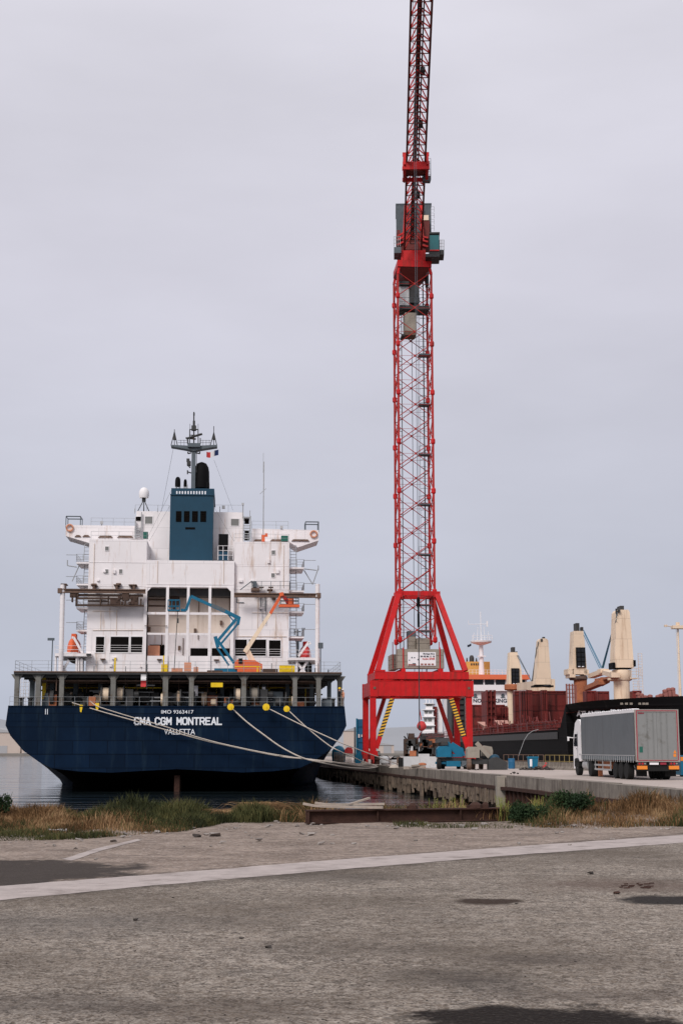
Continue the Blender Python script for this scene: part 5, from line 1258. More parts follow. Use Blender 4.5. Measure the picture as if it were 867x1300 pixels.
kt('Montage Grue', 537, 551.5, 829, 831.2, 'tdark'); kt('04 42 86 11 10', 533.5, 551.5, 832.2, 834.2, 'tdark'); kt('Nacelles', 536, 543.5, 835.5, 837.2, 'tred'); kt('LEVAGE', 544.5, 551.5, 835, 837.4, 'tred')
m_ = MB(); kb(518, 528, 843, 844.6, .79, .82, m_)
for i in range(4): kb(534+i*4.5, 537+i*4.5, 842.3, 844.3, .79, .82, m_)
P(m_, 'sign_mark', 'hatchl', sg)
m_ = MB(); kb(522, 523.5, 834, 835.5, .79, .82, m_); kb(519, 520.2, 837.5, 838.6, .79, .82, m_); kb(525, 527, 834.5, 835.3, .79, .82, m_); kb(523.5, 527.5, 842, 843, .78, .82, m_); kb(529.8, 530.8, 836.5, 838, .79, .82, m_); P(m_, 'sign_emblem', 'tdark', sg)
# slewing head: slewed towards the camera
HF = Frame(CF.o.x, CF.o.y, math.atan(-.035)); 
_P, _K = P, K
def conv(mb, F1, F2): mb.v = [tuple(F2.local(F1.world(v))) for v in mb.v]
def P(mb, *a, **k):
    if HEAD: conv(mb, HF, CF)
    return _P(mb, *a, **k)
HEAD = False
m_ = MB(); a, b_ = K(504.5, 338, TS0-.3), K(547.5, 331, TS0-.3); m_.box(a.x, b_.x, TS0-.3, TS1+.3, a.z, b_.z)
zz1 = a.z; 
for (x, y) in corners:
    cx_ = a.x+.2 if x < (tx0+tx1)/2 else b_.x-.2; m_.bar((x, y, ztop-.3), (cx_, y, zz1), .3, .34, (0, 1, 0))
P(m_, 'slewing_platform', 'red', crane)
m_ = MB()
x0_, x1_ = (a.x+.06), (b_.x-.06); m_.add([(x0_, TS0-.25, zz1-.01), (x1_, TS0-.25, zz1-.01), (x1_, TS1+.2, zz1-.01), (x0_, TS1+.2, zz1-.01), ((x0_+x1_)/2-.4, 4.9, zz1-2.2), ((x0_+x1_)/2+.4, 4.9, zz1-2.2), ((x0_+x1_)/2+.4, 5.5, zz1-2.2), ((x0_+x1_)/2-.4, 5.5, zz1-2.2)],
  [(3, 2, 1, 0), (4, 5, 6, 7), (0, 1, 5, 4), (1, 2, 6, 5), (2, 3, 7, 6), (3, 0, 4, 7)]); P(m_, 'slewing_hopper', 'jibdark', crane)
HEAD = True; K = HF.L
m_ = MB(); a, b_ = K(510, 331, 3.6), K(539, 317.5, 3.6); m_.box(a.x, b_.x, 3.6, 7., a.z, b_.z); m_.box(a.x-.1, a.x+.15, 3.5, 3.7, a.z, b_.z); m_.box(b_.x-.15, b_.x+.1, 3.5, 3.7, a.z, b_.z); P(m_, 'slewing_column', 'red', crane)
m_ = MB(); kb(505, 540, 305, 318, 4.2, 11, m_); kb(504, 508, 292, 306, 4, 11, m_); P(m_, 'turntable_frame', 'jibdark', crane)
m_ = MB(); a, b_ = K(503, 297, 8), K(547, 258.6, 8); m_.box(a.x, b_.x, 8, 13, a.z, b_.z)
mh = P(m_, 'machinery_house', 'greyb', crane)
m_ = MB()
for i in range(28): x = a.x+(i+.5)*(b_.x-a.x)/28; m_.box(x-.04, x+.04, 7.94, 8, a.z+.05, b_.z-.1)
m_.box(a.x-.06, b_.x+.06, 7.9, 13.05, b_.z-.08, b_.z+.05)
P(m_, 'wall_rib', 'greyb', mh)
m_ = MB(); a2, b2 = K(503.5, 304, 7.5), K(546, 292, 7.5); m_.box(a2.x, b2.x, 7.5, 12.5, a2.z, b2.z-.4); kb(537, 545, 280, 302, 6.5, 7.8, m_); P(m_, 'machinery_base', 'jibdark', crane)
m_ = MB(); kb(535.3, 544, 273, 279.5, 6.4, 7.8, m_); P(m_, 'exhaust_silencer', 'cream', crane)
m_ = MB(); kb(545, 557.5, 296.5, 322, 1.5, 4.2, m_); cab = P(m_, 'operator_cab', 'dgrey', crane)
m_ = MB(); kb(545.6, 557, 298.5, 317, 1.44, 1.5, m_); P(m_, 'cab_window', 'tealglass', cab)
m_ = MB(); kb(545.3, 557.3, 316.8, 318.6, 1.38, 1.44, m_); P(m_, 'cab_stripe', 'red', cab)
m_ = MB(); kb(544.6, 558, 294.5, 296.5, 1.3, 4.3, m_); kb(540, 558, 322, 326, 1.5, 4.2, m_); kb(558, 563.5, 317, 323, 1.8, 4, m_); P(m_, 'cab_roof_and_floor', 'dgrey', cab)
m_ = MB(); a, b_ = K(558, 317.5, 1.8), K(563.7, 317.5, 1.8); m_.rail((a.x, 1.8, a.z), (b_.x, 1.8, a.z), 1.3, 3, .03, 3); P(m_, 'cab_balcony_railing', 'alloy', crane); m_ = MB(); a, b_ = K(500, 313, 3), K(508, 313, 3); m_.rail((a.x, 3, a.z), (b_.x, 3, a.z), 1.3, 3, .03, 3); P(m_, 'side_platform_railing', 'alloy', crane); m_ = MB()
for y_ in (293, 285, 277, 269): q = K(547, y_, 8); m_.rail((q.x, 8, q.z), (q.x+.4, 8, q.z), .7, 1, .025, 2)
P(m_, 'house_side_hoop', 'alloy', crane)
m_ = MB(); kb(500, 509, 313.5, 321, 3, 5.5, m_); P(m_, 'side_cabinet', 'greyb', crane)
m_ = MB()
m_.bar(K(512.2, 316, 4.5), K(515, 262, 7.5), .35, .4, (0, 1, 0)); m_.bar(K(536.5, 316, 4.5), K(534.5, 262, 7.5), .35, .4, (0, 1, 0))
for y_ in (300, 305, 311): m_.bar(K(504, y_, 4), K(512, y_-4, 4), .2); m_.bar(K(535, y_, 4), K(543, y_+2, 4), .2)
P(m_, 'a_frame', 'red', crane)
HEAD = False; K = CF.L
# jib: a triangular lattice reaching up towards the camera, in world space
JB0, JB1 = W(524, 317, 167.5), W(535, 0, 129.5)
jd = (JB1-JB0).normalized(); JL = 62.
ja = jd.cross(Vector((0, 0, 1))).normalized(); jb = ja.cross(jd).normalized()
if jb.z < 0: jb = -jb
def cl(p): return CF.local(p)
def jp(t, u, v): return cl(JB0+jd*t+ja*u+jb*v)
JW, JH = 1.04, 2.0
ta = 0; nsec = 6; seclen = JL/nsec; pan = 1.72
for k in range(nsec):
    t0_, t1_ = k*seclen, (k+1)*seclen
    m_ = MB()
    for u in (-JW, JW): m_.bar(jp(t0_, u, 0), jp(t1_, u, 0), .22, .22)
    m_.bar(jp(t0_, 0, JH), jp(t1_, 0, JH), .26, .26)
    o = P(m_, 'jib_chord', 'jibdark', crane)
    m_ = MB(); rg = MB(); n_ = round(seclen/pan)
    for i in range(n_):
        a_ = t0_+i*seclen/n_; b_ = a_+seclen/n_; h_ = (a_+b_)/2
        rg.tube(jp(a_, -JW, 0), jp(a_, JW, 0), .06, n=4)
        for u in (-JW, JW): m_.tube(jp(a_, u, 0), jp(h_, 0, JH), .075, n=4); m_.tube(jp(h_, 0, JH), jp(b_, u, 0), .075, n=4)
        if i % 2: m_.tube(jp(a_, -JW, 0), jp(b_, JW, 0), .03, n=4)
    P(m_, 'jib_lacing', 'jibred', o); P(rg, 'jib_rung', 'jibdark', o)
    m_ = MB(); m_.bar(jp(t0_, -.3, .9), jp(t1_, -.3, .9), .14, .1); m_.bar(jp(t0_, .3, .9), jp(t1_, .3, .9), .12, .1)
    for i in range(n_*2): a_ = t0_+i*seclen/n_/2; m_.bar(jp(a_, -.28, .9), jp(a_, .28, .9), .16, .05)
    m_.tube(jp(t0_, -.1, 1.5), jp(t1_, -.1, 1.5), .05, n=4); m_.tube(jp(t0_, .18, 1.6), jp(t1_, .18, 1.6), .04, n=4)
    P(m_, 'jib_walkway', 'dgrey', o)
m_ = MB()
for t_ in (9., 21., 29.): m_.bar(jp(t_, -.4, .8), jp(t_+.8, -.4, .8), .5, .5)
P(m_, 'jib_winch_block', 'dgrey', crane)
# red collar around the jib
tcol = None
best = 1e9
for t_ in np.arange(2, 40, .25):
    p = JB0+jd*t_; q = p-Vector((0, 0, EYE)); 
    v = (-q.y*sp_+q.z*cp)/(q.y*cp+q.z*sp_); y_ = 650-1805*v
    if abs(y_-211) < best: best = abs(y_-211); tcol = t_
m_ = MB()
for t_ in (tcol-1.9, tcol+.5):
    for u in (-1.28, 1.28): m_.bar(jp(t_, u, -.5), jp(t_, u, 1.3), .3, .3)
    m_.bar(jp(t_, -1.5, -.45), jp(t_, 1.5, -.45), .3, .9 if t_ > tcol else .4); m_.bar(jp(t_, -1.5, 1.2), jp(t_, -1.1, 1.2), .3, .4); m_.bar(jp(t_, 1.1, 1.2), jp(t_, 1.5, 1.2), .3, .4)
for u in (-1.28, 1.28):
    m_.bar(jp(tcol-1.9, u, -.5), jp(tcol+.5, u, -.5), .32, .5); m_.bar(jp(tcol-1.9, u, 1.2), jp(tcol+.5, u, 1.2), .32, .4); m_.bar(jp(tcol-2.3, u, -.3), jp(tcol+.9, u, -.3), .18, .5)
P(m_, 'jib_collar', 'red', crane)
m_ = MB(); m_.bar(jp(tcol-.9, -1.2, -.1), jp(tcol-.9, 1.2, -.1), 1.2, .5); P(m_, 'jib_collar_plate', 'jibdark', crane)
m_ = MB(); p0 = jp(tcol-2, -1.7, -.6); p1 = p0+Vector((-.9, 0, 0))
m_.box(p1.x, p0.x, p0.y-.4, p0.y+.4, p0.z, p0.z+.12); m_.rail(p1+Vector((0, -.4, 0)), p0+Vector((0, -.4, 0)), 2.6, 2, .025, 4); m_.rail(p1+Vector((0, .4, 0)), p0+Vector((0, .4, 0)), 2.6, 2, .025, 4); m_.box(p1.x, p0.x, p0.y-.42, p0.y+.42, p0.z-.1, p0.z+.5)
P(m_, 'jib_side_cage', 'greyb', crane)
# hoist rope and hook
tip = JB0+jd*(JL-1.5)+ja*0; 
hk = W(531, 775, tip.y); hx, hy = hk.x, tip.y
tl = cl(Vector((hx, hy, tip.z))); 
m_ = MB(); zh = W(531, 758, hy).z; b_ = cl((hx, hy, zh)); m_.tube(tl, b_, .02, n=4); m_.tube(tl+Vector((.2, 0, 0)), b_+Vector((.1, 0, 0)), .015, n=4); P(m_, 'hoist_rope', 'greyb', crane)
m_ = MB(); z2, z3, z4 = W(531, 770, hy).z, W(531, 779, hy).z, W(531, 796, hy).z
m_.lathe([(.07, z2), (.13, z2+.15), (.14, zh-.15), (.07, zh)], (b_.x, b_.y, 0), 10); m_.lathe([(.16, -.1), (.16, .1)], (b_.x, b_.y, z2+.1), 12, 'y')
m_.tube((b_.x, b_.y, z2), (b_.x, b_.y, z3), .07, n=6)
m_.tube((b_.x, b_.y, z3), (b_.x, b_.y, z4), .09, n=6)
P(m_, 'hook_block', 'black', crane)
m_ = MB(); z5 = W(531, 925, hy).z; m_.tube((b_.x, b_.y, z4), (b_.x, b_.y, z5), .045, n=5); m_.box(b_.x-.08, b_.x+.08, b_.y-.05, b_.y+.05, z5, z5+.25); P(m_, 'chain_sling', 'dgrey', crane)

# ============================================================ BLACK CARRIER
AA = math.atan(.059)
AF = Frame(37.4, 150, AA); A = AF.L
car = T('cargo_ship', 'black hulled cargo ship with brick red hatches and four cream deck cranes', 'ship', (0, 60, 0), AF)
def hw(s_): return 10*min(1, (1-(1-min(1, max(0, s_)/19))**2.2))**.8 if s_ < 19 else 10
asec = []
for s_ in (0, .6, 2, 4, 7, 10, 14, 18.9):
    b_ = hw(s_); asec.append((s_, [(b_+.05, 7.25-.02*s_), (b_*.97, 6.2), (b_*.9, 4.2), (b_*.8, 2.), (b_*.7, 0), (b_*.62, -2.3), (b_*.6, -6)]))
for s_ in (19, 22.5): asec.append((s_, [(10, 6.95 if s_ == 19 else 4.25), (10, 5.0 if s_ == 19 else 4.2), (9.95, 4.15), (9.9, 2.), (9.8, 0), (9.6, -2.3), (9.6, -6)]))
for s_, zd in ((60, 4.0), (100, 3.8), (140, 3.8), (158, 3.9), (170, 4.0)):
    b_ = 10 if s_ < 150 else (9.5 if s_ < 160 else 8); asec.append((s_, [(b_, zd), (b_, zd-.03), (b_, zd-.05), (b_, 2.), (b_, 0), (b_, -2.3), (b_*.9, -6)]))
m_ = loft(asec, 0, 6); P(m_, 'hull', 'sblack', car, 35)
m_ = MB()
for (sa, pa), (sb, pb_) in zip(asec, asec[1:]):
    za, zb_ = pa[0][1]-(1.0 if sa < 19.5 else .02), pb_[0][1]-(1.0 if sb < 19.5 else .02)
    m_.add([(-pa[0][0]+.05, sa, za), (pa[0][0]-.05, sa, za), (pb_[0][0]-.05, sb, zb_), (-pb_[0][0]+.05, sb, zb_)], [(0, 1, 2, 3)])
P(m_, 'deck', 'hatch', car)
m_ = MB(); m_.box(-10.04, -10., 24, 168, 2.9, 3.75); P(m_, 'hull_band', 'dgrey', car)
m_ = MB(); m_.box(-10.1, -9.9, 24, 166, 4.02, 4.14); m_.rail((-9.9, 24, 4.0), (-9.9, 165, 3.8), 1.1, 60, .04, 3); P(m_, 'bulwark_rail', 'hatch', car)
# bow name, fairleads
def on_bow(px, py):
    d_ = AF.Mi @ ray(px, py); c_ = AF.local((0, 0, EYE))
    lo, hi = 60., 260.; n_ = 4000; prev = None
    for i in range(n_):
        t_ = lo+(hi-lo)*i/n_; p = c_+d_*t_
        if p.y > 0:
            z = p.z; b_ = hw(p.y)*(.97+.03*(z-6.2)/1. if z > 6.2 else .9+.07*(z-4.2)/2. if z > 4.2 else .8+.1*(z-2)/2.2)
            if p.x > -b_: return p
    return c_+d_*150
def bow_text(s_, x0, x1, y0, y1, of=.03):
    t_ = MB(); text(t_, s_, 0, 1, 0, 1, 0, 0.02); m_ = MB(); vs = []
    for (u, dd, v) in t_.v:
        p = on_bow(x0+(x1-x0)*u, y1+(y0-y1)*v); p = p+Vector((-.10 if abs(dd) > .001 else -.04, -.04, 0)); vs.append(p)
    m_.add(vs, t_.f); P(m_, 'bow_lettering', 'text', car)
bow_text('ATLANTIC', 732.5, 768, 902.5, 909.5); bow_text('PROGRESS', 775.5, 806, 900.5, 907.5)
m_ = MB()
for px in (789, 795, 801, 812, 817, 821):
    p = on_bow(px, 893.5); m_.box(p.x-.16, p.x+.1, p.y-.13, p.y+.13, p.z-.1, p.z+.12)
P(m_, 'fairlead', 'ballast', car)
# hatches
def ab(x0, x1, y0, y1, s0_, s1_, m_=None):
    m_ = m_ or MB(); a, b_ = A(x0, y1, s0_), A(x1, y0, s0_); m_.box(a.x, b_.x, s0_, s1_, a.z, b_.z); return m_
for (x0, x1, y0, y1, s_, d_) in ((654, 664, 877.5, 914, 64, 2), (673, 690, 877.5, 916, 62, 2), (694, 718, 877.5, 912, 60, 2), (656, 717, 880, 913, 70, 3), (600, 618, 895, 926, 102, 3), (629, 640, 895, 915, 102, 3), (596, 642, 897, 924, 108, 3), (744, 756, 877.3, 892, 36, 2), (758, 772, 878, 892, 34, 2), (803, 813, 877.3, 886.5, 30, 1.5)):
    m_ = MB(); a, b_ = A(x0, y1, s_), A(x1, y0, s_); m_.box(a.x, b_.x, s_, s_+d_, 3.9, b_.z); o = P(m_, 'hatch_cover', 'hatch', car)
    m_ = MB(); n_ = max(2, int((b_.x-a.x)/1.3))
    for i in range(n_+1):
        x = a.x+i*(b_.x-a.x)/n_; m_.box(x-.06, x+.06, s_-.12, s_, 4, b_.z-.06)
    for f in (.33, .66): m_.box(a.x, b_.x, s_-.09, s_, 4+(b_.z-4)*f-.05, 4+(b_.z-4)*f+.05)
    m_.box(a.x-.05, b_.x+.05, s_-.15, s_, b_.z-.15, b_.z+.05)
    P(m_, 'stiffener', 'hatch', o)
for (x0, x1, y0, y1, s_) in ((618, 629, 876, 934, 92), (661, 668, 877, 925, 58), (670, 675, 876, 925, 58), (688, 694, 876, 918, 57), (573, 590, 866, 943, 110), (629, 645, 898, 912, 100)):
    m_ = MB(); a, b_ = A(x0, y1, s_), A(x1, y0, s_)
    m_.box(a.x, a.x+.22, s_, s_+1, 3.9, b_.z); m_.box(b_.x-.22, b_.x, s_, s_+1, 3.9, b_.z); m_.box((a.x+b_.x)/2-.1, (a.x+b_.x)/2+.1, s_, s_+1, 3.9, b_.z)
    n_ = int((b_.z-4)/.9)
    for i in range(n_+1): z_ = 4+i*(b_.z-4)/n_; m_.box(a.x, b_.x, s_+.1, s_+.7, z_-.08, z_)
    if x0 in (618, 573): m_.box(a.x+.05, b_.x-.05, s_+.5, s_+6, 3.9, b_.z-.2)
    P(m_, 'hatch_stanchion', 'dgrey' if x0 in (573, ) else 'hatch', car)
m_ = MB()
for (x0, x1, y0, y1, s_) in ((608, 618, 916, 922, 84), (630, 647, 914, 923.5, 75)):
    a, b_ = A(x0, y1, s_), A(x1, y0, s_); m_.add([(a.x, s_+2.2, b_.z), (b_.x, s_+2.2, b_.z), (b_.x, s_, a.z), (a.x+.9, s_, a.z), (b_.x, s_+2.2, a.z-.2), (a.x+.9, s_+2.2, a.z-.2)], [(0, 1, 2, 3), (1, 4, 2), (0, 3, 5), (0, 5, 4, 1), (3, 2, 4, 5)]); m_.box(a.x+.9, b_.x, s_+.2, s_+2.2, 3.9, a.z)
P(m_, 'vent_housing', 'peach2', car)
random.seed(11); m_ = MB()
for i in range(150):
    s_ = random.uniform(26, 105); x = -9.6+random.uniform(0, 1.8); h = random.uniform(.3, 1.5); w_ = random.uniform(.1, .5)
    m_.box(x-w_, x+w_, s_, s_+random.uniform(.2, 1.5), 3.9, 3.9+h)
    if i % 3 == 0: m_.tube((x, s_, 4.0), (x+random.uniform(-.5, .8), s_+random.uniform(0, 3), 4.0+random.uniform(1, 2.6)), .07, n=5)
P(m_, 'deck_fitting', 'hatch', car)
m_ = MB()
for (px, y0, y1, w_) in ((737-14, 868, 889, 1), (727, 868, 889, 1), (731, 870, 889, 1), (719.5, 868, 889, 1)):
    a, b_ = A(px, 889, 52), A(px, y0, 52); m_.box(a.x-.1, a.x+.1, 52, 52.3, 4, b_.z)
for y_ in (870, 875, 880, 885): a, b_ = A(719, y_, 52), A(731, y_, 52); m_.box(a.x, b_.x, 52, 52.2, a.z-.05, a.z+.05)
P(m_, 'stanchion_frame', 'hatchl', car)
random.seed(12); m_ = MB()   # forecastle gear seen against the sky
for px, y0, w_ in ((840, 881.5, 3), (845, 876, 4), (850, 874, 3.5), (855, 873.5, 3.5), (836, 883, 4), (820, 883.5, 2), (826, 882.5, 2), (815, 881, 3), (811, 880, 3), (859, 882, 3), (700-30, 900, 0)):
    if not w_: continue
    s_ = 10; a, b_ = A(px-w_/2, 890, s_), A(px+w_/2, y0, s_); m_.box(a.x, b_.x, s_, s_+.8, 6, b_.z-.25); m_.lathe([(.12, b_.z-.3), (.3, b_.z-.2), (.3, b_.z), (.1, b_.z+.1)], ((a.x+b_.x)/2, s_+.4, 0), 8)
P(m_, 'forecastle_gear', 'hatchl', car)
# deck cranes
def deck_crane(s_, body, ped, collar, panel, label, matped='cream', extra=None):
    m_ = MB(); pl = [A(x, y, s_) for x, y in body]; dep = 2.5; mid = s_+dep/2
    m_.prism([(p.x, p.z) for p in pl], s_, s_+dep); o = P(m_, 'deck_crane', 'cream', car, label=label)
    a, b_ = A(ped[0], ped[3], s_), A(ped[1], ped[2], s_); r_ = (b_.x-a.x)/2; cx_ = (a.x+b_.x)/2
    m_ = MB(); m_.lathe([(r_, 3.9), (r_, b_.z)], (cx_, mid, 0), 18); P(m_, 'pedestal', matped, o, 40)
    m_ = MB(); a, b_ = A(collar[0], collar[3], s_), A(collar[1], collar[2], s_); rr_ = (b_.x-a.x)/2
    if collar[4] == 'black': m_.box(a.x, b_.x, s_-.1, s_+dep+.1, b_.z-.28, b_.z); m_.v = m_.v; m_.lathe([(.3, b_.z-.3), (.3, b_.z)], ((a.x+b_.x)/2, mid, 0), 6); rr_ = .2
    m_.lathe([(rr_*.9, a.z), (rr_, a.z+.15), (rr_, b_.z-.1), (rr_*.95, b_.z)], ((a.x+b_.x)/2, mid, 0), 18); P(m_, 'slew_collar', collar[4], o, 40)
    if panel:
        m_ = MB(); a, b_ = A(panel[0], panel[3], s_), A(panel[1], panel[2], s_); m_.box(a.x, b_.x, s_-.25, s_, a.z, b_.z); c_ = P(m_, 'cab', 'black', o)
        m_ = MB(); w_ = (b_.x-a.x); h = (b_.z-a.z)
        for i in range(2):
            for j in range(4): m_.box(a.x+w_*(.1+.45*i), a.x+w_*(.45+.45*i), s_-.29, s_-.25, a.z+h*(.08+.23*j), a.z+h*(.26+.23*j))
        P(m_, 'cab_window', 'glassl' if False else 'glass', c_)
        m_ = MB(); m_.box(a.x+w_*.15, a.x+w_*.4, s_-.31, s_-.29, a.z+h*.03, a.z+h*.07); m_.box(a.x+w_*.55, a.x+w_*.8, s_-.31, s_-.29, a.z+h*.03, a.z+h*.07); P(m_, 'cab_marking', 'text', c_)
    return o
o1 = deck_crane(107, [(645, 874), (663, 874), (661.5, 850), (656.5, 828), (647, 828)], (645.5, 653, 872, 912), (641.5, 667, 868.5, 876, 'orust'), (648.8, 658.5, 848.5, 869), None)
m_ = MB(); ab(650, 653.5, 821.5, 830, 107.3, 109, m_); ab(655, 656.5, 827, 832, 107.3, 109, m_); P(m_, 'crane_head_sheave', 'dgrey', o1)
m_ = MB(); m_.bar(A(661, 872, 106), A(684, 869.5, 84), 1.5, 1.3); P(m_, 'jib', 'cream', o1)
m_ = MB()
for d in (0, .8): m_.tube(A(656+d*2, 832, 107), A(676, 868, 90), .07, n=4)
m_.tube(A(681, 822, 82), A(674.5, 868, 90), .07, n=4); m_.tube(A(683, 815, 82), A(675.5, 868, 90), .07, n=4); P(m_, 'luffing_rope', 'greyb', o1)
o2 = deck_crane(82, [(679.5, 869), (699.8, 869), (695.5, 813), (693, 810.5), (686, 810.5), (684.3, 813)], (680, 699, 871, 900), (677.5, 702, 870, 873, 'black'), None, None)
m_ = MB(); ab(675, 704, 873, 878, 81.5, 85.5, m_); ab(699, 704, 862, 873, 82, 84, m_); P(m_, 'crane_base_platform', 'cream', o2)
m_ = MB(); ab(686, 688.5, 811, 814.5, 81.9, 82.4, m_); ab(689, 691.5, 808.5, 812, 82.2, 83, m_); P(m_, 'crane_head_sheave', 'dgrey', o2)
o3 = deck_crane(57, [(726, 856), (745, 856), (741.5, 812), (740, 801), (728, 801)], (731, 747, 862, 890), (724.5, 747.5, 858, 863, 'brown'), (731, 742, 822, 847.5), None, 'orust')
m_ = MB(); ab(731, 735, 791, 801.5, 57.3, 59, m_); ab(737.5, 740, 796, 806, 57.2, 58, m_); P(m_, 'crane_head_sheave', 'dgrey', o3)
m_ = MB(); ab(721, 728, 849, 856, 57, 60, m_); ab(723, 730, 856, 860, 57, 60, m_); ab(741, 747, 850, 857, 57, 60, m_); P(m_, 'crane_house_gear', 'cream', o3)
m_ = MB(); m_.bar(A(745, 874, 56), A(764, 866, 40), 1.0, .6); m_.bar(A(759, 868, 46), A(768, 863, 40), 1.2, .7); P(m_, 'jib', 'orust', o3)
o4 = deck_crane(32, [(779.5, 847.5), (804.5, 847.5), (802, 815), (798.8, 777), (797, 774), (784, 774), (782, 777)], (782.2, 801.5, 862, 888), (780, 803.5, 850, 863, 'cream'), None, None)
m_ = MB(); a, b_ = A(778.5, 849.5, 32), A(805, 846.5, 32); m_.lathe([(1.42, a.z+.1), (1.42, b_.z)], ((a.x+b_.x)/2, 33.6, 0), 18); ab(777.5, 780.5, 841, 849, 31.8, 34, m_); ab(804, 806.5, 838, 846, 31.8, 34, m_); P(m_, 'crane_collar_ring', 'black', o4)
m_ = MB(); a, b_ = A(779, 864.5, 31.5), A(812, 860, 31.5); m_.lathe([(1.35, a.z+.1), (1.55, a.z+.2), (1.55, b_.z)], ((A(780, 864, 31.5).x+A(803, 864, 31.5).x)/2, 33.6, 0), 18); m_.box(b_.x-1.6, b_.x, 32.4, 34, b_.z-.12, b_.z); m_.rail((b_.x-1.2, 31, b_.z), (b_.x, 31, b_.z), 1.1, 2, .03, 3)
q = A(808, 886, 31); m_.ladder((q.x, 31.5, 6), (q.x, 31.5, a.z), .6); m_.ladder((q.x+.7, 31.5, 6), (q.x+.7, 31.5, a.z+3.5), .5); P(m_, 'crane_gallery', 'cream', o4)
m_ = MB(); ab(787, 791.5, 769, 774.5, 32.3, 34, m_); ab(781.5, 783, 772.5, 779, 31.7, 32, m_); ab(784.5, 787, 774, 777, 31.6, 32, m_); P(m_, 'crane_head_sheave', 'dgrey', o4)
m_ = MB(); m_.bar(A(781, 857, 31), A(766, 853, 46), 1.1, .6); m_.bar(A(768, 852, 44), A(750, 858.5, 56), 1.0, .6); ab(762, 769, 849, 854, 43, 45, m_); P(m_, 'jib', 'cream', o4)
m_ = MB(); m_.bar(A(781, 859.5, 31.2), A(758, 863, 48), .8, .3); P(m_, 'jib_underside', 'orust', o4)
m_ = MB()
for (x0, y0, s0_, x1, y1) in ((782.5, 781, 31.5, 765.5, 848), (782, 786, 31.5, 764.5, 848), (783, 778, 31.5, 763.5, 848), (741, 803, 56.5, 762.5, 848), (740.5, 806, 56.5, 760.5, 848), (740.5, 800, 56.5, 763.5, 847)):
    m_.tube(A(x0, y0, s0_), A(x1, y1, 44.5), .055, n=4)
P(m_, 'luffing_rope', 'lblue', o4)
# accommodation
XS = 150
m_ = MB(); a, b_ = A(574, 894, XS), A(656, 869, XS); m_.box(a.x, b_.x, XS, XS+14, 3.9, A(600, 877, XS).z); zt2 = A(600, 877, XS).z
a2, b2 = A(568, 877, XS-1), A(671, 869.5, XS-1); m_.box(a2.x, b2.x, XS-1, XS+5, a2.z, b2.z)
m_.box(a2.x+.3, b2.x-.3, XS-.4, XS+5, b2.z, A(600, 862, XS).z)
acc = P(m_, 'accommodation', 'white2', car)
m_ = MB(); a, b_ = A(566, 862.2, XS-1.2), A(672, 856.5, XS-1.2); m_.box(a.x, b_.x, XS-1.3, XS+6, a.z, b_.z); P(m_, 'wheelhouse_roof', 'wheelo', acc)
m_ = MB()
for x0, x1 in ((575, 586), (588, 599), (601, 613), (615.2, 627), (629, 641), (643, 651), (660.5, 666)):
    a, b_ = A(x0, 869.3, XS-.5), A(x1, 862.5, XS-.5); m_.box(a.x, b_.x, XS-.5, XS-.4, a.z, b_.z)
P(m_, 'bridge_window', 'glass', acc)
a, b_ = A(600.5, 892, XS-.05), A(643, 887, XS-.05); m_ = MB(); text(m_, 'NO SMOKING', a.x, b_.x, a.z, b_.z, XS-.03, .03); P(m_, 'warning_lettering', 'tdark', acc)
m_ = MB()
for px in (603, 638): q = A(px, 883, XS); m_.lathe([(.38, -.1), (.38, 0)], (q.x, XS, q.z), 12, 'y'); m_.box(q.x-.5, q.x+.5, XS-.08, XS, q.z-.5, q.z-.35)
P(m_, 'wall_lamp', 'greyb', acc)
m_ = MB()
for y_ in (896, 902, 908): ab(638, 646, y_, y_+3.5, XS-.2, XS, m_)
P(m_, 'stair', 'brown', acc)
m_ = MB(); ab(592, 621.5, 840, 857, XS+9, XS+13, m_); P(m_, 'funnel', 'funy', car)
m_ = MB()
for x0, x1, y0 in ((595.5, 601.5, 832), (591.5, 593.5, 835), (603.5, 605.5, 835.5), (608, 609.3, 836)):
    a, b_ = A(x0, 841, XS+10), A(x1, y0, XS+10); m_.lathe([((b_.x-a.x)/2, a.z), ((b_.x-a.x)/2, b_.z-.5), ((b_.x-a.x)/3.5, b_.z)], ((a.x+b_.x)/2, XS+10, 0), 10)
for px in (597.5, 600.5, 603.5, 606.5): ab(px, px+1.6, 842, 844.5, XS+8.9, XS+9, m_)
P(m_, 'exhaust_pipe', 'dgrey', car, 40)
m_ = MB(); a, b_ = A(608.5, 857, XS+2), A(614.8, 817, XS+2); r_ = (b_.x-a.x)/2; cx_ = (a.x+b_.x)/2
m_.lathe([(r_*1.1, a.z), (r_*.9, a.z+2), (r_*.7, b_.z)], (cx_, XS+3, 0), 12)
m_.lathe([(r_*.8, b_.z-.3), (2.2, b_.z+.25), (2.3, b_.z+.6), (2.2, b_.z+.65), (.2, b_.z+.7)], (cx_, XS+3, 0), 16)
am = P(m_, 'radar_mast', 'white2', car, 40)
m_ = MB(); zt3 = b_.z+.65; m_.rail((cx_-2.1, XS+1, zt3), (cx_+2.1, XS+1, zt3), 1.0, 4, .05, 2)
for dx, h, r_ in ((0, 6.2, .09), (-.8, 3, .06), (.8, 3, .06), (-1.8, 1.8, .05), (1.9, 2, .05)): m_.tube((cx_+dx, XS+3, zt3), (cx_+dx*.8, XS+3, zt3+h), r_, n=5)
m_.tube((cx_-2.6, XS+3, zt3+3.5), (cx_+1.6, XS+3, zt3+3.6), .06, n=5); m_.box(cx_+1.2, cx_+1.5, XS+2.8, XS+3.1, zt3+3, zt3+4.2); m_.tube((cx_-2.6, XS+3, zt3+3.5), (cx_-2.7, XS+3, zt3+4.4), .05, n=5)
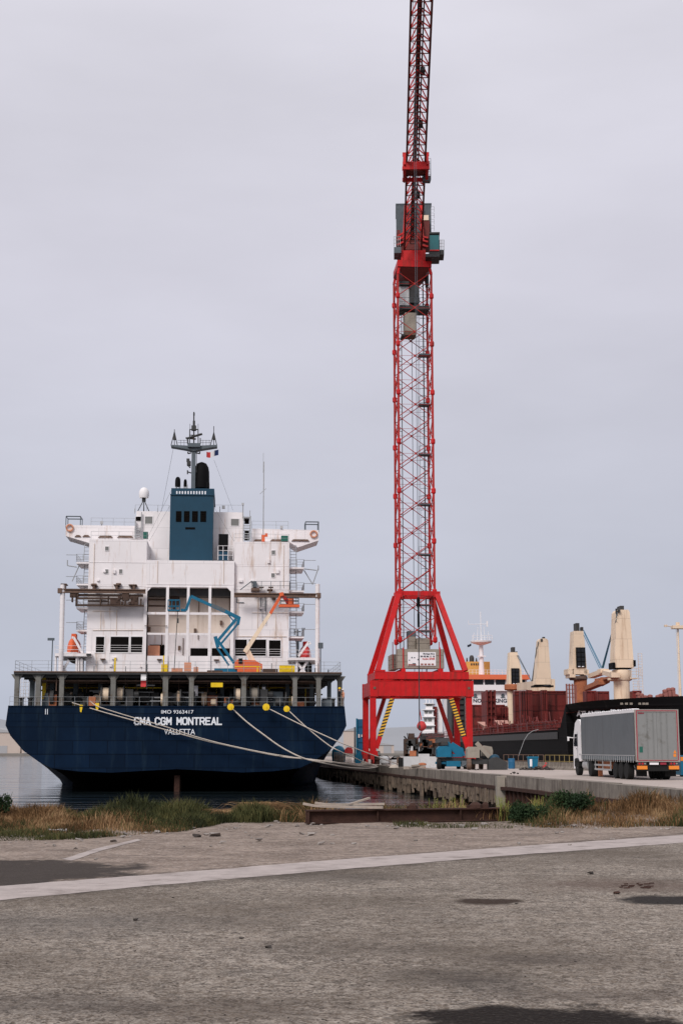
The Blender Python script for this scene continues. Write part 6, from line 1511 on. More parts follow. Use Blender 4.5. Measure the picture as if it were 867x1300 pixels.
m_.box(cx_-1., cx_+.8, XS+2, XS+2.3, zt3-3.4, zt3-3.2); P(m_, 'mast_fittings', 'white2', am)
m_ = MB(); a, b_ = A(595, 856.5, XS), A(670, 856.5, XS); m_.rail((a.x, XS, a.z), (b_.x, XS, a.z), 1.0, 16, .04, 2); P(m_, 'wheelhouse_railing', 'white2', acc)
# dark flag at the mast
flag(593, 598, 817.5, 821.5, XS+3, ['tdark'], 'small dark flag flying left of the white radar mast of the black ship', F=AF, droop=.1)
# hanging rope on the black hull
m_ = MB(); pts = [(683, 926, 25), (676, 928, 25), (670, 932, 25.2), (665, 940, 25.2), (661, 951, 25.2), (657.5, 961, 25.2)]
P3 = [W(x, y, 176) for x, y, q_ in pts]; P3 = [AF.local(p) for p in P3]
m_.path([Vector((-10.25+(.5 if i == 0 else 0), p.y, p.z)) if False else p for i, p in enumerate(P3)], .035, 5)
S(m_, 'mooring_rope', 'palegrey', 'single pale rope hanging in a curve down the black hull above the blue bin', 'rope', AF, None, 60)

# distant white ship seen between the portal legs
DFm = Frame(W(543, 950, 420).x, 420, R(-6)); D_ = DFm.L
dsh = T('cargo_ship', 'distant ship with tiered white decks and brown funnel seen through the crane legs', 'ship', (0, 0, 0), DFm)
m_ = MB(); 
for (x0, x1, y0, y1) in ((536.5, 551, 921, 931), (537.5, 551, 910, 921), (538, 550, 901, 910), (540, 549, 893, 901)):
    a, b_ = D_(x0, y1, 0), D_(x1, y0, 0); m_.box(a.x, b_.x, 0, 12, a.z, b_.z); m_.box(a.x-.6, b_.x+.3, -.8, 12, b_.z-.12, b_.z+.1)
m_.box(D_(537, 900, 0).x, D_(551, 900, 0).x, -.6, 0, D_(537, 931, 0).z, D_(537, 928, 0).z)
P(m_, 'deckhouse', 'white2', dsh)
m_ = MB()
for (x0, x1, y0, y1) in ((538, 542, 912, 916), (543, 548, 912, 916), (539, 543, 902, 906), (544, 548, 903, 906), (541, 548.5, 894, 896.5), (539, 548, 923, 926)):
    a, b_ = D_(x0, y1, -.02), D_(x1, y0, -.02); m_.box(a.x, b_.x, -.05, 0, a.z, b_.z)
P(m_, 'window', 'glassl', dsh)
m_ = MB(); a, b_ = D_(550.3, 935, 1), D_(554.5, 897, 1); m_.box(a.x, b_.x, 1, 8, a.z, b_.z); P(m_, 'funnel', 'hatch', dsh)
m_ = MB(); a, b_ = D_(554.5, 937, 2), D_(561, 887, 2); m_.box(a.x, b_.x, 2, 10, a.z, b_.z); P(m_, 'stair_tower', 'white2', dsh)
m_ = MB(); a, b_ = D_(533, 960, 0), D_(575, 931, 0); m_.box(a.x, b_.x, -1, 60, -2.6, b_.z); P(m_, 'hull', 'dgrey', dsh)
m_ = MB(); 
for px, y0 in ((541, 886), (545, 883), (549, 888)): a, b_ = D_(px, 894, 3), D_(px, y0, 3); m_.tube((a.x, 3, a.z), (a.x, 3, b_.z), .12, n=5)
m_.tube(D_(538, 888, 3), D_(551, 887, 3), .1, n=5); P(m_, 'mast', 'white2', dsh)

# tall floodlight mast at the right edge
fm = W(865.8, 950, 210); r_ = T('floodlight_mast', 'slim tall floodlight mast behind the black ship at the right edge', 'light mast', (fm.x, 210, 0))
m_ = MB(); zt4 = W(865, 797, 210).z; m_.tube((fm.x, 210, 0), (fm.x, 210, zt4), .22, .12, 8); P(m_, 'pole', 'cream', r_, 40)
m_ = MB(); m_.box(fm.x-.9, fm.x+.9, 209.3, 210.7, zt4-.15, zt4+.3); m_.box(fm.x-.25, fm.x+.25, 209.8, 210.2, zt4+.3, zt4+.8); m_.tube((fm.x, 210, zt4+.1), (fm.x-1.9, 209.5, zt4+.25), .07, n=5); m_.box(fm.x-2.1, fm.x-1.7, 209.3, 209.7, zt4+.1, zt4+.4)
m_.tube((fm.x-.28, 209.9, 3), (fm.x-.28, 209.9, zt4), .03, n=4); P(m_, 'lamp_head', 'cream', r_)

# ============================================================ TRUCK
t0x = W(806.3, 950, 82).x
TF = Frame(t0x, 82, math.atan(.062)); Q = TF.L
trk = T('articulated_truck', 'white cab lorry with grey curtain sided trailer parked on the quay, rear doors closed', 'truck', (1.27, 7, 0), TF)
WT = 2.55; HT = 4.0; Z0 = 1.12
m_ = MB(); n_ = 60; vs = []
for i in range(n_+1):
    y = .12+13.3*i/n_; w_ = .005*math.sin(i*1.7)+.009*math.sin(i*.43+1)
    for k_, z in enumerate((Z0+.26, 2., 2.7, 3.3, HT-.16)): vs.append((-.01-w_*(1 if 0 < k_ < 4 else .3), y, z))
q_ = [(i*5+j, i*5+j+1, (i+1)*5+j+1, (i+1)*5+j) for i in range(n_) for j in range(4)]
m_.add(vs, q_); m_.add([(WT+.01+(-.01-x), y, z) for x, y, z in vs], q_); P(m_, 'side_curtain', 'curtain', trk, 60)
m_ = MB(); m_.box(.03, WT-.03, .08, 13.5, Z0+.02, HT-.1); P(m_, 'trailer_body', 'tframe', trk)
m_ = MB()
for x in (-.02, WT-.03): m_.box(x, x+.05, .1, 13.5, HT-.17, HT)
nn = 24
for i in range(nn):
    y = .3+i*13/nn; m_.prism([(y, HT-.01), (y+13/nn, HT-.01), (y+13/nn*.5, HT+.06)], -.02, .4, 'x')
m_.box(0, WT, .1, 13.5, HT-.06, HT-.01); P(m_, 'roof', 'white2', trk)
m_ = MB()
for x in (-.035, WT-.005): m_.box(x, x+.04, .1, 13.45, Z0-.02, Z0+.24)
P(m_, 'side_skirt_panel', 'greyb', trk)
m_ = MB()
for x in (-.045, WT+.03): m_.box(x, x+.015, .1, 13.45, Z0+.24, Z0+.3)
for i in range(26):
    y = .4+i*.51
    for x in (-.06, WT+.035): m_.box(x, x+.025, y, y+.06, Z0-.12, Z0+.22)
P(m_, 'curtain_buckle', 'alloy', trk)
m_ = MB(); m_.box(0, .16, 0, .1, Z0-.08, HT); m_.box(WT-.16, WT, 0, .1, Z0-.08, HT); m_.box(.16, WT-.16, 0, .1, HT-.14, HT); m_.box(.16, WT-.16, 0, .1, Z0-.08, Z0+.06); P(m_, 'rear_frame', 'tframe', trk)
for x in (.165, WT/2+.005):
    m_ = MB(); m_.box(x, x+WT/2-.17, .03, .08, Z0+.065, HT-.145); d_ = P(m_, 'rear_door', 'tdoor', trk)
    if x < 1:
        m_ = MB(); m_.box(.24, .42, .015, .03, Z0+.45, Z0+.78); P(m_, 'door_sticker', 'green', d_)
        m_ = MB()
        for xx in (.7, 1.05): m_.tube((xx, .0, Z0-.02), (xx, .0, HT-.12), .018, n=6)
        P(m_, 'locking_bar', 'tdoor', d_)
    else:
        m_ = MB(); m_.box(2.18, 2.33, .015, .03, Z0+.2, Z0+.36); m_.prism([(2.18, Z0+.4), (2.36, Z0+.4), (2.27, Z0+.6)], .015, .03); P(m_, 'door_sticker', 'oplate', d_)
        m_ = MB()
        for xx in (1.5, 1.85): m_.tube((xx, .0, Z0-.02), (xx, .0, HT-.12), .018, n=6)
        P(m_, 'locking_bar', 'tdoor', d_)
m_ = MB()
m_.box(.075, .13, -.012, 0, Z0+.02, HT-.06); m_.box(WT-.13, WT-.075, -.012, 0, Z0+.02, HT-.06); m_.box(.13, WT-.13, -.012, 0, HT-.10, HT-.055); m_.box(.13, WT-.13, -.012, 0, Z0-.02, Z0+.025); m_.box(.2, .55, .0, .01, HT-.24, HT-.19); P(m_, 'reflective_tape', 'rtape', trk)
m_ = MB(); m_.box(.05, WT-.05, .1, .35, .52, .72); m_.box(.55, 1.95, .12, .4, .72, Z0-.1); m_.box(.9, 1.05, .2, 13, .85, Z0); m_.box(1.5, 1.65, .2, 13, .85, Z0)
m_.box(.03, WT-.03, .1, 13.4, Z0-.08, Z0+.01); P(m_, 'chassis', 'rubber', trk)
for x in (.1, WT-.62):
    m_ = MB(); m_.box(x-.03, x+.55, .02, .1, .62, .82); P(m_, 'rear_marker_plate', 'oplate', trk)
    m_ = MB(); m_.box(x-.02, x+.52, .03, .1, .86, 1.02); o = P(m_, 'lamp_cluster', 'dgrey', trk)
    m_ = MB(); m_.lathe([(.06, -.02), (.06, .0)], (x+.1, .03, .94), 10, 'y'); m_.lathe([(.06, -.02), (.06, 0)], (x+.28, .03, .94), 10, 'y'); P(m_, 'lens', 'rlight', o)
    m_ = MB(); m_.lathe([(.045, -.02), (.045, .0)], (x+.42, .03, .94), 10, 'y'); P(m_, 'reversing_lens', 'tframe', o)
m_ = MB(); m_.box(.78, 1.30, .0, .02, .88, 1.0); P(m_, 'licence_plate', 'sign', trk)
m_ = MB(); m_.box(1.4, 1.75, .02, .04, .88, 1.0); P(m_, 'warning_strip', 'rtape', trk)
m_ = MB(); m_.box(.12, .75, .5, .53, .22, .8); m_.box(WT-.75, WT-.12, .5, .53, .22, .8); P(m_, 'mudflap', 'rubber', trk)
def tyre(x, y, r_, wd, rim='alloy'):
    m_ = MB(); m_.lathe([(r_*.55, -wd/2), (r_*.93, -wd/2), (r_, -wd*.36), (r_, wd*.36), (r_*.93, wd/2), (r_*.55, wd/2)], (x, y, r_), 22, 'x'); o = P(m_, 'wheel', 'rubber', trk, 30)
    m_ = MB(); s_ = -1 if x < 1.27 else 1
    m_.lathe([(r_*.55, 0), (r_*.5, .06*-s_), (r_*.3, .05*-s_), (r_*.2, .0), (.02, .03*s_)], (x+s_*wd*.42, y, r_), 16, 'x'); P(m_, 'rim', rim, o, 30)
for y in (2.3, 3.6, 4.9):
    for x in (.2, WT-.2): tyre(x, y, .5, .38, 'greyb')
m_ = MB()
for x in (.0, WT-.05): m_.box(x, x+.04, 5.8, 10, .45, .56); m_.box(x, x+.04, 5.8, 10, .72, .83); [m_.box(x, x+.05, y, y+.06, .45, Z0) for y in (5.9, 7.9, 9.8)]
P(m_, 'underrun_guard', 'alloy', trk)
m_ = MB(); m_.box(.2, .9, 6.4, 8.6, .55, 1.0); m_.box(.25, .5, 9.9, 10.1, .05, 1.1); P(m_, 'pallet_box', 'orust', trk)
# tractor
m_ = MB(); y0 = 13.75
m_.prism([(y0, .95), (y0, 3.35), (y0+.2, 3.62), (y0+.9, 3.72), (y0+1.6, 3.5), (y0+2.15, 2.6), (y0+2.3, 1.7), (y0+2.3, .45), (y0+1.75, .45), (y0+1.75, 1.05), (y0+.6, 1.05), (y0+.6, .95)], .03, WT-.03, 'x')
cabn = P(m_, 'cab', 'white2', trk, 25)
m_ = MB()
for x in (.0, WT-.025): m_.prism([(y0+.95, 1.95), (y0+.95, 2.75), (y0+1.7, 2.75), (y0+2.02, 2.1), (y0+2.0, 1.95)], x, x+.025, 'x')
P(m_, 'side_window', 'glass', cabn)
m_ = MB()
for x in (-.015, WT+.0): m_.box(x, x+.012, y0+.9, y0+.92, 1., 2.9); m_.box(x, x+.014, y0+1.1, y0+1.3, 1.75, 1.8)
m_.box(-.02, .0, y0+.2, y0+.3, 1.35, 1.45); P(m_, 'door_seam', 'greyb', cabn)
m_ = MB()
for s_ in (-1, 1):
    x = 0 if s_ < 0 else WT; m_.tube((x, y0+2.1, 2.5), (x+s_*.4, y0+2.2, 2.55), .03, n=5); m_.box(x+s_*.28, x+s_*.40, y0+2.1, y0+2.16, 2.3, 2.52)
P(m_, 'mirror', 'white2', cabn)
m_ = MB(); m_.box(.02, WT-.02, y0+.75, y0+1.95, .95, 1.08); m_.prism([(y0+.62, .6), (y0+.62, 1.0), (y0+.85, 1.15), (y0+1.6, 1.15), (y0+1.85, 1.0), (y0+1.85, .6), (y0+1.7, .6), (y0+1.6, .95), (y0+.85, .95), (y0+.75, .6)], -.01, WT+.01, 'x'); P(m_, 'wheel_arch', 'rubber', cabn)
m_ = MB(); m_.box(.6, 1.95, 9.9, y0+2.2, .65, .95); P(m_, 'tractor_frame', 'rubber', trk)
for x in (.17, WT-.17): tyre(x, y0+1.25, .51, .32)
for x in (.24, WT-.24): tyre(x, 11.2, .51, .5)
m_ = MB()
for x in (.02, WT-.62): m_.lathe([(.32, 0), (.34, .03), (.34, 1.22), (.32, 1.25)], (x+.34, 12.35, .72), 14, 'y'); 
P(m_, 'fuel_tank', 'alloy', trk, 30)
m_ = MB(); m_.box(-.0, .2, y0-.1, y0+.05, 1., 3.3); m_.box(WT-.2, WT, y0-.1, y0+.05, 1., 3.3); P(m_, 'side_fairing', 'white2', cabn)
dup_lbl = None

# ============================================================ THINGS ON THE QUAY
def blk(m_, px0, px1, y0, y1, Y, dep, grow=0):
    a, b_ = W(px0, y1, Y), W(px1, y0, Y); m_.box(a.x, b_.x, Y, Y+dep, max(a.z-grow, .012), b_.z); return m_
# pale concrete blocks
for x0, x1, lb in ((512.5, 532.6, 'pale concrete block under the crane, left one of the pair'), (532.9, 553.5, 'pale concrete block under the crane, right one of the pair beside the blue lift')):
    m_ = MB(); a, b_ = W(x0, 975, 133), W(x1, 960.5, 133); c_ = .05
    m_.prism([(a.x+c_, .03), (b_.x-c_, .03), (b_.x, .1), (b_.x, b_.z-c_), (b_.x-c_, b_.z), (a.x+c_, b_.z), (a.x, b_.z-c_), (a.x, .1)], 133, 134.2)
    for f in (.33, .66): m_.box(a.x+(b_.x-a.x)*f-.015, a.x+(b_.x-a.x)*f+.015, 132.99, 133, .1, b_.z-.1)
    S(m_, 'concrete_block', 'ibcw', lb, 'concrete block', group='concrete blocks under the crane')
m_ = MB(); c = W(536, 974, 130); m_.lathe([(.38, 0), (.3, .1), (.26, .25), (.38, .33), (.34, .45), (.1, .52)], (c.x, 130, .01), 14); S(m_, 'bollard', 'orust', 'rusty orange mooring bollard in front of the pale concrete blocks', 'bollard', smooth=40)
m_ = MB(); c = W(525, 976, 126); m_.bar((c.x-.6, 126, .1), (c.x+1., 126.2, .25), .25, .2); m_.bar((c.x-.2, 125.8, .3), (c.x+.5, 126, .35), .15); m_.box(c.x-.9, c.x-.4, 125.8, 126.1, .0, .25); S(m_, 'timber_baulk', 'wood', 'broken timber baulk lying at the quay edge left of the orange bollard', 'timber')
# scrap machinery heap
r_ = T('scrap_machine', 'tangled rusty deck machinery piled behind the pale concrete blocks', 'machinery', (W(533, 950, 140).x, 140, 0))
random.seed(21); m_ = MB(); 
def B(px0, px1, y0, y1, Y=140, dep=1.5, m=None): return blk(m or m_, px0, px1, y0, y1, Y, dep)
B(514, 553, 957, 971); B(513, 518, 938, 960); B(519, 526, 931, 948); B(523, 531, 936, 958, 140.5); B(545, 556, 943, 960, 140.6); P(m_, 'frame', 'machine', r_)
m_ = MB(); c = W(541, 946, 139.6)
m_.lathe([(.45, 0), (.62, .2), (.62, 1.2), (.45, 1.4)], (c.x, 139.6, c.z), 16, 'y'); m_.lathe([(.35, -.2), (.35, 0)], (c.x-.1, 139.6, c.z+.1), 12, 'y'); P(m_, 'drum', 'orust', r_, 40)
m_ = MB(); B(520, 528, 953, 960, 139.3, .5); B(543, 552, 938, 943, 139.8, .5); P(m_, 'orange_cover', 'orust', r_)
m_ = MB()
for i in range(46):
    px = random.uniform(514, 556); top = 930+abs(px-532)*.55; py = random.uniform(top, 960); a = W(px, py, 139.7+random.random()); d = Vector((random.uniform(-1, 1), random.uniform(-.5, .5), random.uniform(-.7, .9)))*random.uniform(.4, 1.3)
    m_.tube(a, a+d, random.uniform(.03, .09), n=5)
for i in range(24):
    px = random.uniform(514, 554); py = random.uniform(936+abs(px-532)*.5, 960); a = W(px, py, 139.5); w_ = random.uniform(.1, .35); m_.box(a.x-w_, a.x+w_, 139.4, 139.9, a.z-w_, a.z+w_)
P(m_, 'pipework', 'dgrey', r_)
m_ = MB(); B(531, 545, 957, 961, 139, .6); B(521, 524, 944, 957, 139.4, .3); P(m_, 'pale_panel', 'ibcw', r_)
# orange float hanging
c = W(535, 922, 138); m_ = MB(); m_.lathe([(.05, .5), (.28, .42), (.46, .1), (.44, -.15), (.22, -.4), (.05, -.45)], (c.x, 138, c.z), 12); m_.tube((c.x, 138, c.z+.6), (c.x-.2, 138, c.z+1.7), .05, n=5); m_.tube((c.x, 138, c.z-.5), (c.x-.3, 139.4, c.z-1.2), .05, n=5)
S(m_, 'buoy', 'flagr', 'faded red buoy perched above the rusty machinery heap', 'buoy', smooth=50)
# dark vehicles far on the quay
for i, (x0, x1, y0, lb, mt) in enumerate(((476, 484, 953.5, 'dark parked van by the left crane leg, leftmost of the far vehicles', 'dgrey'), (486, 494, 959, 'low dark car second from the left crane leg', 'black'), (496, 510, 959.5, 'long dark low car beside the pale concrete blocks', 'black'))):
    a, b_ = W(x0, 966.5, 195), W(x1, y0, 195); r_ = T('parked_car', lb, 'car', ((a.x+b_.x)/2, 195, 0), group='far vehicles seen under the crane')
    h = b_.z; L_ = b_.x-a.x; m_ = MB(); m_.prism([(a.x, .3), (a.x, h*.55), (a.x+L_*.18, h*.62), (a.x+L_*.3, h), (a.x+L_*.75, h), (a.x+L_*.92, h*.6), (b_.x, h*.5), (b_.x, .3)], 195, 196.7); P(m_, 'body', mt, r_)
    m_ = MB(); m_.prism([(a.x+L_*.24, h*.64), (a.x+L_*.32, h*.93), (a.x+L_*.73, h*.93), (a.x+L_*.86, h*.64)], 194.97, 195); P(m_, 'window', 'glassl', r_)
    m_ = MB()
    for f in (.2, .8): m_.lathe([(.32, -.1), (.32, .1)], (a.x+L_*f, 195.1, .33), 12, 'y')
    P(m_, 'wheel', 'rubber', r_)
m_ = MB(); c = W(489, 970, 150); m_.lathe([(.25, 0), (.5, .3), (.45, .8), (.2, 1.0)], (c.x, 152, .01), 9); S(m_, 'rope_bag', 'ibcw', 'crumpled pale sack lying by the left crane leg', 'sack', smooth=40)
# blue articulated lift under crane
def ground_lift(label, px0, px1, base_py, mb_, col, Yd):
    r_ = T('boom_lift', label, 'boom lift', (W((px0+px1)/2, 950, Yd).x, Yd, 0)); return r_
bl = ground_lift('folded blue boom lift parked under the right crane leg', 553, 590, 976, None, 'lblue', 126)
def QW(*p): return [W(x, y, 126) for x, y in p]
m_ = MB(); a, b_ = QW((566, 973), (584, 966)); m_.box(a.x, b_.x, 125.4, 127.2, a.z, b_.z); a, b_ = QW((553, 970), (592, 967)); m_.box(a.x, b_.x, 125.8, 126.8, a.z, b_.z); P(m_, 'chassis', 'lblue', bl)
m_ = MB()
for px in (556.5, 563, 583, 590):
    a = W(px, 971, 126); m_.lathe([(.3, -.18), (.46, -.16), (.48, 0), (.46, .16), (.3, .18)], (a.x, 125.6 if px in (556.5, 590) else 127, .48), 14, 'x')
P(m_, 'wheel', 'rubber', bl, 30)
m_ = MB(); pts = QW((554, 961), (554, 951), (557, 947.5), (566, 947), (572, 950), (572, 961)); m_.prism([(p.x, p.z) for p in pts], 125.3, 127.3); a, b_ = QW((572, 961), (586, 957)); m_.box(a.x, b_.x, 125.6, 127, a.z, b_.z); P(m_, 'engine_cover', 'lblue', bl, 30)
m_ = MB(); p = QW((567, 944), (584, 958)); m_.bar(p[0], p[1], .42, .45); p = QW((573, 944), (587, 953)); m_.bar(p[0], p[1], .3, .34); p = QW((584, 950), (587.5, 960)); m_.bar(p[0], p[1], .4, .4); P(m_, 'folded_arm', 'lblue', bl)
m_ = MB(); a, b_ = QW((560, 946), (568, 941.5)); m_.box(a.x, b_.x, 125.6, 126.8, a.z, b_.z); a, b_ = QW((556, 966), (590, 962)); m_.box(a.x, b_.x, 125.7, 126.9, a.z, b_.z); P(m_, 'counterweight', 'dgrey', bl)
m_ = MB(); a, b_ = QW((585, 973), (597, 963)); m_.tube((a.x, 125, a.z), (b_.x, 125.2, b_.z-.2), .07, n=5); m_.box(a.x, a.x+.5, 125.1, 126, a.z, a.z+.5); P(m_, 'outrigger', 'greyb', bl)
# beige lift
gl = ground_lift('weathered beige boom lift with lowered arm right of the crane leg', 592, 627, 976, None, 'cream', 122)
def QG(*p): return [W(x, y, 122) for x, y in p]
m_ = MB(); pts = QG((592, 962), (592, 951), (595, 948), (605, 948), (607.5, 950), (607.5, 962)); m_.prism([(p.x, p.z) for p in pts], 121.3, 123.2); pts = QG((613, 960), (613, 949), (616, 946.5), (625, 948), (626.5, 953), (626, 960)); m_.prism([(p.x, p.z) for p in pts], 122.6, 124); P(m_, 'engine_cover', 'ballast', gl, 30)
m_ = MB(); p = QG((604.5, 943), (621, 961)); m_.bar(p[0], p[1], .3, .36); P(m_, 'boom', 'ballast', gl)
m_ = MB(); p = QG((606, 942), (622, 959)); m_.bar(p[0], p[1], .12, .14); p = QG((603.5, 944), (619.5, 962)); m_.bar(p[0], p[1], .1, .12); P(m_, 'boom_edge', 'hatchl', gl)
m_ = MB(); a, b_ = QG((594, 970), (630, 964)); m_.box(a.x, b_.x, 121.6, 123, a.z, b_.z); P(m_, 'chassis', 'dgrey', gl)
m_ = MB()
for px, yy in ((594, 121.3), (601.5, 123), (612, 123.2)):
    a = W(px, 971, 122); m_.lathe([(.28, -.17), (.44, -.17), (.48, 0), (.44, .17), (.28, .17)], (a.x, yy, .49), 16, 'x')
P(m_, 'wheel', 'brown', gl, 30)
m_ = MB(); pts = [W(x, y, 121) for x, y in ((620, 977), (620, 966), (624, 962), (630, 961), (635, 963), (644, 968), (644, 977))]; m_.prism([(p.x, max(p.z, .02)) for p in pts], 121, 122.4); gq = T('generator', 'dark low generator with a blue domed cover, right of the beige lift', 'generator', (W(632, 970, 121).x, 121, .01)); P(m_, 'housing', 'dgrey', gq)
m_ = MB(); a, b_ = W(624.5, 966, 120.9), W(633, 961.5, 120.9); m_.lathe([(.42, 0), (.38, .2), (.2, .32), (.02, .36)], ((a.x+b_.x)/2, 121.6, W(629, 963, 121).z), 12); P(m_, 'domed_cover', 'funnel', gq, 50)
# barriers
bar0, bar1 = G(636, 975), G(748, 978.5)
n_ = 7
for i in range(n_):
    a = bar0.lerp(bar1, i/n_); b_ = bar0.lerp(bar1, (i+.97)/n_); m_ = MB(); d = (b_-a).normalized(); pz = Vector((-d.y, d.x, 0))
    pr_ = [(-.3, 0), (.3, 0), (.27, .12), (.14, .3), (.11, .62), (-.11, .62), (-.14, .3), (-.27, .12)]
    vs = [a+pz*u+Vector((0, 0, z+.012)) for u, z in pr_]+[b_+pz*u+Vector((0, 0, z+.012)) for u, z in pr_]; n8 = 8
    m_.add(vs, [tuple(range(8)), tuple(range(8, 16))]+[(k, 8+k, 8+(k+1) % 8, (k+1) % 8) for k in range(8)])
    lbs = ['leftmost concrete road barrier, next to the dark generator', 'second concrete road barrier from the generator', 'concrete road barrier left of the blue bin', 'concrete road barrier right behind the blue bin', 'concrete road barrier just right of the blue bin', 'concrete road barrier next to the one by the lorry cab', 'concrete road barrier nearest the lorry cab, with blue marks']
    S(m_, 'road_barrier', 'concrete', lbs[i], 'barrier', group='concrete barriers along the far quay edge')
# yellow railing behind
for i in range(2):
    a = G(640+i*54, 973.5+i*1.5)+Vector((.4, 4, 0)); b_ = G(692+i*54, 974.5+i*1.7)+Vector((.4, 4, 0)); m_ = MB()
    m_.rail(a+Vector((0, 0, .01)), b_+Vector((0, 0, .01)), 1.15, 8, .035, 2)
    S(m_, 'guard_rail', 'brown' if i == 0 else 'oldyel', ('dull brown guard rail along the black ship left of the blue bin', 'yellow guard rail along the black ship between the blue bin and the lorry')[i], 'railing')
# blue bin with heap
r_ = T('waste_bin', 'blue rubbish bin standing at the barriers left of the lorry', 'bin', (G(676, 977.5).x, G(676, 977.5).y, .01)); c = G(676, 977.5)
m_ = MB(); m_.prism([(c.x-.33, .15), (c.x+.33, .15), (c.x+.42, 1.0), (c.x-.42, 1.0)], c.y-.4, c.y+.4); P(m_, 'body', 'lblue', r_)
m_ = MB(); m_.box(c.x-.45, c.x+.45, c.y-.45, c.y+.45, 1.0, 1.12); P(m_, 'lid', 'lblue', r_)
m_ = MB(); m_.box(c.x-.3, c.x-.1, c.y-.42, c.y-.4, .3, .9); P(m_, 'label_panel', 'sign', r_)
m_ = MB(); [m_.lathe([(.1, -.04), (.1, .04)], (c.x+s_, c.y-.3, .11), 8, 'x') for s_ in (-.3, .3)]; P(m_, 'wheel', 'rubber', r_)
random.seed(31)
def heap(c, r_, h, n_, sz, name, mat, label, cat):
    m_ = MB()
    for i in range(n_):
        an = random.random()*6.28; q = random.random()**.6; x = c[0]+math.cos(an)*q*r_; y = c[1]+math.sin(an)*q*r_; z = .02+h*(1-q)*random.random(); s_ = sz*random.uniform(.5, 1.3)
        vs = [Vector((x, y, z))+Vector((random.uniform(-1, 1), random.uniform(-1, 1), random.uniform(-.3, 1)))*s_ for k in range(8)]
        bm = bmesh.new(); [bm.verts.new(v) for v in vs]; bmesh.ops.convex_hull(bm, input=bm.verts); bm.verts.ensure_lookup_table(); bm.verts.index_update()
        m_.add([v.co[:] for v in bm.verts], [tuple(v.index for v in f.verts) for f in bm.faces]); bm.free()
    return S(m_, name, mat, label, cat)
heap((c.x+.1, c.y-1.2), 1.5, .35, 60, .16, 'rubbish_heap', 'dirtm', 'low black rubbish heap in front of the blue bin', 'heap')
heap((c.x+1., c.y-.5), .45, .7, 16, .16, 'rubbish_sacks', 'flagr', 'small red and brown sacks beside the blue bin', 'sacks')
# rope / hose debris on pier
for px, py, lb in ((652, 983, 'small dark stone on the pier near its edge'), (607, 978, 'rusty plate lying before the beige lift')):
    c = G(px, py); heap((c.x, c.y), .35, .1, 6, .12, 'rubble', 'dirtm', lb, 'rubble')
# left of crane leg: blue tower, pallets
r_ = T('steel_cabinet', 'tall narrow blue steel cabinet beside the left crane leg', 'cabinet', (W(456, 950, 178).x, 178, 0))
m_ = MB(); blk(m_, 452.2, 460.5, 913, 968, 178, 2.4); P(m_, 'body', 'bluebox', r_)
m_ = MB(); blk(m_, 452, 454, 912, 968, 177.85, .2); [blk(m_, 452.5, 460, y_, y_+.5, 177.9, .12) for y_ in (922, 932, 942, 952)]; P(m_, 'rib', 'lblue', r_)
m_ = MB(); blk(m_, 454.6, 456.6, 932, 936.5, 177.86, .05); blk(m_, 458.5, 459.8, 932.5, 935.5, 177.86, .05); P(m_, 'marking', 'sign', r_)
m_ = MB(); blk(m_, 449.5, 451.5, 923, 968, 180, .4); S(m_, 'steel_post', 'greyb', 'thin grey steel post left of the tall blue cabinet', 'post')
m_ = MB(); pts = [W(x, y, 174) for x, y in ((451, 970), (451, 959), (453, 956), (457, 955), (460, 958), (460, 970))]; m_.prism([(p.x, max(.02, p.z)) for p in pts], 174, 175.5); S(m_, 'compressor', 'lblue', 'light blue compressor at the foot of the tall blue cabinet', 'compressor')
random.seed(41)
for k_, (x0, x1, lb) in enumerate(((424, 431, 'leftmost wooden pallet stack by the blue hull'), (432, 439, 'middle wooden pallet stack by the blue hull'), (440, 446, 'right wooden pallet stack by the blue hull, under the red cover'))):
    m_ = MB(); a, b_ = W(x0, 968, 183), W(x1, 955+k_, 183); z = .02
    while z < b_.z:
        for d_ in (0, .45, .9): m_.box(a.x, b_.x, 183+d_, 183.12+d_, z, z+.05)
        for f in (0, .45, .9): w_ = b_.x-a.x; m_.box(a.x+w_*f, a.x+w_*(f+.1), 183, 184, z+.05, z+.13)
        z += .17
    S(m_, 'pallet_stack', 'wood', lb, 'pallets', group='pallet stacks beside the blue hull')
m_ = MB(); pts = [W(x, y, 183.5) for x, y in ((437, 956), (438, 951), (441, 948.5), (446, 949), (448, 952), (448, 957))]; m_.prism([(p.x, p.z) for p in pts], 183.1, 184.4); S(m_, 'tarpaulin', 'flagr', 'red tarpaulin bundle on the pallet stacks', 'tarpaulin')
m_ = MB(); c = W(430, 953, 184); m_.lathe([(.9, -.6), (.85, 0), (.5, .5), (.1, .65)], (c.x, 184.6, c.z), 12); m_.lathe([(.8, -1.5), (.9, -.6)], (c.x, 184.6, c.z), 12); S(m_, 'tank', 'lblue', 'blue domed tank behind the left pallet stack', 'tank', smooth=50)
# blue skip behind the truck
r_ = T('boom_lift', 'blue machine half hidden behind the lorry at the right edge', 'boom lift', (W(872, 950, 92).x, 92, 0)); m_ = MB(); blk(m_, 863.8, 884, 961, 966, 92, 2); P(m_, 'orange_stripe', 'oplate', r_)
m_ = MB(); blk(m_, 864.2, 884, 966.4, 984, 92, 2); blk(m_, 864, 884, 959, 961, 92.1, 1.8); P(m_, 'body', 'lblue', r_)
m_ = MB(); blk(m_, 865, 870, 984, 990, 92.2, .5); blk(m_, 877, 882, 984, 990, 92.2, .5); P(m_, 'wheel', 'rubber', r_)

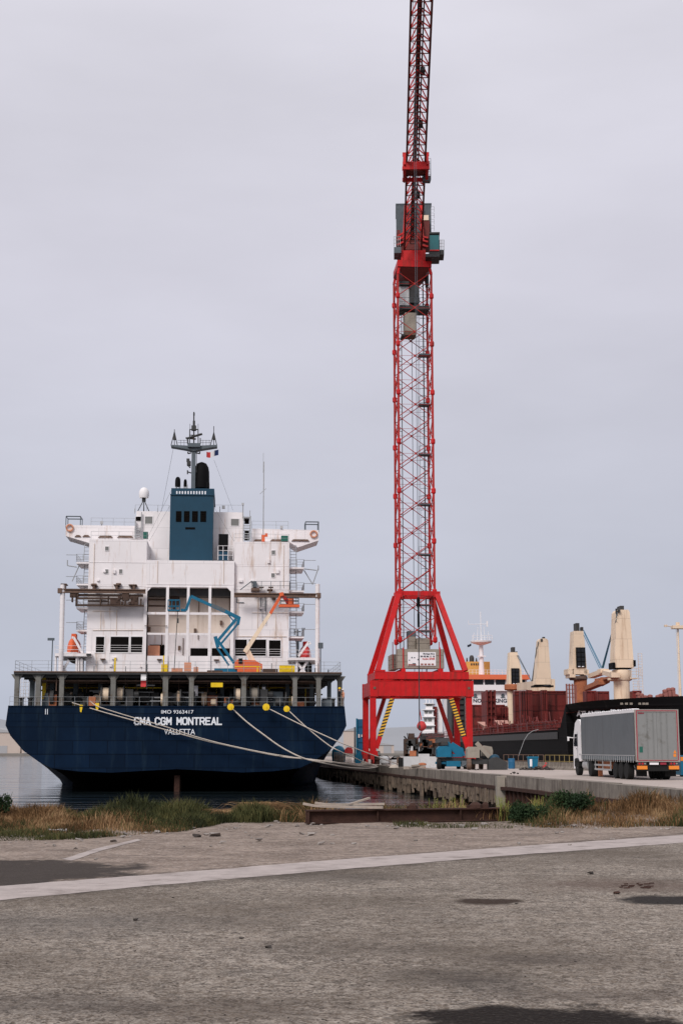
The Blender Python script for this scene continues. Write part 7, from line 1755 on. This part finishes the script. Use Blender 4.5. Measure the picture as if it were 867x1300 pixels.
# steel beam
b0, b1 = G(391, 1046.5), G(637, 1042.5)
d = (b1-b0); ang = math.atan2(d.y, d.x); BF = Frame(b0.x, b0.y, ang); ln_ = d.length
m_ = MB(); H_ = .33
m_.box(0, ln_, 0, .3, .01, .04); m_.box(0, ln_, 0, .3, H_-.03, H_); m_.box(0, ln_, .135, .165, .04, H_-.03)
for x in (.02, ln_*.35, ln_*.78, ln_-.05): m_.box(x, x+.02, .01, .29, .04, H_-.03)
m_.box(ln_*.6, ln_*.98, .31, .42, .01, .3)
S(m_, 'steel_beam', 'rust', 'long rusty steel I-beam lying at the edge of the apron', 'beam', BF)
random.seed(8)
def plank(p0, p1, bend, wd, th, z0, z1, label):
    a, b_ = Vector(p0), Vector(p1); pts = []
    for i in range(9):
        t_ = i/8; q = a.lerp(b_, t_); q.z = z0+(z1-z0)*t_+bend*(2*t_-1)**4*(1 if t_ < .5 else .1); pts.append(q)
    m_ = MB()
    for i in range(8): m_.bar(pts[i], pts[i+1]+(pts[i+1]-pts[i])*.02, wd, th)
    S(m_, 'driftwood_plank', 'wood', label, 'plank', group='bleached planks on the steel beam')
def at_beam(px, py, Y): return W(px, py, Y)
plank(W(385, 1025, 35.6), W(486, 1031, 35.4), .06, .16, .05, .40, .37, 'bleached plank curling up at its left end on the steel beam, lowest one')
plank(W(400, 1024, 35.9), W(488, 1027, 35.8), .05, .15, .05, .42, .44, 'bleached plank resting on top at the right on the steel beam')
plank(W(440, 1028, 35.7), W(469, 1021.5, 36.1), .0, .08, .04, .42, .58, 'short bleached stick pointing up across the planks')
for i, (px, py, sx, lb) in enumerate(((523, 1029, .25, 'small rusty lump on top of the steel beam near its middle'), (604, 1025, .35, 'rusty shackle lump on the right end of the steel beam'), (617, 1024, .2, 'little rusty lump at the far right of the steel beam'))):
    c = W(px, py, 36.2); m_ = MB(); 
    m_.lathe([(sx*.5, 0), (sx*.45, .08), (sx*.2, .14)], (c.x, b0.lerp(b1, (px-391)/246).y+.15, H_), 7); m_.box(c.x-sx*.6, c.x+sx*.3, b0.lerp(b1, (px-391)/246).y+.1, b0.lerp(b1, (px-391)/246).y+.2, H_, H_+.06)
    S(m_, 'rusty_fitting', 'rust', lb, 'scrap')
# litter and stones
def rock(c, s_, mat='stone'):
    bm = bmesh.new()
    for k in range(12): bm.verts.new((c[0]+random.uniform(-1, 1)*s_, c[1]+random.uniform(-1, 1)*s_*.8, max(.001, random.uniform(-.1, .75)*s_)))
    bmesh.ops.convex_hull(bm, input=bm.verts); loose = [v for v in bm.verts if not v.link_faces]; bmesh.ops.delete(bm, geom=loose, context='VERTS'); bm.verts.index_update()
    out_ = ([v.co[:] for v in bm.verts], [tuple(v.index for v in f.verts) for f in bm.faces]); bm.free(); return out_
random.seed(13)
m_ = MB()
for i in range(190):
    px = random.uniform(-40, 900); 
    if px < 380: py = 1066-max(0, (px-120))*.085+random.gauss(0, 3)
    elif px < 640: py = 1048.5+random.gauss(0, 1.6)
    else: py = 1050+random.gauss(0, 2)
    if random.random() < .18: py += random.uniform(4, 25)
    c = G(px, py); m_.add(*rock(c, random.choice([.03, .04, .05, .07, .1])*random.uniform(.6, 1.1)))
S(m_, 'rubble', 'stone', 'pale stone rubble scattered along the edge of the grass', 'rubble', kind='stuff')
m_ = MB()
for i in range(260):
    px = random.uniform(-60, 930); py = 1080+220*random.random()**1.3; c = G(px, py); m_.add(*rock(c, random.uniform(.004, .012)))
S(m_, 'gravel', 'dirtm', 'dark crumbs of gravel scattered over the apron', 'gravel', kind='stuff')
for px, py, s_, mt, lb in ((172, 1169, .035, 'dirtm', 'small black stone on the apron below the pale strip at the left'), (341, 1205, .045, 'dirtm', 'flat black lump near the middle of the apron'), (307, 1192, .03, 'dirtm', 'little black stone left of the flat black lump'),
                       (749, 1110, .06, 'dirtm', 'dark lump on the apron right of centre, farthest one'), (782, 1135, .05, 'rust', 'reddish stone lying beside the rusty chips'), (655, 1148, .03, 'dirtm', 'black crumb at the end of the brown stain'), (220, 1140, .02, 'dirtm', 'tiny black stone just below the pale strip'),
                       (272, 1062, .14, 'stone', 'broken pale slab at the right end of the left grass'), (250, 1063, .10, 'dirtm', 'dark flat rag by the broken pale slab'), (588, 1051, .12, 'stone', 'pale stone at the foot of the steel beam'), (602, 1054, .09, 'stone', 'small pale stone before the dark green bush')):
    c = G(px, py); m_ = MB(); m_.add(*rock(c, s_, mt)); S(m_, 'stone', mt, lb, 'stone')
c = G(75, 1056); m_ = MB()
for k in range(5): m_.add(*rock((c.x+random.uniform(-.2, .2), c.y+random.uniform(-.08, .08), 0), .09))
S(m_, 'litter_bag', 'flagw', 'crumpled white plastic bag in the grass at the left', 'litter')
m_ = MB()
for k in range(16):
    c = G(random.uniform(782, 832), random.uniform(1122, 1129)); an = random.uniform(-.3, .5); l_ = random.uniform(.03, .10); m_.bar((c.x, c.y, .012), (c.x+l_*math.cos(an), c.y+l_*math.sin(an), .016), .02, .012)
S(m_, 'wood_chips', 'rust', 'scattered rust coloured splinters on the right of the apron', 'splinters', kind='stuff')

# ============================================================ PLANTS
def inpoly(x, y, P_):
    c_ = np.zeros(len(x), bool); n_ = len(P_); j = n_-1
    for i in range(n_):
        xi, yi = P_[i]; xj, yj = P_[j]
        k_ = ((yi > y) != (yj > y)) & (x < (xj-xi)*(y-yi)/((yj-yi) or 1e-9)+xi); c_ ^= k_; j = i
    return c_
def bank_z(x, y):
    e = np.where(x < 16, 38.5+.5*np.sin(x*.9)*0, 38.5+(x-16)*4); e = np.minimum(e, 62); t_ = np.maximum(0, y-e)
    z = -3.4*(1-np.exp(-(t_/2.6)**1.5)); z += np.where((x > 5) & (t_ <= 0), .25*np.clip((y-34)/4, 0, 1), 0); z += np.where(t_ <= 0, .35*np.clip((x/y-.165)/.05, 0, 1)*np.clip((y-36)/5, 0, 1), 0); return z
def snoise(x, y, sc, seed):
    r_ = np.random.default_rng(seed); v = 0
    for k in range(6):
        a_ = r_.random()*6.28; f = sc*(.6+1.2*r_.random()); v = v+np.sin((x*math.cos(a_)+y*math.sin(a_))*f+r_.random()*6.28)
    return v/6
def grass_mat(name, a, b_, c):
    m = bpy.data.materials.new(name); m.use_nodes = True; t = m.node_tree; b = t.nodes['Principled BSDF']; b.inputs['Roughness'].default_value = .8; b.inputs['Specular IOR Level'].default_value = .15
    g = t.nodes.new('ShaderNodeNewGeometry'); n1 = t.nodes.new('ShaderNodeTexNoise'); n1.inputs['Scale'].default_value = 1.1; n1.inputs['Detail'].default_value = 3; t.links.new(g.outputs['Position'], n1.inputs['Vector'])
    rp = t.nodes.new('ShaderNodeValToRGB'); e = rp.color_ramp.elements; e[0].position = .35; e[0].color = (*a, 1); e[1].position = .68; e[1].color = (*c, 1); q = e.new(.5); q.color = (*b_, 1)
    n2 = t.nodes.new('ShaderNodeTexNoise'); n2.inputs['Scale'].default_value = 14; t.links.new(g.outputs['Position'], n2.inputs['Vector'])
    ad = t.nodes.new('ShaderNodeMath'); ad.operation = 'MULTIPLY_ADD'; ad.inputs[1].default_value = .45; t.links.new(n2.outputs[0], ad.inputs[0])
    sb = t.nodes.new('ShaderNodeMath'); sb.operation = 'SUBTRACT'; sb.inputs[1].default_value = .225; t.links.new(n1.outputs[0], sb.inputs[0]); t.links.new(sb.outputs[0], ad.inputs[2])
    t.links.new(ad.outputs[0], rp.inputs[0]); t.links.new(rp.outputs[0], b.inputs['Base Color']); return m
M['ggreen'] = grass_mat('grass_green', (.024, .028, .011), (.050, .056, .020), (.105, .095, .035))
M['gdry'] = grass_mat('grass_dry', (.075, .042, .018), (.19, .105, .048), (.34, .22, .115))
M['bushm'] = grass_mat('bush_green', (.014, .028, .012), (.024, .045, .017), (.045, .07, .025))
M['yfl'] = grass_mat('tall_weed', (.12, .15, .03), (.20, .22, .05), (.28, .27, .07))
def blades(name, mat, poly, dens, hfun, label, wfac=1., lean=.45, mask=None, seed=1):
    r_ = np.random.default_rng(seed); P_ = np.array(poly); x0, y0 = P_.min(0); x1, y1 = P_.max(0)
    n_ = int((x1-x0)*(y1-y0)*dens); x = r_.uniform(x0, x1, n_); y = r_.uniform(y0, y1, n_)
    k_ = inpoly(x, y, poly)
    k_ &= (snoise(x, y, 1.9, 71)*1.0+r_.normal(0, .25, n_) > -.28)
    if mask is not None: k_ &= mask(x, y, r_)
    x, y = x[k_], y[k_]; n_ = len(x); z = bank_z(x, y)-.02; h = hfun(x, y)*r_.uniform(.45, 1.25, n_)
    a_ = r_.uniform(0, 6.283, n_); ld = r_.uniform(0, 6.283, n_); ll = h*lean*r_.uniform(.2, 1.3, n_); w_ = (.005+.013*h)*wfac
    ux, uy = np.cos(a_)*w_, np.sin(a_)*w_; lx_, ly_ = np.cos(ld)*ll, np.sin(ld)*ll
    V = np.zeros((n_, 5, 3)); V[:, 0] = np.stack([x-ux, y-uy, z], 1); V[:, 1] = np.stack([x+ux, y+uy, z], 1)
    V[:, 2] = np.stack([x+ux*.8+lx_*.35, y+uy*.8+ly_*.35, z+h*.6], 1); V[:, 3] = np.stack([x-ux*.8+lx_*.35, y-uy*.8+ly_*.35, z+h*.6], 1)
    V[:, 4] = np.stack([x+lx_, y+ly_, z+h*r_.uniform(.75, 1, n_)], 1)
    me = bpy.data.meshes.new(name); me.vertices.add(n_*5); me.vertices.foreach_set('co', V.reshape(-1))
    base = (np.arange(n_)*5)[:, None]; li = np.concatenate([base+np.array([0, 1, 2, 3]), base+np.array([3, 2, 4])], 1).reshape(-1)
    me.loops.add(n_*7); me.loops.foreach_set('vertex_index', li.astype(np.int32))
    me.polygons.add(n_*2); ls = np.stack([np.arange(n_)*7, np.arange(n_)*7+4], 1).reshape(-1); me.polygons.foreach_set('loop_start', ls.astype(np.int32))
    me.update(calc_edges=True); me.validate(); me.materials.append(M[mat])
    o = bpy.data.objects.new(name, me); C.objects.link(o); tag(o, label, 'grass', kind='stuff'); return o
PL_ = [tuple(G(*p)[:2]) for p in ((-140, 1072), (0, 1068), (100, 1066), (175, 1060), (235, 1055), (285, 1046), (395, 1042))]
left = PL_+[(-.6, 41), (-13, 41)]
clump = lambda sc, th, sd: (lambda x, y, r_: snoise(x, y, sc, sd)+r_.normal(0, .12, len(x)) > th)
edgefade = lambda x, y, r_: r_.random(len(x)) < np.clip((y-(G(0, 1068).y-1.))/3.+.35, .2, 1)
hL = lambda x, y: .06+.30*np.clip((y-30)/7, 0, 1)+.14*snoise(x, y, 1.6, 5)+.05
hs = lambda f: (lambda x, y: np.maximum(.05, f(x, y)*(.75+.75*np.clip(snoise(x, y, 2.4, 44)*1.6+.25, -.5, 1))))
blades('dry_grass', 'gdry', left, 900, hs(lambda x, y: hL(x, y)*.85), 'straw coloured dry grass on the bank at the left', mask=lambda x, y, r_: snoise(x, y, .9, 3)+r_.normal(0, .2, len(x)) > .10, seed=2)
blades('green_grass', 'ggreen', left, 900, hs(lambda x, y: hL(x, y)), 'green grass on the bank at the left', mask=lambda x, y, r_: snoise(x, y, .9, 3)+r_.normal(0, .12, len(x))-.3*np.clip((y-34)/5, 0, 1) < .10, seed=3)
midp = [(-1.6, 35.8), (4.2, 36.4), (6, 38), (6, 41), (-2, 41)]
blades('dry_grass', 'gdry', midp, 330, hs(lambda x, y: .34+.12*snoise(x, y, 2, 9)), 'long straw grass behind the steel beam', lean=.8, seed=4)
blades('green_grass', 'ggreen', midp, 330, hs(lambda x, y: .30+.12*snoise(x, y, 2, 8)), 'green grass behind the steel beam', lean=.6, seed=5)
frontp = [tuple(G(*p)[:2]) for p in ((500, 1049), (560, 1052), (650, 1052), (650, 1044), (500, 1046))]
blades('green_grass', 'ggreen', frontp, 330, hs(lambda x, y: .10+0*x), 'short weeds growing in front of the steel beam', seed=6)
PR_ = [tuple(G(*p)[:2]) for p in ((640, 1047), (700, 1051), (780, 1052), (867, 1050), (1000, 1049))]
right = PR_+[(21, 50), (16.5, 62), (12.5, 60), (10.6, 50), (6.5, 41)]
hR = lambda x, y: .12+.36*np.clip((y-33)/8, 0, 1)+.25*np.clip(snoise(x, y, .9, 15), 0, 1)+.1*snoise(x, y, 2.5, 5)+.22*np.clip((x/y-.16)/.06, 0, 1)*np.clip((y-36)/4, 0, 1)
blades('dry_grass', 'gdry', right, 480, hs(lambda x, y: hR(x, y)*.85), 'reddish dry grass on the bank at the right', mask=lambda x, y, r_: snoise(x, y, .8, 13)+r_.normal(0, .2, len(x))-.2*np.clip((y-36)/6, 0, 1) > -.15, seed=7)
blades('green_grass', 'ggreen', right, 480, hs(hR), 'green grass and weeds on the bank at the right', mask=lambda x, y, r_: snoise(x, y, .8, 13)+r_.normal(0, .2, len(x))-.35*np.clip((y-35)/6, 0, 1) < -.02, seed=8)
def bush(px, py, Y, wpx, hpx, label, n_=2600, sz=.035, mat='bushm', wy=None):
    c = W(px, py, Y); s_ = Y/1830; rx = wpx*s_/2; h = hpx*s_; r_ = T('bush', label, 'bush', (c.x, Y, bank_z(np.array([c.x]), np.array([Y]))[0]), group=None)
    zb = float(bank_z(np.array([c.x]), np.array([Y]))[0]); m_ = MB(); random.seed(int(px))
    lobes = [(c.x+random.uniform(-.7, .7)*rx, Y+random.uniform(-.4, .4)*rx, zb+h*random.uniform(.3, .62), rx*random.uniform(.3, .5), h*random.uniform(.3, .42)) for k in range(9)]
    for k in range(7): a_ = Vector((c.x+random.uniform(-.2, .2)*rx, Y, zb)); l_ = lobes[k]; m_.tube(a_, (l_[0], l_[1], l_[2]), .02, .008, 5)
    P(m_, 'stem', 'brown', r_); m_ = MB()
    for l_ in lobes: leaf_blob(m_, l_[:3], (l_[3], l_[3], l_[4]), n_//9, sz)
    for i in range(60):
        a_ = Vector((c.x+random.uniform(-.9, .9)*rx, Y+random.uniform(-.3, .3)*rx, zb+h*random.uniform(.3, .7))); b_ = a_+Vector((random.uniform(-.1, .1), random.uniform(-.1, .1), random.uniform(.1, .3)*h)); m_.tube(a_, b_, .012, .003, 3)
    P(m_, 'foliage', mat, r_)
bush(672, 1030, 35.5, 52, 30, 'dark green bush at the right end of the steel beam, left of two')
bush(722, 1028, 36.5, 66, 34, 'wide dark green bush right of the first one, darkest plant on the right bank')
bush(835, 1015, 40, 78, 36, 'large olive green bush near the right edge below the lorry', 3200, .035, 'ggreen')
bush(-4, 1030, 36, 34, 40, 'dark green bush cut by the left edge of the view', 2200)
bush(212, 1028, 38.2, 50, 22, 'low dark green shrub on the left bank below the ship transom', 2000)
bush(170, 1030, 38.0, 30, 16, 'small shrub left of the low dark shrub on the left bank', 1200, .03, 'ggreen')
# pale tussock leaning right of the left grass
for (px, py, Y, lb, sd) in ((345, 1030, 38, 'big leaning tussock of long olive grass left of the planks', 1), (300, 1032, 37.5, 'smaller tussock of straw grass left of the leaning one', 2), (240, 1030, 38, 'pale straw tussock right of the low dark shrub', 5)):
    c = W(px, py, Y); r2 = np.random.default_rng(sd); m_ = MB(); zb = 0
    for i in range(520):
        an = r2.uniform(-2.6, 2.6) if sd == 1 else r2.uniform(0, 6.28); q = r2.random(); l_ = r2.uniform(.35, .85)*(1 if sd == 1 else .6); bx, by = c.x+r2.normal(0, .33 if sd == 1 else .25), Y+r2.normal(0, .2)
        dx, dy = (-abs(math.cos(an)) if sd == 1 and r2.random() < .8 else math.cos(an)), math.sin(an)*.5
        pts = [Vector((bx, by, zb-.02)), Vector((bx+dx*l_*.3, by+dy*l_*.3, zb+l_*.45)), Vector((bx+dx*l_*.75, by+dy*l_*.7, zb+l_*.5)), Vector((bx+dx*l_*1.1, by+dy*l_, zb+l_*.3))]
        w_ = .006; vs = []
        for k_, p in enumerate(pts): ww = w_*(1-k_*.28); vs += [p+Vector((0, ww, ww)), p-Vector((0, ww, ww))]
        m_.add(vs, [(0, 1, 3, 2), (2, 3, 5, 4), (4, 5, 7, 6)])
    S(m_, 'grass_tussock', 'gdry' if sd != 1 else 'gdry', lb, 'tussock')
# tall yellow-green weeds by the pillar
rr2 = np.random.default_rng(9)
for gi, (pxs, lb) in enumerate((((630, 646), 'yellow green flowering weeds at the left of the first dark bush'), ((676, 692), 'tall yellow green weeds growing between the two dark bushes'), ((525, 600), 'sparse tall weeds behind the right half of the steel beam'))):
    m_ = MB()
    for i in range(26):
        px = rr2.uniform(*pxs); c = G(px, 1041+rr2.uniform(-3, 2)); h = rr2.uniform(.25, .62); tp = Vector((c.x+rr2.normal(0, .06), c.y, h)); b_ = Vector((c.x, c.y, 0)); m_.tube(b_, tp, .007, .004, 4)
        for k_ in range(8):
            q = b_.lerp(tp, .35+.65*k_/8); a_ = Vector(rr2.normal(size=3)).normalized()*.035; m_.add([q, q+a_, q+a_*.6+Vector((0, .012, .015))], [(0, 1, 2)])
    S(m_, 'tall_weed', 'yfl', lb, 'weeds', kind='stuff')

# ============================================================ MORE CLUTTER AT THE CRANE FOOT
random.seed(91)
def drum_at(px, py, Y, h, r_, mat, label, name='barrel'):
    c = W(px, py, Y); m_ = MB(); m_.lathe([(r_, 0), (r_, h*.33), (r_*1.05, h*.34), (r_, h*.36), (r_, h*.66), (r_*1.05, h*.67), (r_, h*.7), (r_, h), (r_*.9, h+.01)], (c.x, Y, .015), 12)
    S(m_, name, mat, label, 'barrel', smooth=30)
drum_at(478.5, 966, 158, .9, .3, 'rubber', 'black barrel standing at the foot of the left crane leg')
drum_at(482.5, 966, 160, .9, .3, 'ibcw', 'pale barrel right of the black barrel at the left crane leg')
drum_at(509.5, 966, 138, .9, .3, 'rubber', 'black barrel just left of the pale concrete blocks')
drum_at(649, 968, 128, .9, .3, 'bluebox', 'blue barrel between the dark generator and the blue bin')
def crate_at(px0, px1, y0, Y, mat, label, dep=.9):
    a, b_ = W(px0, y0, Y), W(px1, y0, Y); m_ = MB(); h = a.z; m_.box(a.x, b_.x, Y, Y+dep, .10, h); w_ = b_.x-a.x
    for f in (0, .45, .9): m_.box(a.x+w_*f, a.x+w_*(f+.1), Y-.02, Y+dep, .012, .1)
    for z in (.35, .7): m_.box(a.x-.02, b_.x+.02, Y-.02, Y-.0, h*z, h*z+.06)
    S(m_, 'crate', mat, label, 'crate')
crate_at(486, 495, 962, 158, 'dgrey', 'dark steel crate between the left crane leg and the far vehicles')
crate_at(497, 503, 964.5, 150, 'ibcw', 'small pale crate left of the black barrel under the crane')
crate_at(504, 508, 961, 152, 'brown', 'narrow brown crate beside the small pale crate under the crane')
crate_at(590, 597, 968, 133, 'lblue', 'blue crate behind the beige lift wheels')
crate_at(641, 647, 967, 134, 'orust', 'rust orange crate right of the dark generator')
crate_at(656, 665, 969.5, 131, 'dgrey', 'dark crate left of the blue bin')
crate_at(684, 691, 968.5, 131, 'machine', 'brown crate right of the blue bin')
crate_at(556, 566, 950, 150, 'machine', 'brown machinery crate behind the blue lift')
# coil of rope on the quay edge
for px, py, lb in ((462, 970, 'coil of pale rope on the quay edge by the compressor'), (500, 974.5, 'coil of pale rope on the coping under the crane')):
    c = G(px, py, .05); m_ = MB()
    for k_ in range(4): m_.path([(c.x+(.42-.05*k_)*math.cos(t), c.y+(.42-.05*k_)*math.sin(t), .06+.07*k_) for t in np.linspace(0, 6.283, 15)], .045, 5)
    S(m_, 'rope_coil', 'rope', lb, 'rope coil')
